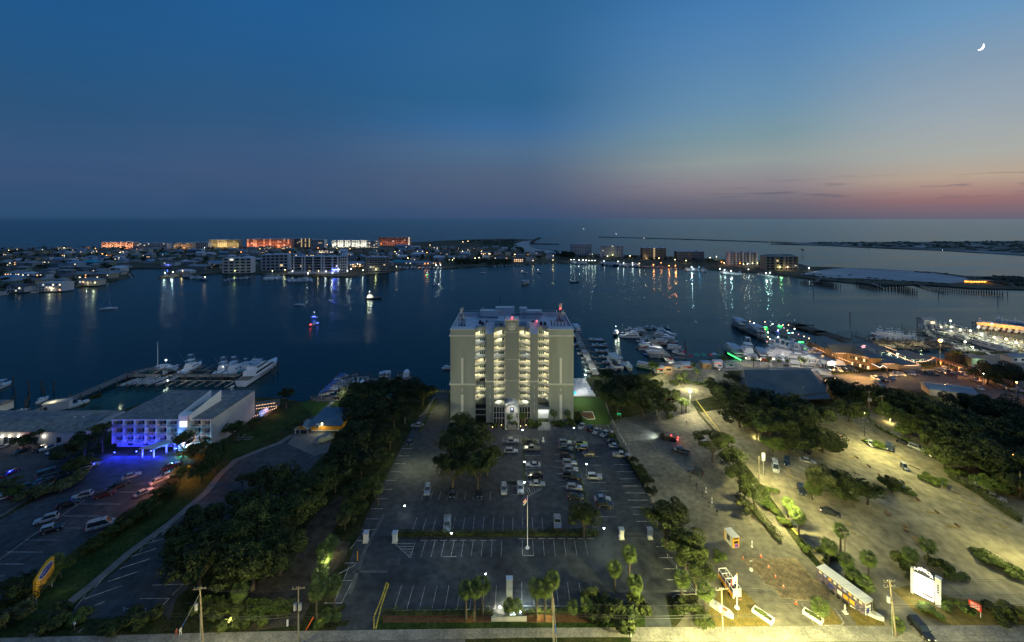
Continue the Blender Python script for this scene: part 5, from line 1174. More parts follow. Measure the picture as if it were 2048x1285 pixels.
# scrub covering dunes, one mass
def scrub(name,pts,n,hmax,seed,w=6,lab='low dark scrub covering the dunes'):
    r = random.Random(seed);mb_ = MB();poly = PL(pts);ax = [p.x for p in poly];ay = [p.y for p in poly];k = 0
    def inside(x,y):
        c = False;j = len(poly)-1
        for i in range(len(poly)):
            if (poly[i].y > y) != (poly[j].y > y) and x < (poly[j].x-poly[i].x)*(y-poly[i].y)/(poly[j].y-poly[i].y)+poly[i].x: c = not c
            j = i
        return c
    while k < n:
        x_,y_ = r.uniform(min(ax),max(ax)),r.uniform(min(ay),max(ay))
        if not inside(x_,y_): continue
        k += 1
        if noise.noise(Vector((x_,y_*1.6,0))*.012+Vector((seed,0,0))) < -.12: continue
        s = w*r.uniform(.5,1.3);mb_.lathe(x_,y_,[(s,0),(s*.8,hmax*r.uniform(.2,.5)),(s*.3,hmax*r.uniform(.5,1))],5,ang=r.random())
    return mb_.build(name,MATS['leaf_far'],kind='stuff',label=lab)
scrub('dune_scrub',[(1600,486.5),(1750,485),(2048,482.5),(2600,479),(2600,540),(2048,507),(1850,496),(1700,492)],1500,4,2,9)
scrub('dune_scrub',[(905,482),(1030,480),(1035,492),(1055,503),(1000,502),(985,492)],260,3.5,3,7,'dark scrub on the point of the island beside the beach')
scrub('dune_scrub',[(1970,557),(2300,563),(2300,588),(2048,574),(1975,568)],200,3.2,4,5,'dark scrub right of the orange pavilion')
scrub('dune_scrub',[(1600,545),(1650,543),(1740,556),(1900,568),(1900,571),(1830,568),(1700,563),(1620,556)],60,1.2,6,3,'low tufts along the sand flat')
# ------------------------------------------------------------------ road vehicles
PAINT = {'white': (.72,.73,.74),'silver': (.38,.40,.42),'grey': (.13,.14,.15),'black': (.012,.012,.014),'dark': (.03,.035,.042),'tan': (.30,.27,.21),'teal': (.05,.09,.11),'green': (.05,.07,.05),'lime': (.50,.62,.03),'red': (.11,.014,.014),'navy': (.02,.03,.08)}  # red: reddish light falling on dark cars, put into the paint colour
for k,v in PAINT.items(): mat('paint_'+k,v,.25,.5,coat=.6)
dm('lens_clear',(.7,.72,.74),.15,.6);dm('lens_red',(.35,.01,.01),.2,.5,emis=(1,.02,.02),estr=.12)
VM = {}
def vmesh(kind,colr):
    """list of (part name, mesh, loc, children)"""
    if (kind,colr) in VM: return VM[(kind,colr)]
    pm = MATS['paint_'+colr];G = M['glass']
    spec = {  # half length, half width, sill z, belt z, roof z, cabin (rear base, rear top, front top, front base), hood z
        'sedan': (2.4,.91,.28,.86,1.44,(-1.75,-1.05,.25,1.0),.80),'suv': (2.4,.96,.32,1.02,1.76,(-2.2,-1.9,.35,1.0),.98),
        'pickup': (2.9,1.0,.42,1.12,1.88,(-.75,-.6,.75,1.35),1.10),'van': (2.9,1.02,.35,1.2,2.4,(-2.8,-2.7,1.1,2.1),1.25),'jeep': (2.1,.93,.48,1.12,1.82,(-2.0,-1.95,.35,.55),1.08),'cart': (1.5,.65,.3,.7,1.8,(-1.2,-1.2,.4,.7),.7)}[kind]
    hl,hw,sz,bz,rz_,cab,hz = spec;parts = []
    def sec(x,w,z0,z1): return [(x,-w*.94,z0),(x,w*.94,z0),(x,w,(z0+z1)/2),(x,w*.9,z1),(x,-w*.9,z1),(x,-w,(z0+z1)/2)]
    b = MB()
    if kind == 'pickup':
        b.loft([sec(-hl,hw*.95,sz+.05,bz-.35),sec(-hl+.05,hw,sz,bz-.30),sec(cab[0]-.05,hw,sz,bz-.30)])
        for s in (-1,1): b.box((-hl+cab[0])/2,s*(hw-.09),bz-.30,hl+cab[0]-.05,.14,.34)
        b.box(-hl+.07,0,bz-.30,.12,hw*1.9,.33)
        b.loft([sec(cab[0]-.05,hw,sz,bz),sec(cab[3],hw,sz,bz),sec(hl-.5,hw*.98,sz,hz),sec(hl-.08,hw*.93,sz,hz-.12),sec(hl,hw*.85,sz+.12,hz-.3)])
    else:
        tail = bz if kind in ('suv','van','jeep','cart') else bz-.03
        b.loft([sec(-hl,hw*.86,sz+.12,tail-.25),sec(-hl+.08,hw*.95,sz,tail-.06),sec(-hl+.5,hw,sz,tail),sec(cab[3],hw,sz,bz),sec(hl-.55,hw*.98,sz,hz),sec(hl-.1,hw*.92,sz,hz-.10),sec(hl,hw*.8,sz+.12,hz-.28)])
    parts.append(('body',b.mesh('body',pm),None,[]))
    # cabin shell and the four panes, each a little proud
    tw_ = hw*.78;bw_ = hw*.92;c = MB()
    B4 = [(cab[0],-bw_,bz-.02),(cab[3],-bw_,bz-.02),(cab[3],bw_,bz-.02),(cab[0],bw_,bz-.02)];T4 = [(cab[1],-tw_,rz_),(cab[2],-tw_,rz_),(cab[2],tw_,rz_),(cab[1],tw_,rz_)]
    c.loft([B4,T4]);parts.append(('roof',c.mesh('roof',pm if not (kind == 'jeep') else M['dark_metal'] if colr != 'black' else MATS['paint_silver']),None,[]))
    def pane(nm,q,n):
        q = [Vector(p) for p in q];ce = sum(q,Vector())/4;q = [ce+(p-ce)*.88 for p in q];n = Vector(n).normalized()*.018;m_ = MB();m_.loft([[p-n for p in q],[p+n for p in q]]);parts.append((nm,m_.mesh(nm,G),None,[]))
    pane('windscreen',(B4[1],B4[2],T4[2],T4[1]),(1,0,.6));pane('rear_window',(B4[3],B4[0],T4[0],T4[3]),(-1,0,.3))
    pane('side_window',(B4[0],B4[1],T4[1],T4[0]),(0,-1,.2));pane('side_window',(B4[2],B4[3],T4[3],T4[2]),(0,1,.2))
    if kind == 'suv':
        parts.append(('roof_rack',MB().box(-.7,tw_-.1,rz_+.02,1.9,.05,.06).box(-.7,-tw_+.1,rz_+.02,1.9,.05,.06).mesh('roof_rack',M['black']),None,[]))
    r = .36 if kind in ('sedan','cart') else .41
    wm = MB().tube((0,-.11,0),(0,.11,0),r,r,14).mesh('wheel',M['tyre']);rm_ = MB().tube((0,-.125,0),(0,.125,0),r*.6,r*.6,10).mesh('rim',M['rim'])
    for sx_ in (-hl*.62,hl*.63):
        for sy_ in (-1,1): parts.append(('wheel',wm,(sx_,sy_*(hw-.08),r),[('rim',rm_)]))
    hm = MB().box(0,0,0,.1,.36,.16).mesh('headlight',M['lens_clear']);tm = MB().box(0,0,0,.08,.22,.26).mesh('tail_light',M['lens_red'])
    for sy_ in (-1,1): parts.append(('headlight',hm,(hl-.03,sy_*hw*.62,hz-.34),[]));parts.append(('tail_light',tm,(-hl+.01,sy_*hw*.74,bz-.42),[]))
    if kind == 'van': parts.append(('side_windows',MB().box(-.7,0,1.45,3.2,1.99,.55).mesh('side_windows',G),None,[]))
    for sy_ in (-1,1): parts.append(('mirror',MB().box(cab[3]-.1,sy_*(hw+.08),bz,.14,.2,.14).mesh('mirror',pm),None,[]))
    VM[(kind,colr)] = parts;return parts
def mk_vehicle(kind,colr):
    nm = {'sedan': 'parked_car','suv': 'parked_suv','pickup': 'pickup_truck','van': 'van','jeep': 'off_road_car','cart': 'utility_cart'}[kind]
    t = thing(nm,'car',{'sedan': 'car','suv': 'car','pickup': 'pickup truck','van': 'van','jeep': 'car','cart': 'cart'}[kind],(0,0,0))
    for n_,me,loc,ch in vmesh(kind,colr):
        o = ob(n_,me,t,loc)
        for cn_,cm_ in ch: ob(cn_,cm_,o)
    return t
CM_ = [(1035,820,'the barrel porch'),(1040,868,'the double lantern by the porch'),(1163,887,'the lime open topped car'),(1055,1040,'the flagpole'),(1168,1062,'the round lot tree'),(930,940,'the big oaks'),(1242,905,'the large white pickup'),(322,880,'the hotel canopy'),(200,1050,'the white van'),(60,890,'the barrel roofed shop'),(1735,720,'the restaurant'),(1880,715,'the orange lot lamp'),(1966,760,'the white lamp pole'),(1690,970,'the fenced planter'),(1850,880,'the long treed bank'),(1380,900,'the two people on the street'),(1855,1160,'the lit sign'),(820,870,'the narrow tower drive'),(2000,760,'the trees at the right edge'),(1900,785,'the lit shed by the trees')]
def car(kind,colr,x0,y0,x1,y1,label=None,group='parked cars',sc=1.0):
    """x0,y0 is the rear and x1,y1 the front on the photo, at about door height"""
    zc_ = .7;a,b = P(x0,y0,zc_),P(x1,y1,zc_);d = b-a;c = (a+b)/2;c.z = 0
    t = place(('car',kind,colr),lambda: mk_vehicle(kind,colr),c,math.atan2(d.y,d.x),sc,label,group)
    KN = {'sedan': 'saloon car','suv': 'estate sized suv','pickup': 'pickup truck','van': 'van','jeep': 'boxy off road car','cart': 'utility cart'}[kind]
    if not label: auto(t,{'silver': 'silver','black': 'black','dark': 'dark blue grey','tan': 'tan'}.get(colr,colr)+' '+KN,CM_)
    return t
for a in [('pickup','white',1008,883,1034,883,'white crew cab pickup left of the double lantern lamp'),('suv','white',1010,902,1035,902,'white suv parked just below the crew cab pickup'),('suv','green',1051,884.5,1076,885,'dark green suv immediately right of the double lantern lamp'),('pickup','tan',1078,897,1050,896.5,'tan grey pickup below the dark green suv'),
          ('sedan','white',1081,929.5,1052,929,'white saloon alone in its row left of the lot lane'),('suv','black',1085,951,1056,951,'black suv below the lone white saloon'),('sedan','silver',1060,966.5,1089,967,'silver coupe just above the striped no parking triangle'),
          ('suv','white',1008,967,1008,990,'white suv facing the camera left of the striped triangle'),('pickup','white',1041,962,1041,990,'white pickup facing the camera next to the striped triangle'),
          ('suv','white',1118,885,1142,886,'white suv with a roof rack at the head of the middle row'),('sedan','teal',1119,895,1145,897,'blue teal saloon second in the middle row'),('suv','black',1121,912,1147,913,'black suv third in the middle row'),('suv','silver',1125,925,1152,926,'silver suv fourth in the middle row'),('suv','white',1128,938,1154,939,'white suv with a dark sunroof fifth in the middle row'),('pickup','black',1131,953,1158,954,'black pickup sixth in the middle row'),('suv','silver',1134,974,1162,976,'pale silver suv seventh in the middle row'),('sedan','black',1136,992,1165,993,'black saloon eighth in the middle row, above the round tree'),
          ('jeep','lime',1153,887,1173,887.5,'bright lime off road car with a black roof'),('jeep','black',1173,897,1154,896.5,'black off road car below the lime one'),('jeep','navy',1188,908,1167,907.5,'dark off road car with a pale hard top'),('suv','silver',1174,953,1203,954,'large silver suv right of the bright grass strip'),('sedan','silver',1190,996,1219,997,'silver saloon above the round lot tree'),('suv','black',1196,1008,1223,1010,'black suv at the foot of the row by the round tree'),
          ('sedan','white',1168,846,1159,858,'white saloon first of the angled row by the tower garden'),('suv','black',1176,862,1186,849,'black suv between two white saloons in the angled row'),('sedan','white',1200,856,1187,868,'white saloon third in the angled row by the garden'),('pickup','white',1223,862,1202,873,'white pickup fourth in the angled row by the garden'),('sedan','black',1213,882,1238,884,'black saloon half hidden behind the silver coupe by the hedge'),('sedan','silver',1218,891,1244,892,'silver blue coupe by the boundary hedge'),('pickup','white',1225,909,1259,911,'large white crew cab pickup by the boundary hedge'),
          ('pickup','white',1116,1060,1114,1029,'white pickup with an empty dark bed near the flagpole'),('pickup','white',895,1034,894,1062,'white and black pickup alone in the left half of the lot'),('suv','silver',857,967,853,992,'silver suv parked at the left edge of the big oaks'),('sedan','dark',905,973,904,994,'dark saloon under the left of the big oaks'),('sedan','dark',958,972,959,993,'dark saloon under the right of the big oaks'),
          ('sedan','white',846,850,824,850,'white saloon across the narrow drive left of the tower'),('suv','black',823,876,818,889,'black suv in the narrow drive below the white saloon'),
          ('pickup','dark',1377,907,1346,897,'dark pickup driving up the harbour street'),('suv','dark',1405,948,1377,939,'dark suv with a roof rack on the harbour street'),('suv','silver',1396,872,1412,885,'pale car half under the tree behind the two people'),
          ('pickup','dark',1586,898,1618,910,'dark pickup nearest the trees left of the fenced planter'),('suv','black',1574,916,1573,931,'black suv seen from behind next to the white van'),('van','white',1549,924,1553,947,'white van on the left edge of the sand lot'),('sedan','white',1606,919,1624,923,'white saloon hidden behind the planter tree'),('suv','dark',1598,968,1609,993,'dark suv facing the camera left of the planter'),
          ('sedan','dark',1643,1018,1679,1029,'dark saloon alone below the fenced planter'),('sedan','white',1734,879,1747,893,'white saloon by the round clipped hedge'),('suv','dark',1777,888,1779,901,'small dark suv right of the clipped hedge'),('sedan','black',1797,882,1823,890,'black saloon beside the small round tree'),('suv','silver',1818,890,1851,902,'silver estate in the upper row of the sand lot'),('pickup','black',1851,905,1896,924,'long black pickup in the upper row of the sand lot'),
          ('pickup','white',1933,963,1990,981,'long white pickup at the right of the sand lot'),('sedan','white',1967,987,2012,1000,'white hatchback below the long white pickup'),('suv','black',1819,1232,1868,1285,'black suv leaving by the floodlit exit at the bottom'),('cart','silver',1802,927,1815,940,'grey slatted utility cart standing on the sand lot'),
          ('suv','white',168,934,192,928,'white suv at the kerb of the hotel lot'),('sedan','black',150,945,172,938,'black saloon tucked behind the kerbside white suv'),('suv','dark',118,958,145,950,'dark suv under the bushes of the hotel lot'),('pickup','white',119,890,84,901,'white pickup in front of the barrel roofed shop'),('sedan','silver',122,896,99,905,'silver saloon next to the white pickup by the shop'),('sedan','black',98,890,72,901,'black car left of the white pickup by the shop'),('sedan','black',52,897,32,905,'black car under the small tree by the shop'),('sedan','white',-8,896,12,890,'white car cut by the left edge at the shop front'),
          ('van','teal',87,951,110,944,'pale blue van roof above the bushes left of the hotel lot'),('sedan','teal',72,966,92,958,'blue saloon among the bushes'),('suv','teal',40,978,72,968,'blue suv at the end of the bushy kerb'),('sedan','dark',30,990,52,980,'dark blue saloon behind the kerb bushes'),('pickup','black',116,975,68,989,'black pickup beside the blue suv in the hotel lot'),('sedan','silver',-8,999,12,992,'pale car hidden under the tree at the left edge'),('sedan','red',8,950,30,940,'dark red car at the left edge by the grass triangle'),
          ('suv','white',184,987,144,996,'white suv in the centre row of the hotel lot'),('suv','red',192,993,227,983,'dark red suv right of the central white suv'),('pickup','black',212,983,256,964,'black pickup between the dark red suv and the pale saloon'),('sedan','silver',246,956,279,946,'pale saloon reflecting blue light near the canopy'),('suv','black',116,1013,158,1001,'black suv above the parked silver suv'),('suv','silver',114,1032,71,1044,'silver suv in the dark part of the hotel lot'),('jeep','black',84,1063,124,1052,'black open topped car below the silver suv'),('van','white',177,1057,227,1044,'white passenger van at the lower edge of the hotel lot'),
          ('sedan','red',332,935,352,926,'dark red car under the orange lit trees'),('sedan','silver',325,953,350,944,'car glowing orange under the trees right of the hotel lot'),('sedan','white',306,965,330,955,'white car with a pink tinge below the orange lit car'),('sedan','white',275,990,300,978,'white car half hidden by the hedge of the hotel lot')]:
    car(*a)
# the street sweeper like truck with red lights
t = thing('service_truck','dark service truck with red lights and a bright work lamp on the harbour street','truck',P(1338,880),rad(152))
MB().box(0,0,.5,6.0,2.0,.5).build('chassis',M['dark_metal'],t);MB().box(2.2,0,1.0,1.5,1.9,1.3,tx=.8).build('cab',M['dark_metal'],t);MB().tube((-2.6,0,1.7),(1.1,0,1.7),.75,.75,12).build('tank',MATS['paint_grey'],t)
for sx_ in (-2,-1,2): 
    for sy_ in (-1,1): MB().tube((sx_,sy_*.85,.42),(sx_,sy_*1.05,.42),.42,.42,12).build('wheel',M['tyre'],t)
for loc in ((-3.05,.8,1.2),(-3.05,-.8,1.2),(-.9,1.0,2.3)): MB().ball(loc,.16,n=6).build('warning_light',E['red'],t)
MB().ball((2.9,-.6,1.2),.14,n=6).build('work_lamp',E['cool'],t)
lamp(t,(-3.6,0,1.4),60,(1,.05,.03),.15);l_ = lamp(t,(3.4,0,2.2),2600,(.82,.95,1),.15,'SPOT',95,(0,rad(-62),0),.5)
# small cars in the far lots
sm = random.Random(9)
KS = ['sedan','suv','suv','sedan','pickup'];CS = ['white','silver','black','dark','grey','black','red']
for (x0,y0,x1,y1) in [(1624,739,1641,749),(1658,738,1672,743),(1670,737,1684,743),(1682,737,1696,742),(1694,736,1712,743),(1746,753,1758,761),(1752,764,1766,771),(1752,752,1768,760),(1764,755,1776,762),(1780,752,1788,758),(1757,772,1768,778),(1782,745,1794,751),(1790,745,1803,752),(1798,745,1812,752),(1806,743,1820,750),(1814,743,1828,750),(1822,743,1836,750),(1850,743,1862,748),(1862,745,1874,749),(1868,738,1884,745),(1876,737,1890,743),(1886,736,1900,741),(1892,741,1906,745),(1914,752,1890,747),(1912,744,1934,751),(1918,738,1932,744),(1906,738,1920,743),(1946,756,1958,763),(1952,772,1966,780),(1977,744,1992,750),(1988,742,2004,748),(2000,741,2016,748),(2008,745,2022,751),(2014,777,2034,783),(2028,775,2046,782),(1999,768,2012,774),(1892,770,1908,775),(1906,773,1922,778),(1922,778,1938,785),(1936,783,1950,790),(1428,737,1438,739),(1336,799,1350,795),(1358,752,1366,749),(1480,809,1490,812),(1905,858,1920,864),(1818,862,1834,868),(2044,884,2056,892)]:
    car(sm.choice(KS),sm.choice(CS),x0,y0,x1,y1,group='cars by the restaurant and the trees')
# ------------------------------------------------------------------ boats
WZ = -1.2
for k,v in {'hull_white': (.70,.71,.72),'hull_teal': (.03,.26,.28),'hull_navy': (.02,.04,.12),'hull_black': (.02,.022,.026),'hull_red': (.35,.04,.03),'hull_green': (.02,.2,.1),'hull_blue': (.03,.10,.30),'hull_cream': (.55,.5,.4)}.items(): dm(k,v,.25,.5,coat=.4)
def hull_mb(L_,B,H,sharp=1.0,flare=1.15,x0=0.0):
    mb_ = MB();secs = []
    for i,(t,w,rise) in enumerate(((-.5,.86,0),(-.3,.95,0),(0,1,0),(.22,.9,.05),(.36,.66,.14),(.45,.34,.24),(.5,.03,.32))):
        x_ = x0+t*L_;hw = B/2*w;dz = rise*H
        secs.append([(x_-(t > .4)*.04*L_*(1),-hw*.5,-.35),(x_-(t > .4)*.04*L_,hw*.5,-.35),(x_,hw*.82,H*.2),(x_,hw*(1 if t < .3 else 1.04),H+dz),(x_,-hw*(1 if t < .3 else 1.04),H+dz),(x_,-hw*.82,H*.2)])
    mb_.loft(secs);return mb_
def block(x0,x1,w,z,h,tf=.25,tb=.05,wt=.88):
    """raked deckhouse block"""
    mb_ = MB();l = x1-x0
    mb_.loft([[(x0,-w/2,z),(x1,-w/2,z),(x1,w/2,z),(x0,w/2,z)],[(x0+tb*l,-w/2*wt,z+h),(x1-tf*l,-w/2*wt,z+h),(x1-tf*l,w/2*wt,z+h),(x0+tb*l,w/2*wt,z+h)]]);return mb_
def mk_boat(kind,hc):
    nm = {'sport': 'fishing_boat','yacht': 'motor_yacht','cruiser': 'cabin_cruiser','open': 'motor_boat','pontoon': 'pontoon_boat','sail': 'sailing_boat','tug': 'work_boat','cat': 'trimaran','party': 'tour_boat','skiff': 'skiff','covered': 'covered_boat'}[kind]
    t = thing(nm,'boat','boat',(0,0,WZ));Hm = M[hc];W_ = M['hull_white'];G = M['glass'];A = lambda mb_,n,m: mb_.build(n,m,t)
    if kind == 'sport':
        A(hull_mb(14,4.4,1.6),'hull',Hm);A(MB().box(-4.6,0,1.0,3.6,3.7,.12),'cockpit',M['deckwood']);A(block(-2.6,3.6,3.6,1.6,1.5,.35),'cabin',W_)
        A(block(-2.0,3.0,3.64,2.1,.6,.25),'cabin_window',G);A(block(-2.4,1.2,3.0,3.1,.75,.1),'flybridge',W_);A(MB().box(-.6,0,5.1,3.2,2.9,.14),'hardtop',W_)
        f = MB()
        for s in (-1,1):
            for x_ in (-1.9,.7): f.tube((x_,s*1.35,3.7),(x_-.2,s*1.2,5.1),.05,.05,4)
            for x_ in (-1.4,.1): f.tube((x_,s*1.1,5.2),(x_-.1,s*.7,7.6),.05,.05,4)
            f.tube((-.9,s*1.6,3.4),(-3.2,s*3.6,9.5),.04,.02,4)
        A(f,'tower_frame',M['galv']);A(MB().box(-.7,0,7.6,1.8,1.6,.12),'tower_top',W_);A(MB().box(-3.6,0,1.1,.7,.7,.9),'fighting_chair',W_)
        A(MB().path([(6.8,0,2.9),(5.2,1.5,2.7),(2.8,2.1,2.5)],.035,4).path([(6.8,0,2.9),(5.2,-1.5,2.7),(2.8,-2.1,2.5)],.035,4),'bow_rail',M['galv'])
    elif kind == 'yacht':
        A(hull_mb(30,6.6,2.6),'hull',Hm);A(block(-9.5,9,5.6,2.7,2.2,.22,.02,.92),'deckhouse',W_);A(block(-8.4,7.6,5.7,3.3,.9,.12,.02,.96),'saloon_window',G)
        A(block(-7.5,3.5,4.6,4.9,1.5,.3,.02),'upper_deck',W_);A(block(-6.6,2.9,4.66,5.3,.7,.2,.02,.95),'upper_window',G);A(MB().box(-4.5,0,7.9,6,4.2,.18),'hardtop',M['membrane'])
        for i in range(5): MB().box(-5+i*2.1,-3.27,1.35,1.1,.1,.4).build('porthole',G,t)
        A(MB().box(-12.2,0,2.5,5,5.6,.15),'aft_deck',M['deckwood']);f = MB()
        for s in (-1,1):
            for x_ in (-7,-2): f.tube((x_,s*1.9,6.3),(x_,s*1.9,7.9),.06,.06,4)
        f.tube((-4.5,0,8),(-5.2,0,11),.12,.05,5);A(f,'mast',M['galv']);A(MB().tube((-5,-1,9),(-5,1,9),.25,.25,8),'radar',W_)
    elif kind == 'cruiser':
        A(hull_mb(12,3.9,1.5),'hull',Hm);A(block(-2.4,4,3.2,1.5,1.1,.45,.02,.8),'cabin',W_);A(block(-1.6,3.3,3.25,1.9,.5,.35,.02,.85),'cabin_window',G);A(MB().box(-2.2,0,3.2,3.6,2.8,.12),'hardtop',W_)
        f = MB();[f.tube((x_,s*1.3,1.5),(x_,s*1.2,3.2),.05,.05,4) for x_ in (-3.7,-.8) for s in (-1,1)];A(f,'arch',M['galv']);A(MB().box(-4.2,0,1.1,3,3.0,.12),'cockpit',M['deckwood'])
    elif kind == 'open':
        A(hull_mb(8,2.6,1.0),'hull',Hm);A(MB().box(-.4,0,.9,6,2.1,.1),'deck',M['hull_cream']);A(MB().box(0,0,1.0,1.2,.9,1.1),'console',W_);A(MB().box(-.1,0,3.0,2.4,2.0,.1),'canopy',M['membrane'])
        f = MB();[f.tube((x_,s*.8,1.0),(x_,s*.9,3.0),.04,.04,4) for x_ in (-1,.9) for s in (-1,1)];A(f,'canopy_frame',M['galv'])
        for s in (-.5,.5): A(MB().box(-4.2,s,.3,.5,.4,1.3),'outboard_motor',M['black'])
    elif kind == 'skiff':
        A(hull_mb(6.5,2.2,.8),'hull',Hm);A(MB().box(-.4,0,.74,4.4,1.7,.1),'deck',M['hull_cream']);A(MB().box(-3.4,0,.3,.5,.5,1.2),'outboard_motor',M['black']);A(MB().box(0,0,.8,.8,.7,.9),'console',W_)
    elif kind == 'pontoon':
        for s in (-1,1): A(MB().tube((-4.6,s*1.0,.1),(4.4,s*1.0,.1),.42,.42,8),'pontoon',M['galv'])
        A(MB().box(0,0,.5,9.2,2.9,.15),'deck',M['deckwood']);r = MB();[r.box(0,s*1.4,.65,8.8,.06,.7) for s in (-1,1)];[r.box(s*4.4,0,.65,.06,2.8,.7) for s in (-1,1)];A(r,'rail',W_)
        A(MB().box(-.6,0,2.9,6.0,2.9,.14),'canopy',Hm);f = MB();[f.tube((x_,s*1.35,.65),(x_,s*1.35,2.9),.045,.045,4) for x_ in (-3.4,0,2.2) for s in (-1,1)];A(f,'canopy_frame',M['galv'])
        for s in (-1,1): A(MB().box(-2.2,s*.95,.65,2.6,.7,.5),'bench_seat',M['hull_cream'])
    elif kind == 'party':
        A(hull_mb(20,6,1.4),'hull',Hm);A(MB().box(-1,0,1.4,15.5,5.2,.12),'deck',M['deckwood']);A(MB().box(-1.5,0,1.5,13,4.8,2.2),'lower_cabin',W_);A(MB().box(-1.5,0,2.1,13.04,4.86,.9),'cabin_window',G)
        A(MB().box(-1.5,0,3.7,14.5,5.4,.15),'upper_deck',W_);r = MB();[r.box(-1.5,s*2.6,3.85,14.2,.06,.9) for s in (-1,1)];A(r,'rail',M['galv']);A(MB().box(-2.5,0,6.0,11.5,5.3,.18),'canopy',M['membrane'])
        f = MB();[f.tube((x_,s*2.45,3.85),(x_,s*2.45,6.0),.06,.06,4) for x_ in (-7.8,-3,2.8) for s in (-1,1)];A(f,'canopy_frame',M['galv']);A(MB().box(5.0,0,3.85,2,2.4,1.9),'wheelhouse',W_)
    elif kind == 'sail':
        A(hull_mb(11,3.2,1.1),'hull',Hm);A(block(-2,2.4,1.9,1.1,.5,.25),'coachroof',W_);A(MB().tube((.6,0,1.1),(.6,0,14.5),.10,.06,6),'mast',M['galv']);A(MB().tube((.6,0,2.6),(-3.8,0,2.5),.16,.12,6),'boom',M['hull_navy'])
        A(MB().tube((.6,0,14.3),(5.6,0,1.4),.025,.025,3).tube((.6,0,14.3),(-5.3,0,1.2),.025,.025,3).tube((.6,0,9),(.6,1.5,1.2),.025,.025,3).tube((.6,0,9),(.6,-1.5,1.2),.025,.025,3),'rigging',M['galv']);A(MB().box(-3.6,0,1.9,1.8,1.8,.08),'bimini',M['hull_navy'])
    elif kind == 'tug':
        A(hull_mb(24,7,2.4),'hull',Hm);A(block(-9.5,0,5.2,2.4,2.4,.1,.02,.95),'deckhouse',W_);A(MB().box(-5,0,3.2,8,5.1,.8),'deckhouse_window',E['win']);A(block(-8,-2.5,4.0,4.8,2.2,.1,.02,.95),'wheelhouse',W_);A(MB().box(-5.2,0,5.6,4.8,3.95,.7),'wheelhouse_window',E['win'])
        A(MB().tube((-6,0,7),(-6,0,12),.15,.08,6).tube((-7.2,0,9.6),(-4.8,0,9.6),.06,.06,4),'mast',M['galv']);A(MB().box(6,0,2.5,9,5.2,.2),'foredeck',M['hull_red']);A(MB().ball((-6,0,11.8),.35,n=6),'masthead_lamp',E['white'])
        lamp(t,(-4,0,9),900,(1,.92,.7),.3);lamp(t,(-7,-4,4.5),700,(1,.88,.6),.3)
    elif kind == 'cat':
        for s,m_ in ((-3.4,M['hull_teal']),(0,M['hull_teal']),(3.4,M['hull_teal'])):
            h_ = hull_mb(18 if s == 0 else 15,1.5,1.3);h_.v = [(x_,y_+s,z_) for x_,y_,z_ in h_.v];A(h_,'hull',m_)
        A(MB().box(-1.5,0,1.3,11,8,.25),'deck',W_);A(block(-4,3,4,1.5,1.2,.35),'cabin',W_);A(block(-3.2,2.5,4.05,1.9,.5,.3),'cabin_window',G);A(MB().tube((1,0,1.6),(1,0,21),.22,.12,6),'mast',W_)
    elif kind == 'covered':
        A(hull_mb(9,3,1.0),'hull',Hm);A(block(-4.2,4.2,2.9,1.0,.9,.4,.1,.3),'cover',M['membrane'])
    return t
BP = {}
BL = {'sport': 14,'yacht': 30,'cruiser': 12,'open': 8,'pontoon': 9.2,'sail': 11,'tug': 24,'cat': 18,'party': 20,'skiff': 6.5,'covered': 9}
BN = {'sport': 'sport fishing boat with a tall tower','yacht': 'motor yacht','cruiser': 'cabin cruiser','open': 'open motor boat','pontoon': 'pontoon boat','sail': 'sailing boat','tug': 'work boat','cat': 'trimaran','party': 'two deck tour boat','skiff': 'small skiff','covered': 'boat under a grey cover'}
BM = [(350,735,'the left basin dock'),(500,750,'the long moored yacht'),(115,805,'the white dock shed'),(690,770,'the small pier behind the cottage'),(790,760,'the pier end behind the trees'),(1190,700,'the dark slips behind the tower'),(1300,670,'the yachts at the middle pier'),(1330,715,'the tour boat dock'),(1500,700,'the charter boats at the promenade'),(1560,670,'the lantern lit pier'),(1610,700,'the boats below the restaurant pier'),(1760,680,'the dark wooden slips'),(1900,670,'the lit marina rows'),(2000,650,'the amber lit pier'),(1990,700,'the green shed'),(570,560,'the largest waterfront block'),(470,555,'the five storey block'),(350,553,'the inlet point'),(90,590,'the big white house'),(830,540,'the red lit dock'),(1060,530,'the amber lit house'),(1160,530,'the first lit quay'),(1240,530,'the second tower'),(1310,535,'the orange dock lamps'),(1380,537,'the white dock lamp'),(1460,545,'the green dock lights'),(1540,552,'the tip of the island'),(800,575,'the open harbour'),(265,545,'the inlet mouth')]
def boat(kind,hc,x0,y0,x1,y1,label=None,group='boats',L_=None):
    """stern at x0,y0 and bow at x1,y1 on the photo, at the waterline"""
    a,b = P(x0,y0,WZ),P(x1,y1,WZ);d = b-a;l = d.length;c = (a+b)/2
    s = min(max(l/BL[kind],.55),1.9) if L_ is None else L_/BL[kind]
    t = place(('boat',kind,hc),lambda: mk_boat(kind,hc),c,math.atan2(d.y,d.x),s,label,group)
    cn = {'hull_white': 'white','hull_teal': 'teal','hull_navy': 'navy','hull_black': 'black','hull_red': 'red','hull_green': 'green','hull_blue': 'blue','hull_cream': 'cream','canvas_red': 'red topped','canvas_blue': 'blue topped','canvas_green': 'green topped','membrane': 'grey topped','white': 'white topped'}.get(hc,'pale')
    if not label: auto(t,cn+' '+BN[kind],BM)
    return t
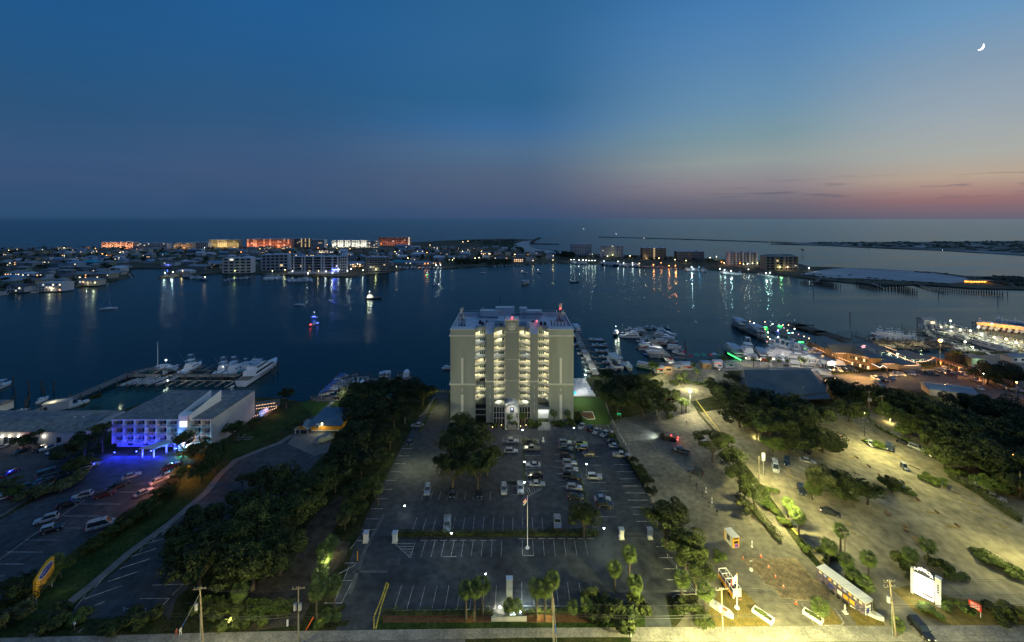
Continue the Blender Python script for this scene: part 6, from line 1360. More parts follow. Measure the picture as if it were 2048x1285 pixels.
for a in [('sail','hull_white',200,620,235,618,'white sailing boat anchored on the left of the harbour','anchored boats'),('sail','hull_white',588,611,608,611,'white sailing boat anchored in front of the largest waterfront block','anchored boats'),('tug','hull_black',731,599,763,598,'black hulled work boat with lit cabins in mid harbour','anchored boats'),('sail','hull_navy',863,572,874,571,'small dark sailing boat behind the work boat','anchored boats'),('sail','hull_white',959,547,972,547,'small sailing boat near the wooded shore','anchored boats'),
          ('party','hull_cream',1044,570,1059,567,'brown tour boat in the middle of the harbour','anchored boats'),('sail','hull_black',1139,565,1158,565,'long low black boat in the middle of the harbour','anchored boats'),('cruiser','hull_white',1041,547,1056,547,'small white cruiser with a warm deck lamp','anchored boats'),('cruiser','hull_white',1074,546,1085,547,'small white cruiser with a masthead light','anchored boats'),
          ('open','hull_white',620,637,636,636,'small boat with blue lights crossing the harbour','moving boats'),('skiff','hull_white',619,652,638,647,'slim skiff with red and violet lights','moving boats'),('open','hull_white',850,550.5,858,550,'small boat with a green light near the marina','moving boats'),('open','hull_white',1878,501.5,1886,502,'distant small boat with a white light below the barrier island','moving boats'),
          ('cat','hull_teal',336,731,298,748,'teal hulled trimaran with a tall mast at the left basin dock'),('cruiser','hull_white',330,748,356,735,'white cruiser beside the trimaran'),('open','hull_white',343,752,360,742,'low white boat third from the trimaran'),('sport','hull_white',362,752,402,731,'white sport fishing boat with its bow raised past the dock, beside the trimaran'),('sport','hull_white',432,753,462,734,'white sport fishing boat left of the pair by the long yacht'),('sport','hull_white',452,754,484,734,'white sport fishing boat in the middle of the basin group'),('cruiser','hull_white',466,750,486,735,'blue white cruiser wedged beside the long yacht'),('sport','hull_teal',478,748,505,733,'sport fishing boat hidden behind the long yacht'),
          ('yacht','hull_white',483,774,553,728,'long white motor yacht with a pointed bow at the end of the basin dock'),('skiff','hull_white',460,778,468,773,'white tender behind the long yacht'),('open','hull_white',-14,783,22,768,'white open boat entering at the left edge'),('skiff','hull_white',248,760,262,753,'white launch lying on the dock walkway'),('cruiser','hull_white',78,807,94,798,'white boat with a cream top left of the dock shed'),('skiff','hull_white',136,818,180,803,'long dark skiff right of the dock shed'),('skiff','hull_white',35,823,52,820,'small white boat below the pilings on the left'),
          ('cruiser','hull_white',890,738.5,902,738,'white boat bow peeping out left of the tower')]:
    boat(*a)
def row(n,a,b,dx,dy,kinds,hcs,grp,jit=.8,seed=1,sc=1.0):
    r = random.Random(seed)
    for i in range(n):
        t = (i+.5)/n;x_,y_ = a[0]+(b[0]-a[0])*t+r.uniform(-jit,jit),a[1]+(b[1]-a[1])*t+r.uniform(-jit*.3,jit*.3);k = r.uniform(.85,1.15)*sc
        boat(r.choice(kinds),r.choice(hcs),x_,y_,x_+dx*k,y_+dy*k,group=grp)
Wt = ['hull_white']
# pier behind the cottage
row(8,(640,793),(683,752),12,-1.5,['pontoon'],['membrane','canvas_blue'],'boats at the pier behind the cottage',.5,2)
row(7,(652,790),(693,757),12,-2,['open','skiff'],Wt,'boats at the pier behind the cottage',.5,3)
row(5,(680,792),(728,792),3,-7,['open','skiff'],Wt,'boats at the pier behind the cottage',.5,4);row(5,(688,783),(730,781),3,-7,['open','skiff'],Wt,'boats at the pier behind the cottage',.5,5);row(5,(694,774),(735,772),3,-7,['open','skiff','cruiser'],Wt,'boats at the pier behind the cottage',.5,6);row(4,(700,766),(738,764),3,-6,['open','covered'],Wt,'boats at the pier behind the cottage',.5,7)
row(3,(758,757),(780,756),2,-9,['pontoon'],['membrane'],'boats at the pier behind the cottage',.4,8);boat('cruiser','hull_white',812,760,814,745,'white boat with a rounded canopy at the far pier end')
# slips behind the tower
for j in range(6): row(7,(1176-j*-7,678+j*11.5),(1208+j*4.5,680+j*11.5),2.5,4.5,['skiff','covered','open'],['hull_black','hull_navy','hull_black'],'dark boats in the slips behind the tower',.3,20+j,.9)
for j in range(7): boat('open' if j % 2 else 'cruiser','hull_white',1160+j*5,690+j*9,1148+j*5,691+j*9,group='boats left of the tower slips walkway')
boat('party','canvas_blue' if False else 'hull_blue',1148,660,1160,672,'boat with a bright blue side just behind the tower roof corner');boat('pontoon','hull_cream',1222,722,1238,742,'cream topped pontoon boat by the dark slips');boat('open','hull_blue',1232,725,1246,741,'blue boat next to the cream topped pontoon');boat('skiff','hull_cream',1250,728,1262,744,'narrow wooden boat right of the pontoon')
# middle pier yachts
for a in [('yacht','hull_white',1284,677,1241,675,'large white motor yacht on the outer left of the middle pier'),('yacht','hull_white',1288,668,1258,669,'white motor yacht just behind the outer left one'),('cruiser','hull_white',1262,660,1252,661),('cruiser','hull_white',1275,662,1264,660),('sail','hull_navy',1252,667,1240,668,'dark sailing boat with a bare mast off the middle pier'),('tug','hull_black',1231,672,1236,666,'small dark boat with a cabin lamp at the far end of the middle pier'),
          ('yacht','hull_white',1306,667,1352,673,'white motor yacht on the outer right of the middle pier'),('yacht','hull_white',1310,674,1340,678,'white motor yacht inside the outer right one'),('cruiser','hull_white',1290,657,1302,659),('cruiser','hull_white',1303,657,1315,659),('open','hull_teal',1318,658,1330,660),('open','hull_teal',1330,657,1342,660),
          ('cruiser','hull_white',1290,687,1275,684),('cruiser','hull_white',1296,682,1282,680),('party','hull_red',1300,696,1274,698,'red and white tour boat left of the middle pier'),('pontoon','canvas_red',1292,700,1277,700),('pontoon','canvas_blue',1310,698,1293,698),('party','hull_blue',1322,713,1288,711,'tour boat with a large blue white canopy left of the middle pier'),('party','hull_white',1318,706,1300,704),
          ('party','hull_red',1318,688,1332,690,'red sided tour boat right of the middle pier'),('pontoon','canvas_red',1340,690,1354,692),('party','hull_white',1326,683,1352,685),('party','hull_blue',1338,700,1364,703,'blue sided two deck boat right of the middle pier'),('pontoon','canvas_blue',1342,697,1362,699),('open','hull_white',1358,707,1372,712),('cruiser','hull_white',1350,706,1360,709),('party','hull_green',1276,735,1308,741,'green striped boat beside the harbour shops')]:
    boat(*a)
# charter boats along the promenade, bows to the open water
for a in [('party','hull_green',1482,721,1450,700,'dark charter boat strung with green lights'),('yacht','hull_white',1497,722,1464,700,'largest white charter boat beside the green lit one'),('sport','hull_white',1506,722,1484,701),('cruiser','hull_white',1514,722,1500,711),('party','hull_red',1530,723,1512,706,'charter boat with a red awning'),('yacht','hull_white',1546,725,1524,703,'white yacht right of the red awning boat'),('sport','hull_white',1553,725,1536,705),('sport','hull_white',1563,726,1546,704),('sport','hull_white',1573,727,1556,706),('sport','hull_white',1583,728,1566,708),('cruiser','hull_white',1592,729,1578,712),('sport','hull_white',1601,730,1586,711),('cruiser','hull_white',1610,731,1596,714),('sport','hull_white',1619,732,1604,715),('cruiser','hull_white',1628,733,1614,717),('cruiser','hull_white',1637,734,1624,720),('open','hull_white',1648,736,1636,724)]:
    boat(*a,group='charter boats along the promenade') if len(a) > 6 else boat(*a[:6],group='charter boats along the promenade')
row(9,(1585,700),(1650,722),-9,-9,['open','cruiser'],Wt,'charter boats along the promenade',1,31);row(6,(1588,692),(1625,704),-9,-8,['open','covered'],Wt,'charter boats along the promenade',1,32)
boat('party','hull_cream',1488,661,1464,647,'long cream roofed tour boat at the end of the lantern pier');boat('party','hull_white',1525,676,1496,660,'black and white two deck tour boat on the lantern pier')
# right marina
row(12,(1742,675),(1830,681),2,-6,['sport','cruiser','sport'],['hull_white','hull_white','hull_navy'],'boats behind the dark wooden slips',1,41)
row(13,(1848,660),(2040,712),-11,-3.5,['sport','yacht','cruiser'],Wt,'boats in the lit marina rows',1.5,42);row(14,(1862,655),(2060,700),9,2.4,['sport','cruiser'],Wt,'boats in the lit marina rows',1.5,43);row(12,(1880,668),(2010,706),-8,-3,['cruiser','sport','covered'],Wt,'boats in the lit marina rows',1.5,44)
row(12,(1955,646),(2060,661),3,4,['cruiser','sport','open'],Wt,'boats at the amber lit pier',1,45);row(8,(1990,643),(2060,652),4,-2.5,['sport','cruiser'],Wt,'boats at the amber lit pier',1,46)
row(9,(1905,700),(1985,706),9,3,['open','cruiser','covered'],Wt,'boats beside the green shed',1,47);row(10,(1750,690),(1850,697),7,3.4,['skiff','covered'],['hull_black','hull_navy'],'small boats in the dark wooden slips',1,48);row(9,(1800,687),(1880,692),7,3,['skiff','covered'],['hull_black','hull_navy'],'small boats in the dark wooden slips',1,49)
row(11,(1870,682),(1990,716),8,3,['cruiser','open','sport'],Wt,'boats in the lit marina rows',1.5,71);row(10,(1862,650),(1950,672),-7,-3,['sport','cruiser'],Wt,'boats in the lit marina rows',1.5,72);row(10,(1960,678),(2060,706),-9,-3,['sport','yacht'],Wt,'boats in the lit marina rows',1.5,73);row(8,(1950,656),(2050,668),5,-2,['sport','cruiser'],Wt,'boats at the amber lit pier',1,74);row(9,(1735,680),(1850,684),2,5,['cruiser','open'],['hull_white','hull_black'],'boats behind the dark wooden slips',1,75)
# moored along the island
row(9,(365,556),(412,562),3,-2.2,['cruiser','open','open'],['hull_white','hull_teal','hull_navy'],'boats along the island shore',1,51);row(5,(325,553),(352,552),4,.8,['cruiser','open'],Wt,'boats along the island shore',1,52);row(9,(444,562),(500,556),5,1.0,['sport','cruiser','cruiser'],['hull_white','hull_white','hull_blue'],'boats along the island shore',1,53)
row(9,(524,560),(560,558),5,2.2,['cruiser','sport'],Wt,'boats along the island shore',1,54);row(11,(574,563),(620,561),5,2.5,['sport','cruiser','yacht'],Wt,'boats along the island shore',1,55);row(7,(528,552),(600,551),4,.5,['open','cruiser'],Wt,'boats along the island shore',1,56)
row(7,(62,587),(112,580),8,-1,['open','skiff','cruiser'],Wt,'boats along the island shore',1,57);boat('party','hull_white',-14,593,18,589,'white houseboat at the left edge of the far shore');row(4,(255,549),(262,558),4,.6,['cruiser'],Wt,'boats along the island shore',.6,58)
row(12,(795,537.5),(885,539),4,-1.4,['cruiser','open','sport'],Wt,'boats along the island shore',1,59);row(9,(985,534),(1050,532),4,1,['cruiser','open'],Wt,'boats along the island shore',1,60);row(5,(1052,530),(1115,528),5,.6,['open','cruiser'],Wt,'boats along the island shore',1,61)
row(7,(1140,527),(1172,528),4,1.6,['cruiser','open'],['hull_white'],'boats along the island shore',1,62);row(13,(1200,529),(1278,533),3,2.2,['sport','cruiser','cruiser'],['hull_white','hull_white','hull_navy'],'boats along the island shore',1,63);row(13,(1285,534),(1360,539),5,1,['skiff','open','covered'],['hull_black','hull_navy','hull_white'],'boats along the island shore',1,64)
row(10,(1370,540),(1412,543),3,2,['sport','cruiser'],Wt,'boats along the island shore',.8,65);row(11,(1440,547),(1480,549),4,2,['sport','cruiser','yacht'],Wt,'boats along the island shore',.8,66);row(9,(1514,550),(1554,556),4,1.6,['sport','cruiser'],Wt,'boats along the island shore',.8,67)
# ------------------------------------------------------------------ piers and docks
pm_ = MB().tube((0,0,-3),(0,0,2.1),.17,.15,6).mesh('piling',M['piling']);pt_ = MB().tube((0,0,-3),(0,0,4.6),.2,.18,6).mesh('piling',M['piling'])
def pier(pts,w,label,fingers=(),fl=8,pil=True,z=.5,m='deckwood',every=6.0,group='piers',fw=1.0,both=True,planks=False):
    t = thing('pier',label,'pier',(0,0,0),0,group);pp = [P(*p) for p in pts];dk = MB();k = 0
    for a,b in zip(pp,pp[1:]):
        d = b-a;L_ = d.length;an = math.atan2(d.y,d.x);c = (a+b)/2;dn = d.normalized();nn = Vector((-dn.y,dn.x,0))
        if planks:
            n = int(L_/2.4)
            bm_ = MB().box(0,0,0,2.3,w,.22).mesh('deck_board',M[m])
            for i in range(n): ob('deck_board',bm_,t,(*(a+d*((i+.5)/n))[:2],z-.22),an)
        else: dk.box(c.x,c.y,z-.25,L_+w*.5,w,.25,rot=an)
        if pil:
            n = max(1,int(L_/every))
            for i in range(n+1):
                q = a+d*(i/n)
                for s in (-1,1): r_ = q+nn*s*(w/2+.15);ob('piling',pm_,t,(r_.x,r_.y,0));k += 1
        if fingers:
            n = int(L_/fingers)
            for i in range(n+1):
                q = a+d*(i/max(1,n))
                for s in ((-1,1) if both is True else (both,)):
                    e = q+nn*s*(fl+w/2);cc = (q+nn*s*w/2+e)/2;dk.box(cc.x,cc.y,z-.3,fl,fw,.2,rot=an+math.pi/2)
                    if pil: ob('piling',pm_,t,(e.x,e.y,0));k += 1
    if dk.v: dk.build('deck',M[m],t,kind='stuff' if fingers else None)
    return t
pier([(70,826),(150,797),(222,766),(262,748),(315,736)],5,'long wooden dock sloping up from the shed to the left basin',m='concrete_dark',every=9,planks=True)
pier([(262,753),(330,753),(475,753)],4,'level main walkway of the left basin dock',fingers=8,fl=9,both=1)
pier([(262,762),(470,764)],1.2,'front row of low boat lifts in the left basin',fingers=4.5,fl=7,both=-1);pier([(300,742),(440,743)],1.0,'dark rear slips of the left basin',fingers=4.5,fl=8,both=1,pil=False)
for i,x_ in enumerate((243,250,266,274,283,291,298,305,319,326)):
    t = thing('boat_slide','slide','ramp',P(x_-8,773 if i < 2 else 770,0),rad(72),'curved white slides on the basin dock');s = []
    for k in range(7): u_ = k/6;s.append([(u_*9,1.2*math.sin(u_*3.1)*-.6,.1+.5*math.sin(u_*1.6)),(u_*9,1.2*math.sin(u_*3.1)*-.6+.5,.1+.5*math.sin(u_*1.6)),(u_*9,1.2*math.sin(u_*3.1)*-.6+.5,.25+.5*math.sin(u_*1.6)),(u_*9,1.2*math.sin(u_*3.1)*-.6,.25+.5*math.sin(u_*1.6))])
    MB().loft(s).build('slide',M['hull_white'],t);MB().box(4,.3,-.8,.3,.6,1.1).build('support',M['piling'],t);t['label'] = 'curved white watercraft slide on the basin dock, '+('second and third from left' if False else ORD[i]+' of ten')
t = thing('dock_shed','small white shed with a grey roof lit yellow on the left dock','shed',P(116,818),rad(28));MB().box(0,0,0,8,4,3.2).build('wall',M['w_white'],t);MB().box(0,0,3.2,8.6,4.6,.3,ty=.8).build('roof',M['r_grey'],t);MB().box(-3.2,-2.05,.1,1.2,.1,2).build('door',M['w_dark'],t);lamp(t,(-6,-2,3.5),420,(1,.85,.45),.3)
t = thing('dock_lamp','bright white lamp over the trimaran on the left basin dock','lamp',P(332,745));MB().tube((0,0,0),(0,0,6.4),.1,.07,6).build('post',M['galv'],t);MB().ball((0,0,6.5),.35,n=6).build('globe',E['white'],t);lamp(t,(0,0,7.2),900,(.95,1,.85),.3)
for i,(x_,y_) in enumerate(((26,775),(57,783),(83,783),(108,783),(31,797),(59,800),(89,790),(25,812),(55,812),(51,818))):
    a = P(x_,y_,WZ);t = ob('mooring_post',pt_,None,(a.x,a.y,WZ),None,(1.3,1.3,1.2 if i < 4 else .9),cat='mooring post',group='bare mooring posts on the left');auto(t,'tall dark mooring post' if i < 4 else 'short dark mooring post',[(26,775,'the boat at the left edge'),(108,790,'the dock shed')])
for i,(x_,y_) in enumerate(((547,752),(556,745),(1363,730),(1370,700),(1372,712),(1446,713),(1436,716),(1502,708),(1521,680),(1627,590),(1700,640),(1877,595),(2015,594),(1996,606),(1573,665),(1000,601),(1737,500),(1728,499))):
    a = P(x_,y_,WZ);t = ob('mooring_post',pt_,None,(a.x,a.y,WZ),None,(1.4,1.4,1.3),cat='mooring post',group='lone mooring posts in the water');auto(t,'lone dark post standing in the water',BM+[(1627,585,'the first empty pier on the right'),(1880,590,'the farthest empty pier'),(1733,500,'the barrier island')])
pier([(672,802),(684,783),(704,756),(712,750)],3,'grey pier walkway leading out behind the cottage',fingers=7,fl=7,m='concrete_dark')
pier([(625,801),(720,797)],2.5,'timber landing along the shore behind the cottage',m='deckwood',every=5);pier([(735,780),(765,762),(800,760),(820,757)],3,'pier half hidden by the wooded strip',fingers=6,fl=6)
pier([(1192,750),(1178,722),(1166,698),(1152,668)],4,'concrete walkway of the slips behind the tower',m='concrete',every=8)
for j in range(6): pier([(1167+j*6,682+j*11.4),(1208+j*6,683+j*11.4)],1.2,'finger pier',fingers=5,fl=3.5,both=1,group='finger piers behind the tower',pil=False)['label'] = 'dark finger pier running right from the tower slips, '+('farthest out','second farthest','third farthest','fourth farthest','fifth farthest','nearest the shore')[j]
pier([(1350,741),(1335,716),(1310,690),(1290,668),(1280,655)],5,'lit central walkway between the tour boats and yachts',m='concrete',every=8,fingers=14,fl=8)
pier([(1640,735),(1560,693),(1530,680),(1490,662),(1478,655)],3,'lower lantern lit pier with tour boats',every=6)
LP2 = pier([(1660,708),(1625,690),(1580,672),(1555,662),(1530,652)],3.5,'upper lantern lit pier above the charter boats',every=6)
pier([(1690,680),(1640,665),(1600,653),(1585,648)],9,'broad dark unlit pier beyond the restaurant',every=7,m='piling');pier([(1600,650),(1626,653)],3,'short dark arm at the end of the broad unlit pier',m='piling')
pier([(1708,666),(1742,675),(1770,681),(1850,681),(1870,682)],3.5,'yellow lit walkway behind the dark slips',every=6,m='concrete')
for k,(a,b,w) in enumerate((((1742,684),(1782,697),6),((1778,683),(1822,698),6),((1815,683),(1858,697),6),((1850,682),(1895,695),6))): pier([a,b],w,'dark timber slip running down from the yellow lit walkway, '+ORD[k],fingers=5,fl=6,m='piling',group='dark timber slips on the right')
pier([(1944,703),(1900,688),(1870,678),(1848,660)],4,'walkway with lit pedestals between the marina rows',fingers=9,fl=10,m='concrete');pier([(2100,722),(2020,690),(1940,665),(1890,652)],4,'upper walkway of the lit marina',fingers=10,fl=10,m='concrete');pier([(2100,668),(2000,656),(1948,647)],4,'dark front of the amber lit pier',m='piling')
t = thing('harbour_hut','two storey grey hut on stilts at the marina entrance','hut',P(1852,657));MB().box(0,0,3.4,9,6,3.4).build('wall',M['w_pale'],t);MB().box(0,0,6.8,10,7,1.5,ty=.2).build('roof',M['r_grey'],t);MB().box(2,-3.05,4.3,3,.1,1.4).build('window',E['win'],t)
for s in ((-4,-2.6),(4,-2.6),(-4,2.6),(4,2.6)): MB().box(s[0],s[1],-2,.4,.4,5.4).build('stilt',M['piling'],t)
# empty piers on the right of the harbour
def combs(pts,n,label,ln=16,side=-1):
    t = thing('pier',label,'pier',(0,0,0),0,'empty piers on the right');dk = MB();pp = [P(*p) for p in pts]
    tot = sum((b-a).length for a,b in zip(pp,pp[1:]))
    for a,b in zip(pp,pp[1:]):
        d = b-a;dk.box((a.x+b.x)/2,(a.y+b.y)/2,.3,d.length,2.6,.3,rot=math.atan2(d.y,d.x));m_ = max(2,int(n*d.length/tot))
        for i in range(m_):
            q = a+d*(i+.5)/m_
            for s in (0,5.5,11): ob('piling',pt_,t,(q.x+s*.1,q.y+s*side,0),None,(1.7,1.7,.9))
    dk.build('deck',M['deckwood'],t);return t
pier([(1641,556),(1632,566)],5,'pale gangway down to the first empty pier',m='concrete');combs([(1600,566),(1632,569),(1667,573)],16,'first empty pier off the sand flat');combs([(1600,563),(1667,567)],14,'rear row of the first empty pier',side=1)
pier([(1745,568),(1768,577)],5,'pale gangway down to the second empty pier',m='concrete');combs([(1718,570),(1762,580)],9,'left arm of the second empty pier',side=1);combs([(1762,576),(1800,579),(1836,586)],15,'right arm of the second empty pier',side=1)
pier([(1830,568),(1860,577),(1890,585)],4,'long plank pier leading to the farthest empty pier',m='deckwood');combs([(1880,578),(1930,584),(1975,587),(2008,591)],28,'farthest empty pier along the right shore',side=1)
# ------------------------------------------------------------------ waterside restaurant (right)
dm('w_timber',(.30,.20,.10),.85,.2,var=.3,vscale=.8,mul=(1,1,.2));dm('sheet_roof',(.075,.10,.11),.6,.4,metal=.1,var=.14,vscale=.15,world=True)
rs = thing('waterside_restaurant','sprawling timber restaurant with blue grey roofs edged in warm lights','restaurant',(0,0,0))
def seam_roof(poly,par,m='sheet_roof',name='roof',th=.25):
    """sloping roof panel from photo points with heights"""
    q = [P(*p) for p in poly];MB().loft([[p-Vector((0,0,th)) for p in q],q]).build(name,M[m],par)
def wallq(pts,z1,par,m='w_timber',z0=0):
    for (a,b) in zip(pts,pts[1:]):
        A,B = P(*a),P(*b);d = B-A;n = Vector((-d.y,d.x,0)).normalized()*.15
        MB().prism([tuple((A+n))[:2],tuple((B+n))[:2],tuple((B-n))[:2],tuple((A-n))[:2]],z0,z1).build('wall',M[m],par)
def bulbs(a,b,n,par,key='bulb',sag=.4,r=.16,cable=True):
    A,B = Vector(a),Vector(b)
    k = ('bulb',key,r)
    if k not in CM: CM[k] = MB().ball((0,0,0),r,n=5).mesh('bulb',E[key])
    pts = [A.lerp(B,i/n)-Vector((0,0,sag*math.sin(math.pi*i/n))) for i in range(n+1)]
    c = None
    if cable: c = MB().path(pts,.03,3).build('light_string',M['black'],par)
    for q in pts: ob('bulb',CM[k],c or par,q)
RZ = 7.0
# main hall: front wall line and hipped roof
wallq([(1652,716),(1670,728),(1700,730),(1738,740),(1762,739)],6.5,rs)
for i in range(14):
    A = P(1702+i*2.6,730.6+i*.70);MB().box(A.x,A.y-.25,.4 if i % 2 else 3.8,.9,.15,1.5).build('window',E['win'] if i % 3 == 1 else M['glass_far'],rs)
seam_roof([(1666,705.5,6.7),(1701,706,6.7),(1705,690,10.5),(1655,690,10.5)],rs);seam_roof([(1701,706,6.7),(1740,716.5,6.7),(1737,700,8.8),(1705,690,10.5)],rs);seam_roof([(1655,690,10.5),(1705,690,10.5),(1702,686,8),(1655,686,8)],rs);seam_roof([(1740,716.5,6.7),(1769,717,6.4),(1752,702,7.4),(1737,700,8.8)],rs);seam_roof([(1705,690,10.5),(1737,700,8.8),(1752,702,7.4),(1735,688,6)],rs)
wallq([(1612,694),(1640,708),(1654,716)],4.6,rs);seam_roof([(1622,674,4.9),(1660,691,5.4),(1690,688,5.2),(1648,672,4.9)],rs)
seam_roof([(1705,684,6.2),(1735,683.5,6.2),(1781,701,4.4),(1755,703,5.4)],rs);seam_roof([(1761,707,5.2),(1767,718,4.4),(1805,730.5,4.2),(1837,729.5,4.2)],rs);seam_roof([(1757,718,5),(1760,727,3.8),(1792,727,3.8),(1782,721,4.6)],rs);seam_roof([(1786,702,5.0),(1831,720,4.4),(1857,715,4.4),(1812,700,5.0)],rs)
wallq([(1762,736),(1795,740),(1842,741)],3.2,rs,m='w_cream')
for (a,b,n,z1,z2) in (((1666,706),(1701,706.6),10,6.5,6.5),((1701,706.6),(1740,717),14,6.5,6.5),((1665,710),(1700,724),12,4.6,2.6),((1610,687),(1665,711),20,1.6,3.6),((1761,727.5),(1791,727.5),12,3.6,3.6),((1805,731),(1837,730.5),14,4.0,4.0),((1768,700),(1836,728),24,4.6,4.2),((1772,694),(1795,702),10,4.0,4.0),((1833,724),(1856,722),9,4.0,4.0),((1856,721),(1868,716),6,4.0,4.0)):
    bulbs(P(*a,z1),P(*b,z2),n,rs,sag=.2,r=.12)
for (a,z,w) in (((1622,700),3,900),((1645,712),3,900),((1680,734),3,900),((1706,741),3.2,4200),((1726,747),3.0,4200),((1745,749),2.6,3000),((1780,745),2.5,1500),((1815,746),2.5,1300),((1775,708),2.6,900),((1800,716),2.6,1200),((1845,728),2.6,1600),((1690,742),3,900)):
    lamp(rs,P(*a,z),w,(1,.50,.14),.4)
t = thing('entrance_porch','zigzag restaurant porch roof outlined with bright white light','porch',P(1758,742));o2 = P(1758,742)
q = [P(1743,727.5,3.6)-o2,P(1760,735.6,2.4)-o2,P(1766,731,3.6)-o2,P(1774,735.6,2.4)-o2]
MB().path(q,.14,5).build('light_trim',E['winw'],t);MB().loft([[q[0],q[1],q[2],q[3]],[p+Vector((0,4,.3)) for p in q]],closed=False,cap=False).build('roof',M['sheet_roof'],t)
for p in (q[1],q[3]): MB().tube((p.x,p.y,0),p,.12,.12,6).build('post',M['wood'],t)
t = thing('neon_sign','small pink neon shape on the dark restaurant roof','sign',P(1726,697.5,9));MB().path([(-1,0,0),(0,0,.9),(1.4,0,1.6),(.4,0,1.9),(-.8,0,1.2),(0,0,.3),(1.2,0,.8)],.1,5).build('neon_tube',E['shrimp'],t);MB().tube((0,.1,-3),(0,.1,.2),.08,.08,5).build('bracket',M['dark_metal'],t)
t = thing('white_screen_wall','blank white wall panel leaning against the timber restaurant','wall',P(1682,731));MB().loft([[(-3,y_,0),(3,y_,0),(1.5,y_,2.0),(-1.6,y_,3.4),(-3,y_,3.4)] for y_ in (0,.2)]).build('panel',M['white'],t)
# neighbour: white flat kiosk with a lit window, and the orange lit pergola further right
t = thing('white_kiosk','white fish market kiosk with a bright shop window, left of the restaurant','kiosk',P(1660,731),.1);MB().box(0,5,0,5,12,2.8).build('wall',M['w_white'],t);MB().box(0,5,2.8,6,13,.3).build('roof',M['r_grey'],t);MB().box(0,-1.1,.6,3.6,.12,1.5).build('shop_window',E['signwhite'],t);lamp(t,(0,-3,3),700,(.9,1,.9),.3);lamp(t,(-8,4,4),700,(.95,1,.85),.3)
t = thing('harbour_pergola','long pergola glowing orange along the street right of the restaurant','pergola',(0,0,0))
A,B = P(1864,717,3.6),P(1967,748,3.6);MB().path([A,B],.25,5).build('beam',M['wood'],t)
for i in range(12):
    q = A.lerp(B,i/11);MB().tube((q.x,q.y,0),q,.14,.14,6).build('post',M['wood'],t);MB().tube(q,q+Vector((1.5,4.5,.1)),.1,.1,4).build('rafter',M['wood'],t)
MB().loft([[A+Vector((0,0,.1)),B+Vector((0,0,.1)),B+Vector((1.5,4.5,.4)),A+Vector((1.5,4.5,.4))],[A+Vector((0,0,.3)),B+Vector((0,0,.3)),B+Vector((1.5,4.5,.6)),A+Vector((1.5,4.5,.6))]]).build('roof',mat('w_rust',(.30,.12,.05),.8),t)
bulbs(A+Vector((0,-.3,0)),B+Vector((0,-.3,0)),34,t,sag=.1)
for i in (1,4,7): q = A.lerp(B,i/8);lamp(t,(q.x,q.y-2,2.6),1600,(1,.38,.10),.3)
# the large hall with the broad blue roof
t = thing('metal_roof_hall','large hall with a broad dark blue metal hipped roof among the oaks','hall',(0,0,0))
for poly in ([(1496,772,6.5),(1475,770,6.5),(1484,738.5,8.4),(1487,738.5,8.4)],[(1475,802,5.4),(1655,798,5.4),(1622,738,9.5),(1484,738,9.5)],[(1655,798,5.4),(1660,780,5.4),(1622,738,9.5)]): pass
seam_roof([(1500,800,4.6),(1652,785,4.6),(1622,740,9.5),(1487,740,9.5)],t);seam_roof([(1500,800,4.6),(1470,768,4.6),(1478,752,4.8),(1487,740,9.5)],t,'r_brown');seam_roof([(1487,740,9.5),(1622,740,9.5),(1628,735,5),(1484,735,5)],t);seam_roof([(1652,785,4.6),(1622,740,9.5),(1628,736,5),(1655,770,4.6)],t)
wallq([(1506,806),(1650,789),(1656,775)],4.4,t,'w_tan');seam_roof([(1595,800,3.4),(1662,797,3.4),(1656,786,4.4),(1592,788,4.4)],t)
for i in range(3): A = P(1606+i*26,778,5.5);MB().tube(A,A+Vector((0,0,1.2)),.1,.1,5).build('vent_pipe',M['galv'],t)
bulbs(P(1637,770,2.8),P(1652,760,3),8,t);bulbs(P(1648,768,3),P(1670,757,3),9,t);bulbs(P(1640,773,2.8),P(1660,768,3),9,t);lamp(t,P(1655,776,2.6),160,(1,.45,.15),.4)
t = thing('garden_shed','dark roofed shed with a bright yard lamp in the oak belt','shed',P(1895,790),-.4);MB().box(0,0,0,16,8,3).build('wall',M['w_tan'],t);MB().box(0,0,3,17.5,9.5,1.6,ty=.1).build('roof',M['metal_roof'],t);lamp(t,(-4,-9,4),900,(1,1,.8),.3);lamp(t,(4,9,4),900,(1,.95,.6),.3)
t = thing('green_shed','pale green lit boat shed at the marina shore','shed',P(1944,726));MB().box(0,0,0,8,7,3.6).build('wall',M['w_green'],t);MB().box(-6,3,0,7,6,4.4).build('side_wall',M['w_dark'],t);MB().box(0,0,3.6,9,8,.3).build('roof',M['r_dark'],t);lamp(t,(-1,-6,3),500,(.8,1,.7),.3)
t = thing('marina_office','long white marina office with a green roof at the right edge','building',P(2040,722));MB().box(0,0,0,16,6,3).build('wall',M['w_white'],t);MB().box(0,0,3,18,8,1.2,ty=.1).build('roof',M['r_grey'],t);lamp(t,(-3,-6,3),200,(.9,1,.8),.3)
for i in range(4): MB().box(-6+i*4,-3.05,1,1.6,.1,1.2).build('window',M['glass_far'],t)
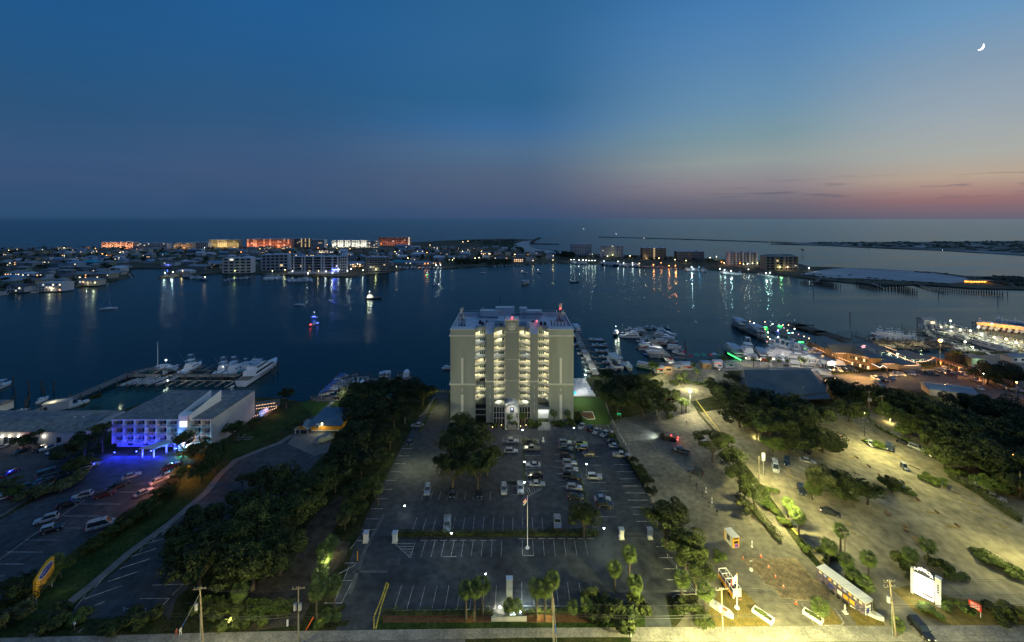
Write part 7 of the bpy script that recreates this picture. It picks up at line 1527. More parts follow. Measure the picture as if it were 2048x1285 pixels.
# harbour shops at the cove
def kiosk(px,py,w,d,h,wm,rm,label,sign=None,rot=0.0,lit=None):
    t = thing('harbour_kiosk',label,'kiosk',P(px,py),rot,'kiosks along the promenade');MB().box(0,d/2,0,w,d,h).build('wall',M[wm],t);MB().box(0,d/2,h,w+.8,d+.8,.9,ty=.3,tx=.85).build('roof',M[rm],t);MB().box(w*.15,-.06,1.0,w*.4,.1,1.0).build('hatch',M['glass_far'],t)
    if sign: MB().box(0,-.12,h-1.0,w*.8,.1,.6).build('sign_board',M[sign],t)
    if lit: lamp(t,(0,-2,2.6),lit[0],lit[1],.25)
    return t
kiosk(1355,742,5,4,3,'w_cream','r_grey','cream kiosk with a blue trimmed hatch beside the middle pier','canvas_blue',lit=(160,(1,.85,.5)));kiosk(1334,745,6,5,3.2,'w_cream','r_brown','kiosk glowing orange behind the big date palm',lit=(380,(1,.5,.15)));kiosk(1376,741,6,6,2.6,'w_white','r_pale','white stall with red trim at the foot of the middle pier','canvas_red')
kiosk(1414,738,4.6,4,3,'w_timber','r_blue','timber kiosk with a bright blue roof on the promenade',lit=(130,(1,.8,.4)));kiosk(1437,737,4.6,2.5,3.4,'w_white','r_pale','white kiosk with a red lettered board on the promenade','red',lit=(160,(1,.95,.8)));kiosk(1460,736,4.6,2,2.6,'w_white','r_green' if 'r_green' in M else 'r_grey','small green trimmed kiosk right of the red lettered one','green');kiosk(1320,747,4.5,4,2.8,'w_white','r_pale','red and white striped stall under the date palms','canvas_red',lit=(120,(1,.9,.6)))
kiosk(1568,737,8,4,2.6,'w_grey','r_grey','grey flat kiosk at the right of the promenade')
um = MB().lathe(0,0,[(1.5,2.2),(.9,2.6),(.05,3.0)],8)
for i,(x_,y_,c,w) in enumerate(((1341,722,'canvas_red','red parasol on the middle pier'),(1381,716,'canvas_red','red parasol at the promenade start'),(1394,714,'canvas_green','pale green parasol between two red ones'),(1407,714,'canvas_green','second pale green parasol from the red one'),(1420,714,'canvas_red','red parasol right of the two green ones'),(1428,712,'membrane','white parasol beside the far red one'),(1438,715,'canvas_green','green parasol next to the green lit boat'),(1378,732,'canvas_red','red parasol by the white stall'),(1367,708,'canvas_red','small red parasol behind the pier'))):
    t = thing('parasol',w,'parasol',P(x_,y_+4),0,'parasols by the promenade');MB().lathe(0,0,[(1.6,2.2),(.9,2.65),(.05,3.0)],8).build('canopy',M[c],t);MB().tube((0,0,0),(0,0,2.3),.05,.05,5).build('pole',M['wood'],t)
# ------------------------------------------------------------------ lamps
def lamp_post(px,py,h,col,pw,glow,label,name='lamp_post',r=.2,globe=.3,arm=0.0,group='lamp posts',spot=None,light=True,dy=-.6,pm='galv'):
    t = thing(name,label,'street lamp',P(px,py),0,group)
    MB().lathe(0,0,[(.16,0),(.14,.6),(.08,.8),(.06,h)],8).build('post',M[pm],t)
    if arm: MB().tube((0,0,h-.05),(arm,0,h+.15),.05,.05,5).build('arm',M[pm],t);MB().box(arm,0,h+.05,.8,.35,.14).build('lamp_head',M['dark_metal'],t);MB().box(arm,0,h-.02,.6,.28,.07).build('lens',E[glow],t)
    else: MB().ball((0,0,h+globe),globe,n=6).build('globe',E[glow],t)
    if light:
        if spot: lamp(t,(arm,0,h-.15),pw,col,r,'SPOT',spot,(0,0,0),.7)
        else: lamp(t,(arm,dy,h+globe+.2),pw,col,r)
    return t
def lantern(px,py,h,label,pw=120,col=(.86,.98,.92)):
    t = thing('lantern_post',label,'lamp post',P(px,py),0,'small lanterns of the tower lot')
    MB().lathe(0,0,[(.2,0),(.16,.5),(.06,.7),(.05,h)],8).build('post',M['dark_metal'],t);MB().lathe(0,0,[(.1,h),(.2,h+.1),(.24,h+.45)],8).build('globe',E['cool'],t);MB().lathe(0,0,[(.3,h+.46),(.22,h+.6),(.03,h+.75)],8).build('cap',M['dark_metal'],t)
    lamp(t,(0,-.05,h+.25),pw*2.6,col,.24,'SPOT',165,(0,0,0),.5);return t
lantern(1045,884,4.2,'double lantern lamp at the head of the grass strip by the porch',1100,(1,.93,.55));lantern(1148,881,4.4,'lantern lamp at the head of the bright grass strip',1000,(.80,1,.92));lantern(1049,945,3.2,'lantern lamp behind the lone white saloon',350,(.75,1,.80));lantern(1173,952,3.6,'lantern lamp on the bright grass strip beside the large silver suv',800,(.9,1,.85));lantern(1049,985,2.8,'lantern lamp beside the white pickup by the striped triangle',300)
lantern(903,1102,4.2,'lantern lamp in the left box bay of the front stalls',500,(.8,.95,1));lantern(1208,1093,4.4,'lantern lamp in the right box bay of the front stalls',900,(.9,1,.8));lantern(809,1032,2.6,'lantern lamp at the corner of the left drive',120);lantern(971,1152,.3,'low ground lamp by the guard booth',10)
lantern(990,1262-190,2.0,'pale bollard lamp by the hedge',8) if False else None
lamp(None,tuple(P(870,900,4.5)),900,(1,.95,.5),.3);lamp(None,tuple(P(822,905,5)),1100,(1,.95,.45),.3);lamp(None,tuple(P(875,800,4)),900,(1,.93,.35),.3)
t = lamp_post(1380,826,8.5,(1,.95,.55),14000,'yellow','brightest lot lamp standing beside the lit palm',globe=.6,r=.4,dy=-1.4)
lamp_post(1880,727,12,(1,.42,.08),5000,'orange','tall orange lamp over the restaurant car park',globe=.8,r=.5,dy=-1.5,pm='offwhite');lamp_post(1967,771,5.6,(.9,.9,.8),120,'white','white painted lamp pole without a lit head at the bend of the pergola',globe=.15,light=False,pm='white');lamp_post(2033,797,7,(1,.45,.12),900,'orange','small orange lamp near the right edge')
lamp_post(2026,965,8.5,(1,.35,.06),1400,'orange','bare pole with an orange glow at the right edge of the sand lot',light=False,globe=.1,pm='pole_wood');lamp(None,tuple(P(2045,960,2)),500,(1,.3,.04),.4)
lamp_post(1729,872,8.5,(1,.95,.55),5200,'yellow','dark slender pole beside the clipped hedge',globe=.12,light=False,pm='dark_metal')
YL = (1,.92,.36)
def pole_light(px,py,h,pw,col=YL,r=.35): return lamp(None,tuple(P(px,py,h)),pw,col,r)
for (px_,py_,h_,pw_) in ((1562,980,9.5,19000),(1520,905,9.5,11000),(1748,850,10,16000),(2050,1040,11,12000),(1840,900,11,5000)): pole_light(px_,py_,h_,pw_)
# street lamps on the road just below the frame
def road_lamp(px,py,pw,label,h=9.0,arm=1.6,col=YL):
    t = thing('road_lamp',label,'street lamp',P(px,py),0,'road lamps at the bottom');MB().tube((0,0,0),(0,0,h),.12,.08,8).build('post',M['galv'],t);MB().tube((0,0,h),(0,arm,h+.5),.05,.05,5).build('arm',M['galv'],t);MB().box(0,arm,h+.4,.4,.8,.16).build('lamp_head',M['dark_metal'],t);MB().box(0,arm,h+.34,.3,.6,.06).build('lens',E['yellow'],t)
    lamp(t,(0,arm,h+.1),pw,col,.25)
road_lamp(1668,1430,62000,'road lamp in front of the long display trailer');road_lamp(1455,1430,50000,'road lamp near the display boat');road_lamp(395,1430,8500,'road lamp near the left utility pole',col=(1,.88,.40));road_lamp(1935,1430,11050,'road lamp right of the lit sign');road_lamp(1090,1430,4080,'road lamp in front of the middle palms');road_lamp(740,1430,1190,'road lamp in front of the tower drive',col=(.9,.9,.8))
lamp(None,tuple(P(655,1120,6.6)),500,(1,.95,.5),.2)
# utility poles with wires
def upole(px,py,h,label,arms=1,cans=0,lean=0.0,canl=False):
    t = thing('utility_pole',label,'utility pole',P(px,py),0,'utility poles with wires');top = Vector((lean,0,h));MB().tube((0,0,0),top,.17,.12,8).build('post',M['pole_wood'],t)
    for k in range(arms): z = h-.5-k*1.0;MB().box(lean,0,z,2.4,.12,.14,rot=.15).build('cross_arm',M['pole_wood'],t);[MB().tube((lean+s,0,z+.14),(lean+s,0,z+.4),.05,.05,5).build('insulator',M['galv'],t) for s in (-1.05,-.4,.4,1.05)]
    for k in range(cans): MB().tube((lean-.45+.9*k,-.35,h-4.2),(lean-.45+.9*k,-.35,h-3.0),.3,.3,10).build('transformer',M['galv'],t)
    MB().tube((lean*.6,-.14,.2),(lean*.8,-.14,h*.55),.04,.04,4).build('riser_pipe',M['galv'],t)
    return t,P(px,py)+top
_,w0 = upole(406,1292,11.4,'leftmost utility pole with a single transformer',1,1,-.6);_,w1 = upole(597,1294,11.6,'utility pole with twin transformers left of the tower drive',1,2);_,w2 = upole(1108,1286,9.6,'pale utility pole between the lit palms',0,0,-.3);_,w3 = upole(1447,1284,10.6,'dark utility pole behind the display boat',1,1,-.4);_,w4 = upole(1792,1275,11.4,'leaning utility pole with several arms by the exit drive',2,1,-1.3)
upole(1690,1118,6.6,'utility pole rising from the palm clump on the sand lot',1,0);upole(1738,825,9,'utility pole with paired transformers at the head of the sand lot',1,2);upole(1764,838,9.6,'pale utility pole right of the paired transformers',1,0);upole(810,848,7.0,'short pole with a cross arm on the wooded strip',1,0);upole(2040,1000,8.2,'bare pole at the right edge above the scrub',0,0)
upole(1518,965,8.0,'pole carrying stacked signs in the lot divider',0,0)
chain = [Vector((-120,84,11.4)),w0,w1,w2+Vector((0,0,1.6)),w3,w4,Vector((140,86,11))]
for k,(dz,dx) in enumerate(((-.2,0),(-.9,.2),(-3.4,.1),(-5.2,0),(-5.9,.1))):
    t = thing('overhead_cable',('uppermost overhead cable crossing above the bottom pavement','second overhead cable from the top above the bottom pavement','middle overhead cable above the bottom pavement','lower overhead cable above the bottom pavement','lowest overhead cable above the bottom pavement')[k],'cable',(0,0,0),0,'overhead cables');pts = []
    for a,b in zip(chain,chain[1:]):
        for i in range(10): u_ = i/10;p = a.lerp(b,u_)+Vector((dx,dx*2,dz-1.2*4*u_*(1-u_)*.5));pts.append(p)
    MB().path(pts,.025 if k < 3 else .045,4).build('cable',M['dark_metal'],t)
# ------------------------------------------------------------------ flags, pillars, booth
def flag(px,py,h,label,mf,fy=0):
    t = thing('flagpole',label,'flagpole',P(px,py));MB().lathe(0,0,[(.5,0),(.5,.25),(.12,.3),(.05,h)],8).build('pole',M['white'],t);MB().ball((0,0,h+.1),.12,n=6).build('finial',M['yellow'],t)
    w = 1.9;r_ = [[],[]]
    for i in range(7):
        u_ = i/6;x_ = -.08-w*u_*.55;y_ = .12*math.sin(u_*7);z = h-.2-u_*.9;r_[0].append((x_,y_,z));r_[1].append((x_,y_+.02,z-1.2-u_*.2))
    mb_ = MB()
    for i in range(6):
        for q in range(4 if mf == 'stars' else 1):
            n = 4 if mf == 'stars' else 1;a0,a1 = q/n,(q+1)/n
            A0,A1 = Vector(r_[0][i]),Vector(r_[0][i+1]);B0,B1 = Vector(r_[1][i]),Vector(r_[1][i+1])
            mb_.face([A0.lerp(B0,a0),A1.lerp(B1,a0),A1.lerp(B1,a1),A0.lerp(B0,a1)],(2 if (i < 2 and q < 2) else q % 2) if mf == 'stars' else (0 if i < 5 else 1))
    mb_.build('flag',[M['red'],M['white'],M['blue_sign']] if mf == 'stars' else [M['white'],M['red']],t);return t
flag(1055,1097,13.0,'tall white flagpole with a striped flag in the box bay of the tower lot','stars');flag(1474,1217,7.2,'flagpole with a limp white flag beside the parked pedal trailer','white');flag(1476+24,1246,.6,'x','white') if False else None
lamp(None,(P(1055,1097).x-.8,P(1055,1097).y-1.2,1.0),25,(.9,1,.8),.1)
for (px_,lab) in ((732,'white gate pillar left of the tower drive'),(790,'white gate pillar right of the tower drive'),(1243,'white gate pillar at the right gate of the tower lot'),(1300,'white gate pillar hidden by the big oak')):
    py_ = 1084 if px_ < 1000 else 1077;t = thing('gate_pillar',lab,'pillar',P(px_,py_),0,'gate pillars of the tower lot');MB().box(0,0,0,1.3,1.3,.3).build('base',M['offwhite'],t);MB().box(0,0,.3,1.05,1.05,2.0).build('shaft',M['white'],t);MB().box(0,0,2.3,1.35,1.35,.2).build('cap',M['membrane'],t)
t = thing('roller_gate','thin dark sliding gate between the left gate pillars','gate',(0,0,0));a,b = P(736,1083),P(787,1083)
for z in (.2,1.2): MB().tube(a+Vector((0,0,z)),b+Vector((0,0,z)),.04,.04,4).build('rail',M['dark_metal'],t)
for i in range(24): q = a.lerp(b,i/23);MB().tube((q.x,q.y,.1),(q.x,q.y,1.3),.02,.02,4).build('bar',M['dark_metal'],t)
t = thing('roller_gate','thin dark sliding gate between the right gate pillars','gate',(0,0,0));a,b = P(1247,1077),P(1297,1078)
for z in (.2,1.2): MB().tube(a+Vector((0,0,z)),b+Vector((0,0,z)),.04,.04,4).build('rail',M['dark_metal'],t)
t = thing('barrier_post','yellow barrier post with a card reader on the tower drive','post',P(715,1122));MB().box(0,0,0,.16,.16,2.4).build('post',M['yellow'],t);MB().box(0,0,2.4,.3,.25,.45).build('reader',M['dark_metal'],t)
# monument booth on the front lawn, brightly lit from the grass
t = thing('sign_monument','tall white sign monument flooded with light on the front lawn','monument',P(1019,1220));MB().box(0,0,3.2,1.3,1.0,3.4).build('upper_block',M['membrane'],t);MB().box(0,0,6.6,1.4,1.1,.12).build('cap',M['white'],t)
for s in (-.55,.55): MB().box(s,-.4,0,.18,.18,3.2).build('leg',M['white'],t)
MB().box(0,.2,0,1.1,.3,3.2).build('back_panel',M['offwhite'],t)
MB().box(-.1,-2.6,.05,7.2,.12,1.0).build('low_wall',M['offwhite'],t)
lamp(t,(-2.0,.3,.9),500,(1,.92,.6),.12);lamp(t,(1.2,-1.2,.9),1100,(.85,1,.95),.12);lamp(t,(2.2,1.0,.9),600,(.85,1,.95),.12)
for sx_,gl in ((-2.0,'white'),(2.2,'cool'),(1.0,'cool')): MB().ball((sx_,.2 if sx_ < 0 else -.8,.35),.22,n=6).build('ground_spot',E[gl],t)
for q in ((1078,1222,160),(1095,1224,140),(940,1236,40),(1230,1240,60),(460,1240,400),(1515,870,500),(1780,840,800),(668,1105,120),(640,1240,20)): lamp(None,tuple(P(q[0],q[1],1.2)),q[2],(1,.85,.35),.15)
# ------------------------------------------------------------------ big signs
def text(body,size,loc,rot,m,par,name='lettering',ext=.03,align='CENTER',sx=1.0):
    c = bpy.data.curves.new('lettering','FONT');c.body = body;c.size = size;c.extrude = ext;c.align_x = align;c.resolution_u = 2
    o = bpy.data.objects.new(name,c);COL.objects.link(o);dg = bpy.context.evaluated_depsgraph_get();me = bpy.data.meshes.new_from_object(o.evaluated_get(dg));bpy.data.objects.remove(o)
    me.materials.clear();me.materials.append(m);o = ob(name,me,par,loc);o.rotation_euler = rot;return o
a,b = P(1829,1188),P(1876,1212);d = b-a;t = thing('pylon_sign','large white lit sign with an arched HARBOR crest by the exit drive','sign',a,math.atan2(d.y,d.x));Ls = d.length;hs = 5.6
MB().box(Ls/2-.3,0,.4,Ls-.6,.5,hs-.9).build('lit_face',E['signwhite'],t);arch = []
for i in range(13): u_ = i/12;arch.append((u_*(Ls-.4)-.1,hs-.6+2.3*math.sin(math.pi*(.12+.80*u_))-.4))
m_ = MB();m_.loft([[(x_,-.35,z) for x_,z in [(arch[0][0],hs-.6)]+arch+[(arch[-1][0],hs-.6)]],[(x_,.3,z) for x_,z in [(arch[0][0],hs-.6)]+arch+[(arch[-1][0],hs-.6)]]]);m_.build('arched_crest',M['dark_metal'],t)
for i,ch in enumerate('HARBOR'): u_ = (i+.9)/6.8;text(ch,.95,(u_*(Ls-.4)-.1,-.42,hs-.55+1.35*math.sin(math.pi*(.12+.80*u_))-.35),(rad(90),0,0),E['winw'],t)
MB().box(Ls+.05,0,0,.9,.9,hs+.3).build('stone_pier',M['offwhite'],t);MB().box(Ls+.05,0,hs+.3,1.05,1.05,.12).build('pier_cap',M['white'],t);MB().box(-.35,0,0,.5,.6,hs).build('side_post',M['offwhite'],t)
MB().box(Ls*.58,-.28,1.0,Ls*.5,.06,.38).build('lower_board',M['wood'],t);text('HARBOR',.36,(Ls*.45,-.29,4.1),(rad(90),0,0),M['dark_metal'],t,'small_lettering') if False else None
for (x_,z) in ((Ls*.48,4.0),(Ls*.56,3.8),(Ls*.5,2.2),(Ls*.58,2.1)): MB().box(x_,-.27,z,.45,.04,.22).build('small_mark',M['galv'],t)
for k in range(4): MB().box(Ls+.05,-.47,4.4-k*.5,.3,.05,.32).build('number_plate',M['dark_metal'],t)
lamp(t,(Ls*.5,-2.2,2.6),420,(1,1,.9),.6);lamp(t,(Ls*.3,-3.4,1.4),250,(1,.98,.6),.4)
a,b = P(69,1212),P(106,1172);d = b-a;t = thing('roadside_sign','tall yellow roadside sign with a blue oval beside the lawn strip','sign',a,math.atan2(d.y,d.x));Ls = d.length;z0 = 1.4
out_ = [(0,0),(.95,0),(.95,1.3),(Ls,1.3),(Ls,6.4),(Ls*.7,6.6),(Ls*.4,6.0),(Ls*.16,5.2),(0,4.6)]
MB().loft([[(x_,-.25,z0+z*.82) for x_,z in out_],[(x_,.25,z0+z*.82) for x_,z in out_]]).build('sign_body',M['yellow'],t)
ov = [(Ls*.52+Ls*.40*math.cos(2*math.pi*k/24),z0+3.95+.9*math.sin(2*math.pi*k/24)+.35*math.cos(2*math.pi*k/24)) for k in range(24)]
MB().loft([[(x_,-.30,z) for x_,z in ov],[(x_,-.26,z) for x_,z in ov]]).build('oval_rim',M['white'],t);ov2 = [(Ls*.52+(x_-Ls*.52)*.90,z0+3.95+(z-z0-3.95)*.86) for x_,z in ov]
MB().loft([[(x_,-.34,z) for x_,z in ov2],[(x_,-.31,z) for x_,z in ov2]]).build('blue_oval',M['blue_sign'],t)
for k in range(7): MB().box(Ls*(.28+k*.08),-.36,z0+3.65+k*.09,.28,.03,.30+.08*(k % 2)).build('script_stroke',M['galv'],t)
for k in range(6): MB().box(Ls*.56,-.27,z0+2.75-k*.27,Ls*.72,.04,.10).build('message_line',M['dark_metal'],t)
for x_ in (.45,Ls-.3): MB().tube((x_,0,0),(x_,0,z0+.3),.1,.1,6).build('sign_post',M['galv'],t)
lamp(t,(Ls*.5,-3,2.5),45,(1,.95,.85),.4)
a = P(1950,1230);t = thing('banner_sign','small pink red upright sign by the scrub at the bottom right','sign',a,rad(-50));MB().box(0,0,1.1,1.8,.12,1.5).build('board',M['red'],t);[MB().tube((x_,0,0),(x_,0,1.2),.05,.05,5).build('leg',M['white'],t) for x_ in (-.8,.8)];[MB().box(0,-.08,1.4+k*.28,1.3,.03,.1).build('message_line',M['white'],t) for k in range(4)]
a = P(1238,836);t = thing('green_sign','small lit green sign at the garden fence','sign',a);MB().box(0,0,.9,1.6,.12,1.0).build('board',mat('green_lit',(.03,.35,.15),emis=(.05,.9,.35),estr=.5),t);[MB().tube((x_,0,0),(x_,0,.9),.05,.05,5).build('leg',M['white'],t) for x_ in (-.7,.7)]
a = P(1527,950);t = thing('sign_stack','white stacked street signs on the pole in the lot divider','sign',a);[MB().box(0,0,4.6+k*.62,1.0,.08,.5).build('board',M['offwhite'],t) for k in range(4)];MB().tube((0,.1,0),(0,.1,7),.07,.07,6).build('post',M['galv'],t)
# ------------------------------------------------------------------ display trailer, pedal trailer, kiosk, boats ashore
a,b = P(1668,1182),P(1707,1212);d = b-a;t = thing('display_trailer','long white roofed display trailer with a dark painted side on the paving','trailer',(a+b)/2,math.atan2(d.y,d.x));L_ = 9.6
a_,b_ = P(1660,1158),P(1708,1208)
MB().box(0,0,.7,L_,2.5,2.6).build('body',mat('mural_dark',(.03,.035,.08),.5,var=.9,vscale=1.6,col2=(.16,.12,.16)),t);MB().box(0,0,3.3,L_+.1,2.6,.12).build('roof',M['white'],t)
for i in range(9): MB().box(-L_/2+.8+i*1.0,-1.27,2.6,.5,.04,.45).build('painted_panel',mat('panel_%d' % (i % 4),[(.6,.5,.3),(.3,.3,.6),(.7,.35,.05),(.55,.55,.5)][i % 4]),t)
for (x_,m_) in ((1.2,'yellow'),(2.4,'yellow'),(-1.8,'blue_sign'),(0,'white')): MB().box(x_,-1.27,1.2,.9,.05,.8).build('painted_motif',M[m_],t)
MB().box(L_/2+.03,0,.9,.06,2.3,2.3).build('end_panel',M['white'],t);MB().box(L_/2+.08,-.5,1.1,.05,.9,1.0).build('blue_panel',M['blue_sign'],t);MB().box(L_/2+.08,.75,1.1,.05,.45,1.9).build('door',M['dark_metal'],t);MB().box(L_/2+.08,0,2.7,.05,2.0,.35).build('top_board',M['wood'],t)
for x_ in (-1.4,-.3,.8): [MB().tube((x_,s*1.1,.42),(x_,s*1.27,.42),.42,.42,12).build('wheel',M['tyre'],t) for s in (-1,1)]
a,b = P(1447,1163),P(1471,1198);d = b-a;t = thing('pedal_trailer','open topped yellow sided passenger trailer in the dark patch by the flagpole','trailer',(a+b)/2,math.atan2(d.y,d.x));L_ = 5.6
for s in (-1,1): MB().box(0,s*.85,.5,L_,.06,.95).build('side_panel',M['yellow'] if s < 0 else M['offwhite'],t);MB().box(0,s*.9,2.5,L_,.1,.1).build('roof_rail',M['white'],t);MB().box(0,s*.88,1.6,L_,.04,.25).build('blue_stripe',M['blue_sign'],t)
for i in range(5): x_ = -L_/2+.1+i*1.35;MB().box(x_,0,2.5,.1,1.8,.1).build('roof_bar',M['white'],t);[MB().tube((x_,s*.88,.5),(x_,s*.88,2.5),.04,.04,5).build('post',M['white'],t) for s in (-1,1)];MB().box(x_+.5,0,.7,.4,1.4,.35).build('bench',M['wood'],t)
MB().box(0,0,.4,L_,1.8,.12).build('floor',M['wood'],t);MB().box(L_/2,0,.6,.1,1.8,1.9).build('front_panel',M['offwhite'],t);[MB().tube((x_,s*.8,.35),(x_,s*.95,.35),.35,.35,12).build('wheel',M['tyre'],t) for x_ in (-1.2,1.4) for s in (-1,1)];MB().tube((L_/2,0,.5),(L_/2+1.2,0,.4),.06,.06,5).build('drawbar',M['dark_metal'],t)
a,b = P(1457,1079),P(1470,1096);d = b-a;t = thing('ticket_booth','yellow ticket booth with a corrugated white roof on the harbour street','booth',(a+b)/2,math.atan2(d.y,d.x)+.1); 
MB().box(0,0,0,3.0,1.7,2.7).build('wall',M['offwhite'],t);MB().box(0,0,2.7,3.3,1.95,.12).build('roof',M['membrane'],t);[MB().box(-1.5+i*.25,0,2.82,.08,1.9,.05).build('roof_rib',M['white'],t) for i in range(13)]
MB().box(1.55,0,.2,.1,1.8,2.6).build('front_board',M['yellow'],t);MB().box(1.62,0,1.2,.06,1.1,.6).build('window',M['glass'],t);MB().box(1.62,0,2.2,.06,1.3,.35).build('name_board',M['dark_metal'],t);MB().box(1.64,.1,.25,.06,1.0,.8).build('violet_panel',mat('violet',(.20,.06,.40),.5),t);MB().box(-.1,-.88,.9,1.0,.06,1.3).build('side_window',M['dark_metal'],t);MB().box(-1.5,-.6,.1,.12,.8,2.5).build('yellow_post',M['yellow'],t)
a = P(1444,1224);t = thing('display_boat','white dinghy with an orange seat lying on the yellow verge','boat',a,rad(-48));h_ = hull_mb(4.6,1.7,.8);h_.build('hull',M['hull_white'],t);MB().box(-.2,0,.75,3.0,1.2,.12).build('deck',M['hull_white'],t);MB().box(.5,0,.85,1.1,.5,.12).build('seat',M['orange'],t);MB().box(-1.2,0,.85,.5,1.1,.12).build('thwart',M['galv'],t)
a = P(1734,1227);t = thing('display_boat','white rowing boat with a red floor on the grass by the exit drive','boat',a,rad(-44));hull_mb(5.4,1.5,.7).build('hull',M['hull_white'],t);MB().box(-.2,0,.66,3.6,1.0,.1).build('floor',M['hull_cream'],t);MB().box(-.8,0,.76,1.8,.6,.1).build('red_mat',M['red'],t)
def planter(px,py,L_,w,rz,label):
    t = thing('planter_box',label,'planter',P(px,py),rz,'white planters');[MB().box(0,s*w/2,0,L_,.22,.7).build('side_board',M['white'],t) for s in (-1,1)];[MB().box(s*L_/2,0,0,.22,w+.2,.7).build('end_board',M['white'],t) for s in (-1,1)];MB().box(0,0,0,L_-.2,w-.1,.5).build('soil',M['soil'],t);c_,_x = tvar('bushy',0);ob('foliage',c_,t,(0,0,.7),sc=(L_*.5,w*.5,.7))
planter(1526,1234,3.6,1.3,rad(-52),'white planter box on the right end of the yellow verge');planter(1626,1236,3.2,1.2,rad(-52),'white planter holding the short palm by the kerbed island')
t = thing('statue','small white statue on the kerbed island beside the paving','statue',P(1690,1226));MB().lathe(0,0,[(.3,0),(.28,.5),(.12,.6),(.2,1.0),(.14,1.4),(.15,1.6),(.05,1.75)],8).build('figure',M['white'],t);MB().box(0,0,0,.8,.8,.2).build('base',M['white'],t)
t = thing('heart_sculpture','white and red bird sculpture beside the display trailer','sculpture',P(1722,1212));MB().tube((0,0,0),(0,0,.8),.08,.08,6).build('stand',M['galv'],t);MB().ball((0,0,1.4),.5,n=7,rz=.7).build('body',M['white'],t);MB().ball((.3,0,2.2),.22,n=6).build('head',M['red'],t)
for i,(x_,y_) in enumerate(((1486,1118),(1522,1114),(1537,1136),(1551,1155),(1567,1175),(1592,1208))):
    t = thing('traffic_cone','cone','traffic cone',P(x_,y_),0,'traffic cones on the harbour street');MB().box(0,0,0,.55,.55,.06).lathe(0,0,[(.2,.06),(.04,.78)],10).build('cone',M['orange'],t);MB().lathe(0,0,[(.14,.36),(.10,.52)],10).build('white_band',M['white'],t);t['label'] = 'orange traffic cone '+('alone below the ticket booth','at the top end of the diagonal line','second down the diagonal line','third down the diagonal line','fourth down the diagonal line','at the foot of the diagonal line near the pavement')[i]
for i,(x_,y_,m_) in enumerate(((1380,962,'dark_metal'),(1393,977,'dark_metal'),(1405,994,'dark_metal'),(1418,1014,'dark_metal'),(1434,1031,'dark_metal'),(1412,985,'white'),(1424,1006,'white'),(1504,1094,'white'),(1373,850,'dark_metal'))):
    t = thing('barrier_stand','stand','barrier post',P(x_,y_),0,'posts in a line on the harbour street');MB().lathe(0,0,[(.28,0),(.26,.08),(.07,.12),(.07,1.2)],8).build('post',M[m_],t);MB().box(0,0,1.0,.5 if m_ != 'white' else .25,.1,.5).build('plate',M[m_],t);t['label'] = ('uppermost dark post in the line on the street','second dark post down the line on the street','third dark post down the line on the street','fourth dark post down the line on the street','lowest dark post in the line on the street','upper short white post beside the line of dark posts','lower short white post beside the line of dark posts','white post right of the ticket booth','lone dark post near the bright lot lamp')[i]
t = thing('base_post','white topped pole in a round base above the diagonal cones','post',P(1502,1141));MB().lathe(0,0,[(.45,0),(.4,.5),(.12,.6)],10).build('base',M['offwhite'],t);MB().tube((0,0,.5),(0,0,2.1),.05,.05,6).build('pole',M['dark_metal'],t);MB().box(0,0,2.1,.6,.1,.12).build('top_bar',M['white'],t)
# parking posts with blue and red plates, logs and rails on the sand lot
for i,(x_,y_) in enumerate(((1567,884),(1599,882),(1681,874),(1694,838),(1708,840),(1795,876),(1627,995),(1807,984),(1885,975),(1953,966),(1631,868))):
    t = thing('parking_post','post','parking post',P(x_,y_),0,'parking posts with blue and red plates');MB().box(0,0,0,.12,.12,1.6).build('post',M['white'],t);MB().box(0,-.08,1.2,.42,.05,.5).build('blue_plate',M['blue'],t);MB().box(0,-.08,.7,.42,.05,.4).build('red_plate',M['red'],t);auto(t,'post with a blue plate over a red one',[(1567,884,'the round grass island'),(1690,970,'the fenced planter'),(1735,885,'the clipped hedge'),(1700,830,'the white wall'),(1795,885,'the black saloon by the small tree'),(1807,984,'the lone bush'),(1885,970,'the twin clipped bushes'),(1960,970,'the long white pickup'),(1640,860,'the oaks')])
lg = MB().tube((-1.1,0,.3),(1.1,0,.3),.3,.28,9).mesh('log',M['wood'])
for i,(x_,y_,r_) in enumerate(((1686,900,80),(1713,916,80),(1738,934,80),(1836,1001,80),(1874,1026,80),(1915,1053,80),(1773,1026,70),(1776,1030,100),(1811,1055,110),(1813,1063,110),(1833,1080,100),(1839,1092,110),(1758,951,60))):
    o = ob('log_bollard',lg,None,P(x_,y_),rad(r_),(.55,1,1),cat='log',group='log ends marking the sand lot');auto(o,'short tan log lying on the sand',[(1690,970,'the fenced planter'),(1836,1001,'the centre of the sand lot'),(1800,1045,'the bare sand above the lit sign'),(1735,900,'the clipped hedge'),(1915,1053,'the pair of white posts')])
for (x0,y0,x1,y1) in ((1672,898,1684,901),(1698,915,1711,917),(1815,998,1835,1002),(1852,1024,1874,1028),(1890,1051,1914,1056),(1572,939,1580,942),(1572,951,1588,955),(1775,906,1790,911),(1795,913,1810,920),(1818,931,1840,940),(1845,949,1860,957),(1880,973,1895,978),(1905,985,1920,990),(1912,998,1930,1004),(1935,1006,1958,1013),(1944,1021,1965,1026),(1974,1031,1999,1038),(1992,1049,2016,1057),(1690,1045,1703,1052),(1693,1063,1712,1070),(1717,1073,1736,1079)):
    o = strip('log_rail',[(x0,y0),(x1,y1)],.26,M['log_tan'],0,h=.22);o['kind'] = 'structure'
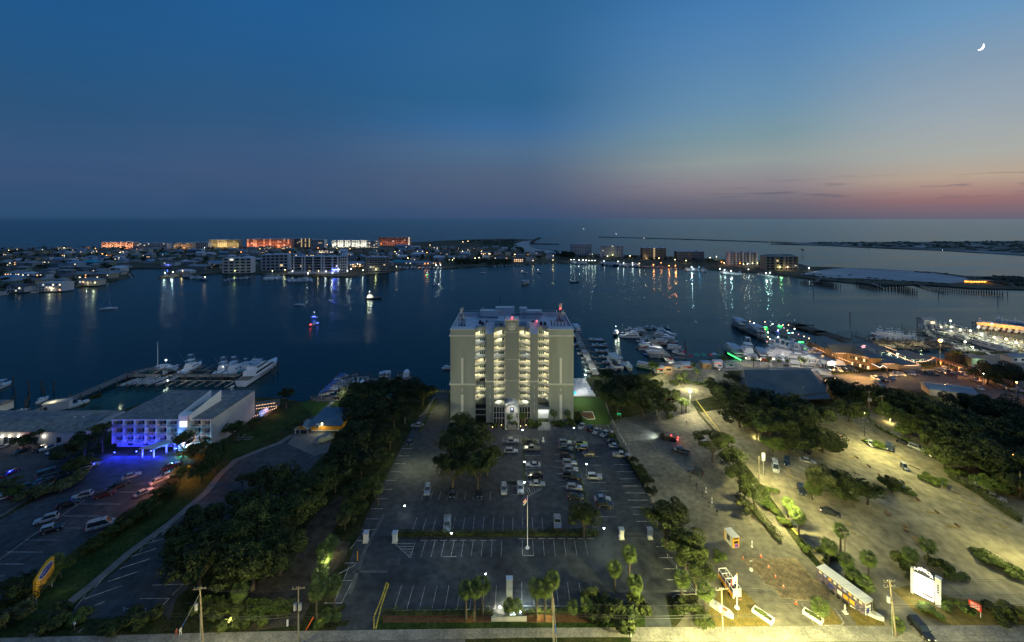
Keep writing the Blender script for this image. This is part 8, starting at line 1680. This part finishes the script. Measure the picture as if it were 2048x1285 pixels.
# timber rail round the planter oak
fr = thing('timber_fence','low timber rail fence round the large planter tree','fence',(0,0,0));fp = [(1600,955),(1628,972),(1658,988),(1683,992),(1705,998),(1716,994)]
for a,b in zip(fp,fp[1:]):
    A,B = P(*a),P(*b);MB().tube((A.x,A.y,0),(A.x,A.y,1.1),.1,.1,6).build('post',M['wood'],fr);[MB().tube((A.x,A.y,z),(B.x,B.y,z),.06,.06,5).build('rail',M['wood'],fr) for z in (.5,1.0)]
wl = thing('boundary_wall','low white block wall at the head of the sand lot','wall',(0,0,0));a,b = P(1708,832),P(1724,832);MB().box((a.x+b.x)/2,a.y,0,(b-a).length,.3,2.2).build('wall',M['offwhite'],wl)
def fence(pts,h,label,m='white',gap=2.4,pick=True,name='fence'):
    t = thing(name,label,'fence',(0,0,0));pp = [P(*p) for p in pts]
    for A,B in zip(pp,pp[1:]):
        n = max(1,int((B-A).length/gap)); 
        for i in range(n+1): q = A.lerp(B,i/n);MB().box(q.x,q.y,0,.12,.12,h).build('fence_post',M[m],t)
        for z in (h*.35,h*.92): MB().tube(A+Vector((0,0,z)),B+Vector((0,0,z)),.035,.035,4).build('fence_rail',M[m],t)
    return t
fence([(1210,805),(1218,830),(1232,858),(1255,900),(1285,965),(1308,1010)],1.2,'pale fence on the boundary between the tower lot and the street','galv');fence([(865,786),(898,786)],1.4,'pale railing at the waterside end of the narrow drive','offwhite',1.2);fence([(1725,838),(1770,864),(1822,892)],1.1,'white railing along the floodlit path','white');fence([(1335,1118),(1372,1166),(1392,1190)],1.2,'galvanised fence beside the lit oak by the street','galv');fence([(622,797),(725,795)],1.0,'thin rail fence along the lawn behind the cottage','offwhite',4);fence([(1148,795),(1190,794)],1.5,'white fence between the pool deck and the lawn','white',1.2)
MB().prism([tuple(P(*q))[:2] for q in ((1776,866),(1790,861),(1856,905),(1848,912))][::1],0,.06).build('floodlit_path',M['concrete'],kind='structure')
# ------------------------------------------------------------------ pool deck beside the tower
pd = MB().prism([tuple(P(*q))[:2] for q in ((1144,758),(1170,758),(1191,793),(1144,793))],-.5,.25).build('pool_deck',M['offwhite'],kind='structure')
t = thing('swimming_pool','turquoise lit swimming pool at the right foot of the tower','pool',(0,0,0));MB().prism([tuple(P(*q))[:2] for q in ((1140,781),(1146,782),(1150,784),(1154,787.5),(1150,788),(1153,790.5),(1140,790.5))],.1,.28).build('water',M['pool'],t);lamp(None,tuple(P(1166,768,4)),900,(.95,1,1),.4);lamp(None,tuple(P(1160,784,4)),1000,(.95,1,.98),.4);lamp(None,tuple(P(1160,800,2.5)),260,(1,.9,.4),.2)
lc = MB().box(0,0,.3,.6,1.8,.08).box(0,.8,.35,.6,.1,.5).mesh('frame',M['white'])
for i,(x_,y_) in enumerate(((1150,764),(1154,765),(1158,764),(1153,769),(1159,770),(1164,766),(1149,773),(1170,771),(1172,774),(1174,777),(1176,780),(1178,783),(1162,773),(1180,787))):
    o = ob('sun_lounger',lc,None,P(x_,y_,.25),R.uniform(-.6,.6),cat='sun lounger',group='loungers on the pool deck');auto(o,'white lounger on the pool deck',[(1154,766,'the deck lamp'),(1174,777,'the blue parasol'),(1149,774,'the turquoise pool'),(1162,770,'the middle of the deck')])
lamp_post(1171,764,3.2,(1,1,1),60,'cool','white lamp at the corner of the pool deck',globe=.25);t = thing('parasol','closed blue parasol at the edge of the pool deck','parasol',P(1184,782));MB().lathe(0,0,[(.8,.6),(.5,1.4),(.05,2.1)],8).build('canopy',M['blue'],t);MB().tube((0,0,0),(0,0,2.2),.04,.04,5).build('pole',M['white'],t)
t = thing('play_area','small wood edged sandpit on the tower lawn','sandpit',(0,0,0));pts_ = [(1166,825),(1185,825),(1190,839),(1176,840),(1160,832)];MB().prism([tuple(P(*q))[:2] for q in pts_],.02,.10).build('bark',M['mulch'],t)
for a,b in zip(pts_,pts_[1:]): A,B = P(*a),P(*b);MB().tube(A+Vector((0,0,.15)),B+Vector((0,0,.15)),.13,.13,4).build('edging',M['white'],t)
lamp(None,tuple(P(1190,815,5)),520,(1,.95,.35),.3)
# ------------------------------------------------------------------ lantern pier lights and coloured lights
LN = [(1500,645),(1508,648),(1516,653),(1530,646),(1545,650),(1558,651),(1566,652),(1556,663),(1568,658),(1575,663),(1585,668),(1597,671),(1608,675),(1556,676),(1560,683),(1536,676),(1540,680),(1550,684),(1618,679),(1552,692),(1534,686),(1530,661),(1536,667),(1492,650),(1577,652),(1589,660)]
for i,(x_,y_) in enumerate(LN):
    a = P(x_,y_,1.5);t = thing('pier_lantern','lantern','lantern',(a.x,a.y,-1.1),0,'small lanterns on the piers');MB().tube((0,0,0),(0,0,3.0),.05,.05,4).build('post',M['piling'],t);MB().ball((0,0,3.2),.32,n=5).build('globe',E[('bulb','white','shrimp')[i % 3]],t);auto(t,('warm','white','pink')[i % 3]+' lantern',[(1520,652,'the end of the lower lantern pier'),(1560,655,'the end of the upper lantern pier'),(1590,668,'the middle of the upper lantern pier'),(1545,684,'the middle of the lower lantern pier')])
def glow_box(px,py,key,pw,col,label,w=3,z=WZ+.3):
    a = P(px,py,z);t = thing('underwater_light',label,'light',a,0,'coloured lights at the water');MB().box(0,0,0,w,.6,.3).build('lens',E[key],t);MB().tube((0,.5,-1),(0,.5,.4),.08,.08,5).build('bracket',M['dark_metal'],t);lamp(t,(0,-.6,.6),pw*.35,col,.4)
for a in ((1532,655,'green',260,(.05,1,.15),'green glow at the tip of the upper lantern pier'),(1560,653,'green',80,(.05,1,.15),'small green glow on the upper lantern pier'),(1602,685,'green',260,(.05,1,.15),'large green glow below the restaurant pier'),(1556,661,'blue',80,(.1,.2,1),'blue glow beneath the upper lantern pier'),(1576,667,'cyan',60,(.1,.9,1),'cyan glow on the upper lantern pier'),(1595,695,'yellow',60,(.9,1,.1),'yellow green glow among the small charter boats'),(1614,699,'green',60,(.6,1,.1),'lime glow among the small charter boats'),(1563,556,'green',900,(.05,1,.2),'green glow at the tip of the island')): glow_box(*a)
for i in range(10): q = P(1456+i*2.2,706+i*1.6,1.0);MB().ball(tuple(q),.2,n=5).build('green_bulb',E['green'],PROTO.get(('boat','party','hull_green')) if False else None,label='bulb',cat='light') if False else None
t = thing('light_string','string of green bulbs along the dark charter boat','light string',(0,0,0));bulbs(P(1456,707,1.2),P(1481,720,1.2),12,t,'green',.2,.22);lamp(t,P(1468,716,1.2),130,(.05,1,.25),.3)
for (x_,y_,lab) in ((1492,728,'amber lamp at the promenade edge by the white charter boat'),(1547,730,'amber lamp at the promenade edge under the palms'),(1599,733,'amber lamp on the promenade below the restaurant pier'),(1521,731,'white lamp at the promenade between two amber ones')):
    lamp_post(x_,y_,3,(1,.6,.2) if 'amber' in lab else (1,1,.9),160,'warm' if 'amber' in lab else 'white',lab,globe=.28,group='promenade lamps')
for (x_,y_,p_,c_) in ((1470,712,120,(1,.95,.8)),(1498,715,300,(1,.9,.6)),(1545,713,400,(1,1,.95)),(1570,716,500,(1,1,.95)),(1600,722,500,(1,1,.92)),(1625,728,500,(1,1,.92)),(1645,733,400,(1,1,.9)),(1520,735,600,(1,1,.85)),(1575,737,500,(1,.95,.8)),(1425,735,260,(1,1,.8)),(1380,762,2600,(1,.95,.6)),(1320,742,500,(1,.95,.4)),(1308,741,350,(.9,1,.3)),(1315,688,350,(1,.95,.75)),(1332,706,350,(1,.95,.75)),(1340,722,200,(1,.9,.6)),(1302,676,200,(1,.9,.7)),(1172,703,420,(1,1,.75)),(1180,722,420,(1,1,.75)),(1188,738,420,(1,1,.75)),(690,786,420,(1,.95,.7)),(678,798,360,(1,.95,.6)),(672,768,160,(1,.97,.85)),(715,772,150,(1,.97,.85)),(740,800,150,(1,.95,.5)),(770,755,120,(.9,.95,1)),(105,800,300,(1,.85,.4)),(240,770,130,(1,.9,.55)),(380,746,260,(1,.98,.85)),(460,745,200,(.95,.98,1)),(500,760,260,(.85,.92,1)),(1165,772,0,(1,1,1))):
    if p_: lamp(None,tuple(P(x_,y_,4.5)),p_*2.2,c_,.4)
for i,(x_,y_) in enumerate(((1765,683),(1780,683),(1795,682),(1810,681),(1826,680),(1842,679))): lamp(None,tuple(P(x_,y_,3.5)),1000,(1,.92,.5),.3)
for i,(x_,y_,g_) in enumerate(((1882,668,'yellow'),(1902,668,'yellow'),(1901,655,'yellow'),(1920,674,'yellow'),(1941,676,'yellow'),(1963,684,'yellow'),(1988,690,'yellow'),(2012,694,'yellow'),(2032,701,'yellow'),(1957,668,'white'),(1983,662,'orange'),(1930,700,'white'))):
    lamp_post(x_,y_,4.5,(1,.93,.5),1900,g_,'lamp',globe=.42,group='lamps in the lit marina',dy=-1)['label'] = 'bright marina lamp over the moored boats, '+ORD[[1882,1901,1902,1920,1930,1941,1957,1963,1983,1988,2012,2032].index(x_)]+' of twelve'
for x_ in range(1962,2060,9): lamp(None,tuple(P(x_,652+(x_-1962)*.10,3.5)),600,(1,.60,.20),.4)
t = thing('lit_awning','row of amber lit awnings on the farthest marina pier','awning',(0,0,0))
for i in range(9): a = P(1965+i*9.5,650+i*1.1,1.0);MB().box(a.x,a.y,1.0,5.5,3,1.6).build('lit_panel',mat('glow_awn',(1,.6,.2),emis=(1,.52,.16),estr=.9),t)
# shoreline lamps of the island
SL = [(190,574,'yellow',900,(1,.93,.6)),(330,553,'white',800,(.85,1,.8)),(346,552,'cool',1500,(.9,1,.9)),(365,549,'warm',500,(1,.55,.2)),(470,549,'yellow',500,(.9,1,.3)),(410,562,'warm',120,(1,.6,.4)),(545,549,'yellow',500,(1,.85,.5)),(570,547,'yellow',600,(1,.9,.5)),(585,550,'white',300,(1,.97,.8)),(616,554,'white',1300,(1,.97,.7)),(637,549,'warm',400,(1,.75,.4)),(652,550,'white',900,(1,.97,.8)),(665,553,'white',900,(1,.98,.85)),(678,546,'white',400,(1,.98,.85)),(695,549,'white',500,(1,.97,.8)),(702,545,'white',800,(1,.97,.8)),(726,548,'white',500,(1,.97,.8)),(752,546,'yellow',600,(1,.93,.4)),(765,545,'yellow',500,(1,.93,.4)),(793,540,'warm',250,(1,.7,.5)),(850,534,'orange',400,(1,.3,.1)),(856,533,'orange',400,(1,.3,.1)),(872,537,'white',700,(1,1,.8)),(881,536,'white',700,(1,1,.8)),(905,526,'yellow',200,(1,.85,.3)),(1066,527,'warm',500,(1,.7,.3)),(1106,526,'warm',600,(1,.65,.25)),(1142,525,'white',600,(.9,1,.75)),(1148,525,'white',400,(.9,1,.75)),(1158,526,'white',2200,(.9,1,.8)),(1166,526,'white',400,(1,.97,.7)),(1172,526,'white',500,(1,.97,.7)),(1178,527,'white',600,(1,.97,.7)),(1184,527,'white',500,(1,.97,.7)),(1190,527,'white',500,(1,.97,.7)),(1208,528,'white',300,(1,.97,.9)),(1236,529,'white',500,(1,.97,.9)),(1247,532,'white',500,(1,.97,.9)),(1265,532,'white',500,(1,.97,.9)),(1279,533,'warm',400,(1,.8,.6)),(1307,536,'orange',2400,(1,.28,.06)),(1322,532,'orange',700,(1,.28,.06)),(1338,538,'orange',2600,(1,.28,.06)),(1351,538,'orange',4200,(1,.28,.06)),(1383,541,'cool',2800,(.85,1,.95)),(1398,541,'cyan',300,(.2,.6,1)),(1449,547,'cool',900,(.8,1,.85)),(1462,549,'cool',2400,(.8,1,.85)),(1440,545,'white',400,(.9,1,.8)),(1497,546,'white',300,(1,.95,.7)),(1532,554,'cool',3800,(.70,1,.70)),(1540,553,'cool',800,(.8,1,.8))]
for i,(x_,y_,g_,p_,c_) in enumerate(SL):
    t = lamp_post(x_,y_,4.6,c_,p_*1.2,g_,'lamp',globe=.5,r=.5,group='lamps along the island shore',dy=-2);nm = {'yellow': 'yellow','white': 'white','cool': 'cold white','warm': 'amber','orange': 'deep orange','cyan': 'blue'}[g_];auto(t,nm+' shore lamp',BM)
inl = random.Random(77)
IL = [(118,501),(85,502,'yellow'),(191,499,'orange'),(205,511,'orange'),(213,514,'orange'),(18,503,'yellow'),(128,498,'yellow'),(240,508,'yellow'),(271,495,'orange'),(360,494,'orange'),(368,498,'orange'),(379,500,'yellow'),(442,495,'orange'),(409,498,'white'),(468,497,'orange'),(482,507,'orange'),(538,495,'orange'),(559,494,'orange'),(636,498,'orange'),(655,491,'orange'),(642,508,'yellow'),(674,499,'yellow'),(762,490,'orange'),(756,494,'orange'),(875,504,'orange'),(892,508,'white'),(917,500,'warm'),(925,505,'warm'),(930,517,'warm'),(950,520,'warm'),(958,519,'warm'),(970,517,'yellow'),(980,511,'warm'),(963,505,'warm'),(948,500,'warm'),(820,485,'white'),(860,492,'warm'),(926,485,'warm'),(936,483,'warm'),(790,506,'warm'),(816,520,'warm'),(854,508,'orange'),(735,535,'warm'),(715,533,'warm'),(700,500,'warm'),(580,507,'orange'),(520,500,'yellow'),(1290,517,'warm'),(1318,520,'warm'),(1350,523,'warm'),(1372,525,'yellow'),(1420,519,'yellow'),(1433,517,'yellow'),(1443,528,'orange'),(1448,530,'warm'),(1480,531,'orange'),(1487,533,'warm'),(1495,532,'white'),(1505,531,'warm'),(1515,530,'yellow'),(1545,538,'yellow'),(1560,539,'yellow'),(1575,539,'warm'),(1260,515,'warm'),(1225,513,'yellow'),(1215,516,'white'),(1185,512,'white'),(1030,512,'warm'),(1045,512,'warm'),(1078,516,'yellow'),(1618,541,'white')]
for q in IL:
    g_ = q[2] if len(q) > 2 else 'yellow';c_ = {'yellow': (1,.85,.3),'orange': (1,.35,.08),'warm': (1,.65,.3),'white': (1,.97,.85)}[g_];t = lamp_post(q[0],q[1]+2,4.5,c_,1300,g_,'lamp',globe=.6,r=.5,group='lamps among the island houses',dy=-2);auto(t,{'yellow': 'yellow','white': 'white','warm': 'amber','orange': 'orange'}[g_]+' street lamp',IM)
# coloured navigation lights on the moving boats
for (x_,y_,k,c_,lab,w) in ((628,634,'blue',(.08,.12,1),'blue light strip on the small crossing boat',5),(621,650,'red',(1,.05,.1),'red light on the left end of the slim skiff',1.6),(635,647,'blue',(.4,.1,1),'violet light on the right end of the slim skiff',1.8),(854,550,'green',(.05,1,.3),'green light on the small boat near the marina',4),(852,552,'red',(1,.1,.05),'red light under the small green lit boat',1.4),(1337,539,'orange',(1,.2,.1),'orange light low over the water near the dock lamps',2)):
    glow_box(x_,y_,k,40,c_,lab,w*.6,z=.4)
bulb_m = MB().ball((0,0,0),.14,n=5).mesh('navigation_lamp',E['white'])
for (x_,y_,h_,lab) in ((629,630,3,'white lamp above the small crossing boat'),(1076,543,4,'white masthead lamp left of mid channel'),(1044,544,3,'warm lamp on the small cruiser'),(854,547,3,'white lamp above the green lit boat'),(1158,516,5,'x'),(1288,497,30,'pale green channel marker light beyond the towers'),(1232,467,2,'faint green light of a distant boat at sea'),(1167,456,2,'white light of the farthest boat at sea'),(1885,502,4,'white light on the distant boat below the barrier island'),(877,571,2.5,'small red light on the dark sailing boat')):
    if lab == 'x': continue
    a = P(x_,y_+2);o = ob('navigation_lamp',bulb_m,None,(a.x,a.y,h_),label=lab,cat='lamp',group='lights on the water');o.scale = (max(1,a.y/420),)*3
# ------------------------------------------------------------------ people
dm('skin',(.45,.28,.2),.6,.3);dm('hair',(.03,.02,.015),.7,.2);dm('cloth_dark',(.03,.032,.04),.9,.1);dm('cloth_white',(.65,.65,.63),.9,.1);dm('cloth_red',(.3,.08,.06),.9,.1)
def person(loc,rz,label,top='cloth_dark',legs='cloth_dark',stride=.12):
    t = thing('person',label,'person',loc,rz,'people');v = [(0,0,.92),(0,0,1.12),(0,0,1.38),(0,.01,1.50),(0,.03,1.60),(0,.03,1.70),(-.10,0,.88),(-.11,stride,.48),(-.11,stride*.3,.08),(-.11,stride*.3+.14,.04),(.10,0,.88),(.11,-stride*.6,.48),(.11,-stride*1.6,.10),(.11,-stride*1.6+.14,.05),
         (-.19,0,1.40),(-.24,-.05,1.14),(-.22,.08,.90),(-.22,.11,.82),(.19,0,1.40),(.24,.02,1.14),(.24,.12,.92),(.24,.14,.84)]
    e = [(0,1),(1,2),(2,3),(3,4),(4,5),(0,6),(6,7),(7,8),(8,9),(0,10),(10,11),(11,12),(12,13),(2,14),(14,15),(15,16),(16,17),(2,18),(18,19),(19,20),(20,21)]
    r_ = [.15,.13,.16,.06,.09,.09,.09,.065,.045,.04,.09,.065,.045,.04,.065,.045,.035,.035,.065,.045,.035,.035]
    me = bpy.data.meshes.new('body');me.from_pydata(v,e,[]);o = ob('body',me,t);me.materials.append(M['skin']);me.materials.append(M[top]);me.materials.append(M[legs]);md = o.modifiers.new('skin','SKIN')
    for i,q in enumerate(me.skin_vertices[0].data): q.radius = (r_[i],r_[i]*.85);q.use_root = (i == 0)
    md.use_smooth_shade = True;sb = o.modifiers.new('sub','SUBSURF');sb.levels = 1;sb.render_levels = 1
    dg = bpy.context.evaluated_depsgraph_get();nm = bpy.data.meshes.new_from_object(o.evaluated_get(dg));o.modifiers.clear();o.data = nm
    nm.materials.clear();[nm.materials.append(M[q]) for q in ('skin',top,legs)]
    for pl_ in nm.polygons: z = pl_.center.z;pl_.material_index = 0 if (z > 1.5 or (abs(pl_.center.x) > .2 and z < .98)) else (1 if z > .92 else 2)
    MB().ball((0,.01,1.72),.115,n=7,rz=.12).build('hair',M['hair'],t);MB().box(0,.12,1.64,.03,.04,.05).build('nose',M['skin'],t)
    return t
person(P(1391,882),0,'person in dark clothes standing left of the pair on the harbour street');person(P(1398,884),.5,'person in dark clothes standing next to the pale car on the street');person(P(1403,885),-.4,'person half hidden by the front of the pale car on the street','cloth_red')
person(P(353,1274),1.2,'person in reddish brown clothes walking on the left pavement','cloth_red','cloth_red');person(P(361,1272),1.2,'person in white clothes walking on the left pavement','cloth_white','cloth_white')
# ------------------------------------------------------------------ odds and ends near the bottom
t = thing('orange_marker','leaning orange safety marker beside the left utility pole','marker',P(612,1262));MB().tube((0,0,.1),(.9,1.2,1.6),.12,.12,6).build('tube',M['orange'],t)
t = thing('white_canister','white meter cabinet standing in the rough grass','cabinet',P(575,1252));MB().lathe(0,0,[(.2,0),(.2,1.1),(.12,1.2)],8).build('body',M['white'],t)
t = thing('bollard','pale bollard stump at the kerb end','bollard',P(1262,1274));MB().lathe(0,0,[(.15,0),(.13,.9)],8).build('post',M['white'],t)
t = thing('chain_barrier','white chain barrier across the verge of the side street','chain',(0,0,0));a,b = P(248,1224),P(292,1226)
for q in (a,b): MB().tube((q.x,q.y,0),(q.x,q.y,.9),.06,.06,6).build('post',M['white'],t)
MB().path([a.lerp(b,i/8)+Vector((0,0,.85-.5*math.sin(math.pi*i/8))) for i in range(9)],.025,4).build('chain',M['white'],t)
t = thing('round_sign','small round white sign in the grass of the left verge','sign',P(149,1260));MB().tube((0,0,0),(0,0,1.1),.04,.04,5).build('post',M['galv'],t);MB().tube((0,-.04,1.3),(0,.04,1.3),.28,.28,12).build('disc',M['white'],t)
t = thing('guy_wire','blue sleeved guy wire beside the leftmost utility pole','cable',P(360,1262));MB().tube((0,0,0),(3.2,1,6.5),.05,.05,5).build('wire',M['galv'],t);MB().tube((0,0,0),(.9,.28,1.9),.09,.09,6).build('sleeve',M['blue'],t)
t = thing('guy_wire','blue sleeved guy wire beside the pale middle pole','cable',P(1113,1285));MB().tube((0,0,0),(-.5,.6,8),.05,.05,5).build('wire',M['galv'],t);MB().tube((-.1,.12,1.6),(-.22,.25,3.2),.12,.12,6).build('sleeve',M['blue'],t)
t = thing('bench','white slatted bench under the two palms of the lot divider','bench',P(1588,1052),rad(-50));[MB().box(0,y_,.45,1.8,.1,.05).build('seat_slat',M['white'],t) for y_ in (-.2,0,.2)];[MB().box(0,.3,.6+k*.16,1.8,.05,.1).build('back_slat',M['white'],t) for k in range(3)];[MB().box(x_,0,0,.08,.5,.45).build('leg',M['white'],t) for x_ in (-.8,.8)]
t = thing('bin_stand','small white utility box in the tower lot lane above the cars','box',P(1086.5,884));MB().box(0,0,0,.9,.7,.3).box(0,0,.3,.5,.4,1.3).build('body',M['white'],t)
# trellised trailer frame beside the cottage lawn
t = thing('boat_trailer','empty boat trailer with curved hoops parked by the lawn behind the hotel','trailer',P(488,880),.1);[MB().tube((-3,s,.5),(3,s*.7,.5),.08,.08,5).build('frame_rail',M['galv'],t) for s in (-1,1)];[MB().path([(x_,-1,.5),(x_,-.8,1.6),(x_,0,2.1),(x_,.8,1.6),(x_,1,.5)],.05,5).build('hoop',M['galv'],t) for x_ in (-2,0)];[MB().tube((0,s*.9,.35),(0,s*1.1,.35),.35,.35,12).build('wheel',M['tyre'],t) for s in (-1,1)]
# pavers of the harbour street near the bottom, laid in rows where they can be told apart
pv = MB().box(0,0,0,.92,.62,.05,tx=.94,ty=.92).mesh('paver',M['paver']);pr_ = random.Random(4);pa,pb = P(1600,1120),P(1706,1232);k = 0
for j in range(34):
    for i in range(15):
        if k >= 300: break
        u_ = j/33;e = pa.lerp(pb,u_);q = Vector((e.x-1.2-i*.98-(.49 if j % 2 else 0),e.y+pr_.uniform(-.02,.02),0))
        if i > 13-j*.12: continue
        ob('paver',pv,street,(q.x,q.y,.012),pr_.uniform(-.04,.04),(1,1.35,1));k += 1
# ------------------------------------------------------------------ moon
D = 60000.0;mp_ = PY(1963.5,D);mz = CZ+(HZ-95.5)*D/F;r_ = 8.6*D/F;t = MB();o1 = [];i1 = []
for k in range(17):
    a = rad(-118+k*150/16);o1.append((r_*math.cos(a),r_*math.sin(a)))
for k in range(17):
    u_ = k/16;a = rad(-118+u_*150);w = .40*math.sin(math.pi*u_);i1.append((r_*math.cos(a)*(1-w),r_*math.sin(a)*(1-w)))
ce = (-.45*r_,.35*r_)
pts_ = [(x_+ce[0],0,z+ce[1]) for x_,z in o1];ptsi = [(x_+ce[0],0,z+ce[1]) for x_,z in i1]
t.loft([[(a[0],-60,a[2]),(b[0],-60,b[2]),(b[0],60,b[2]),(a[0],60,a[2])] for a,b in zip(pts_,ptsi)]);mo = t.build('moon',E['moon'],loc=(mp_.x,D,mz));tag(mo,'thin white crescent moon high at the right of the dusk sky','moon')
finish_labels()
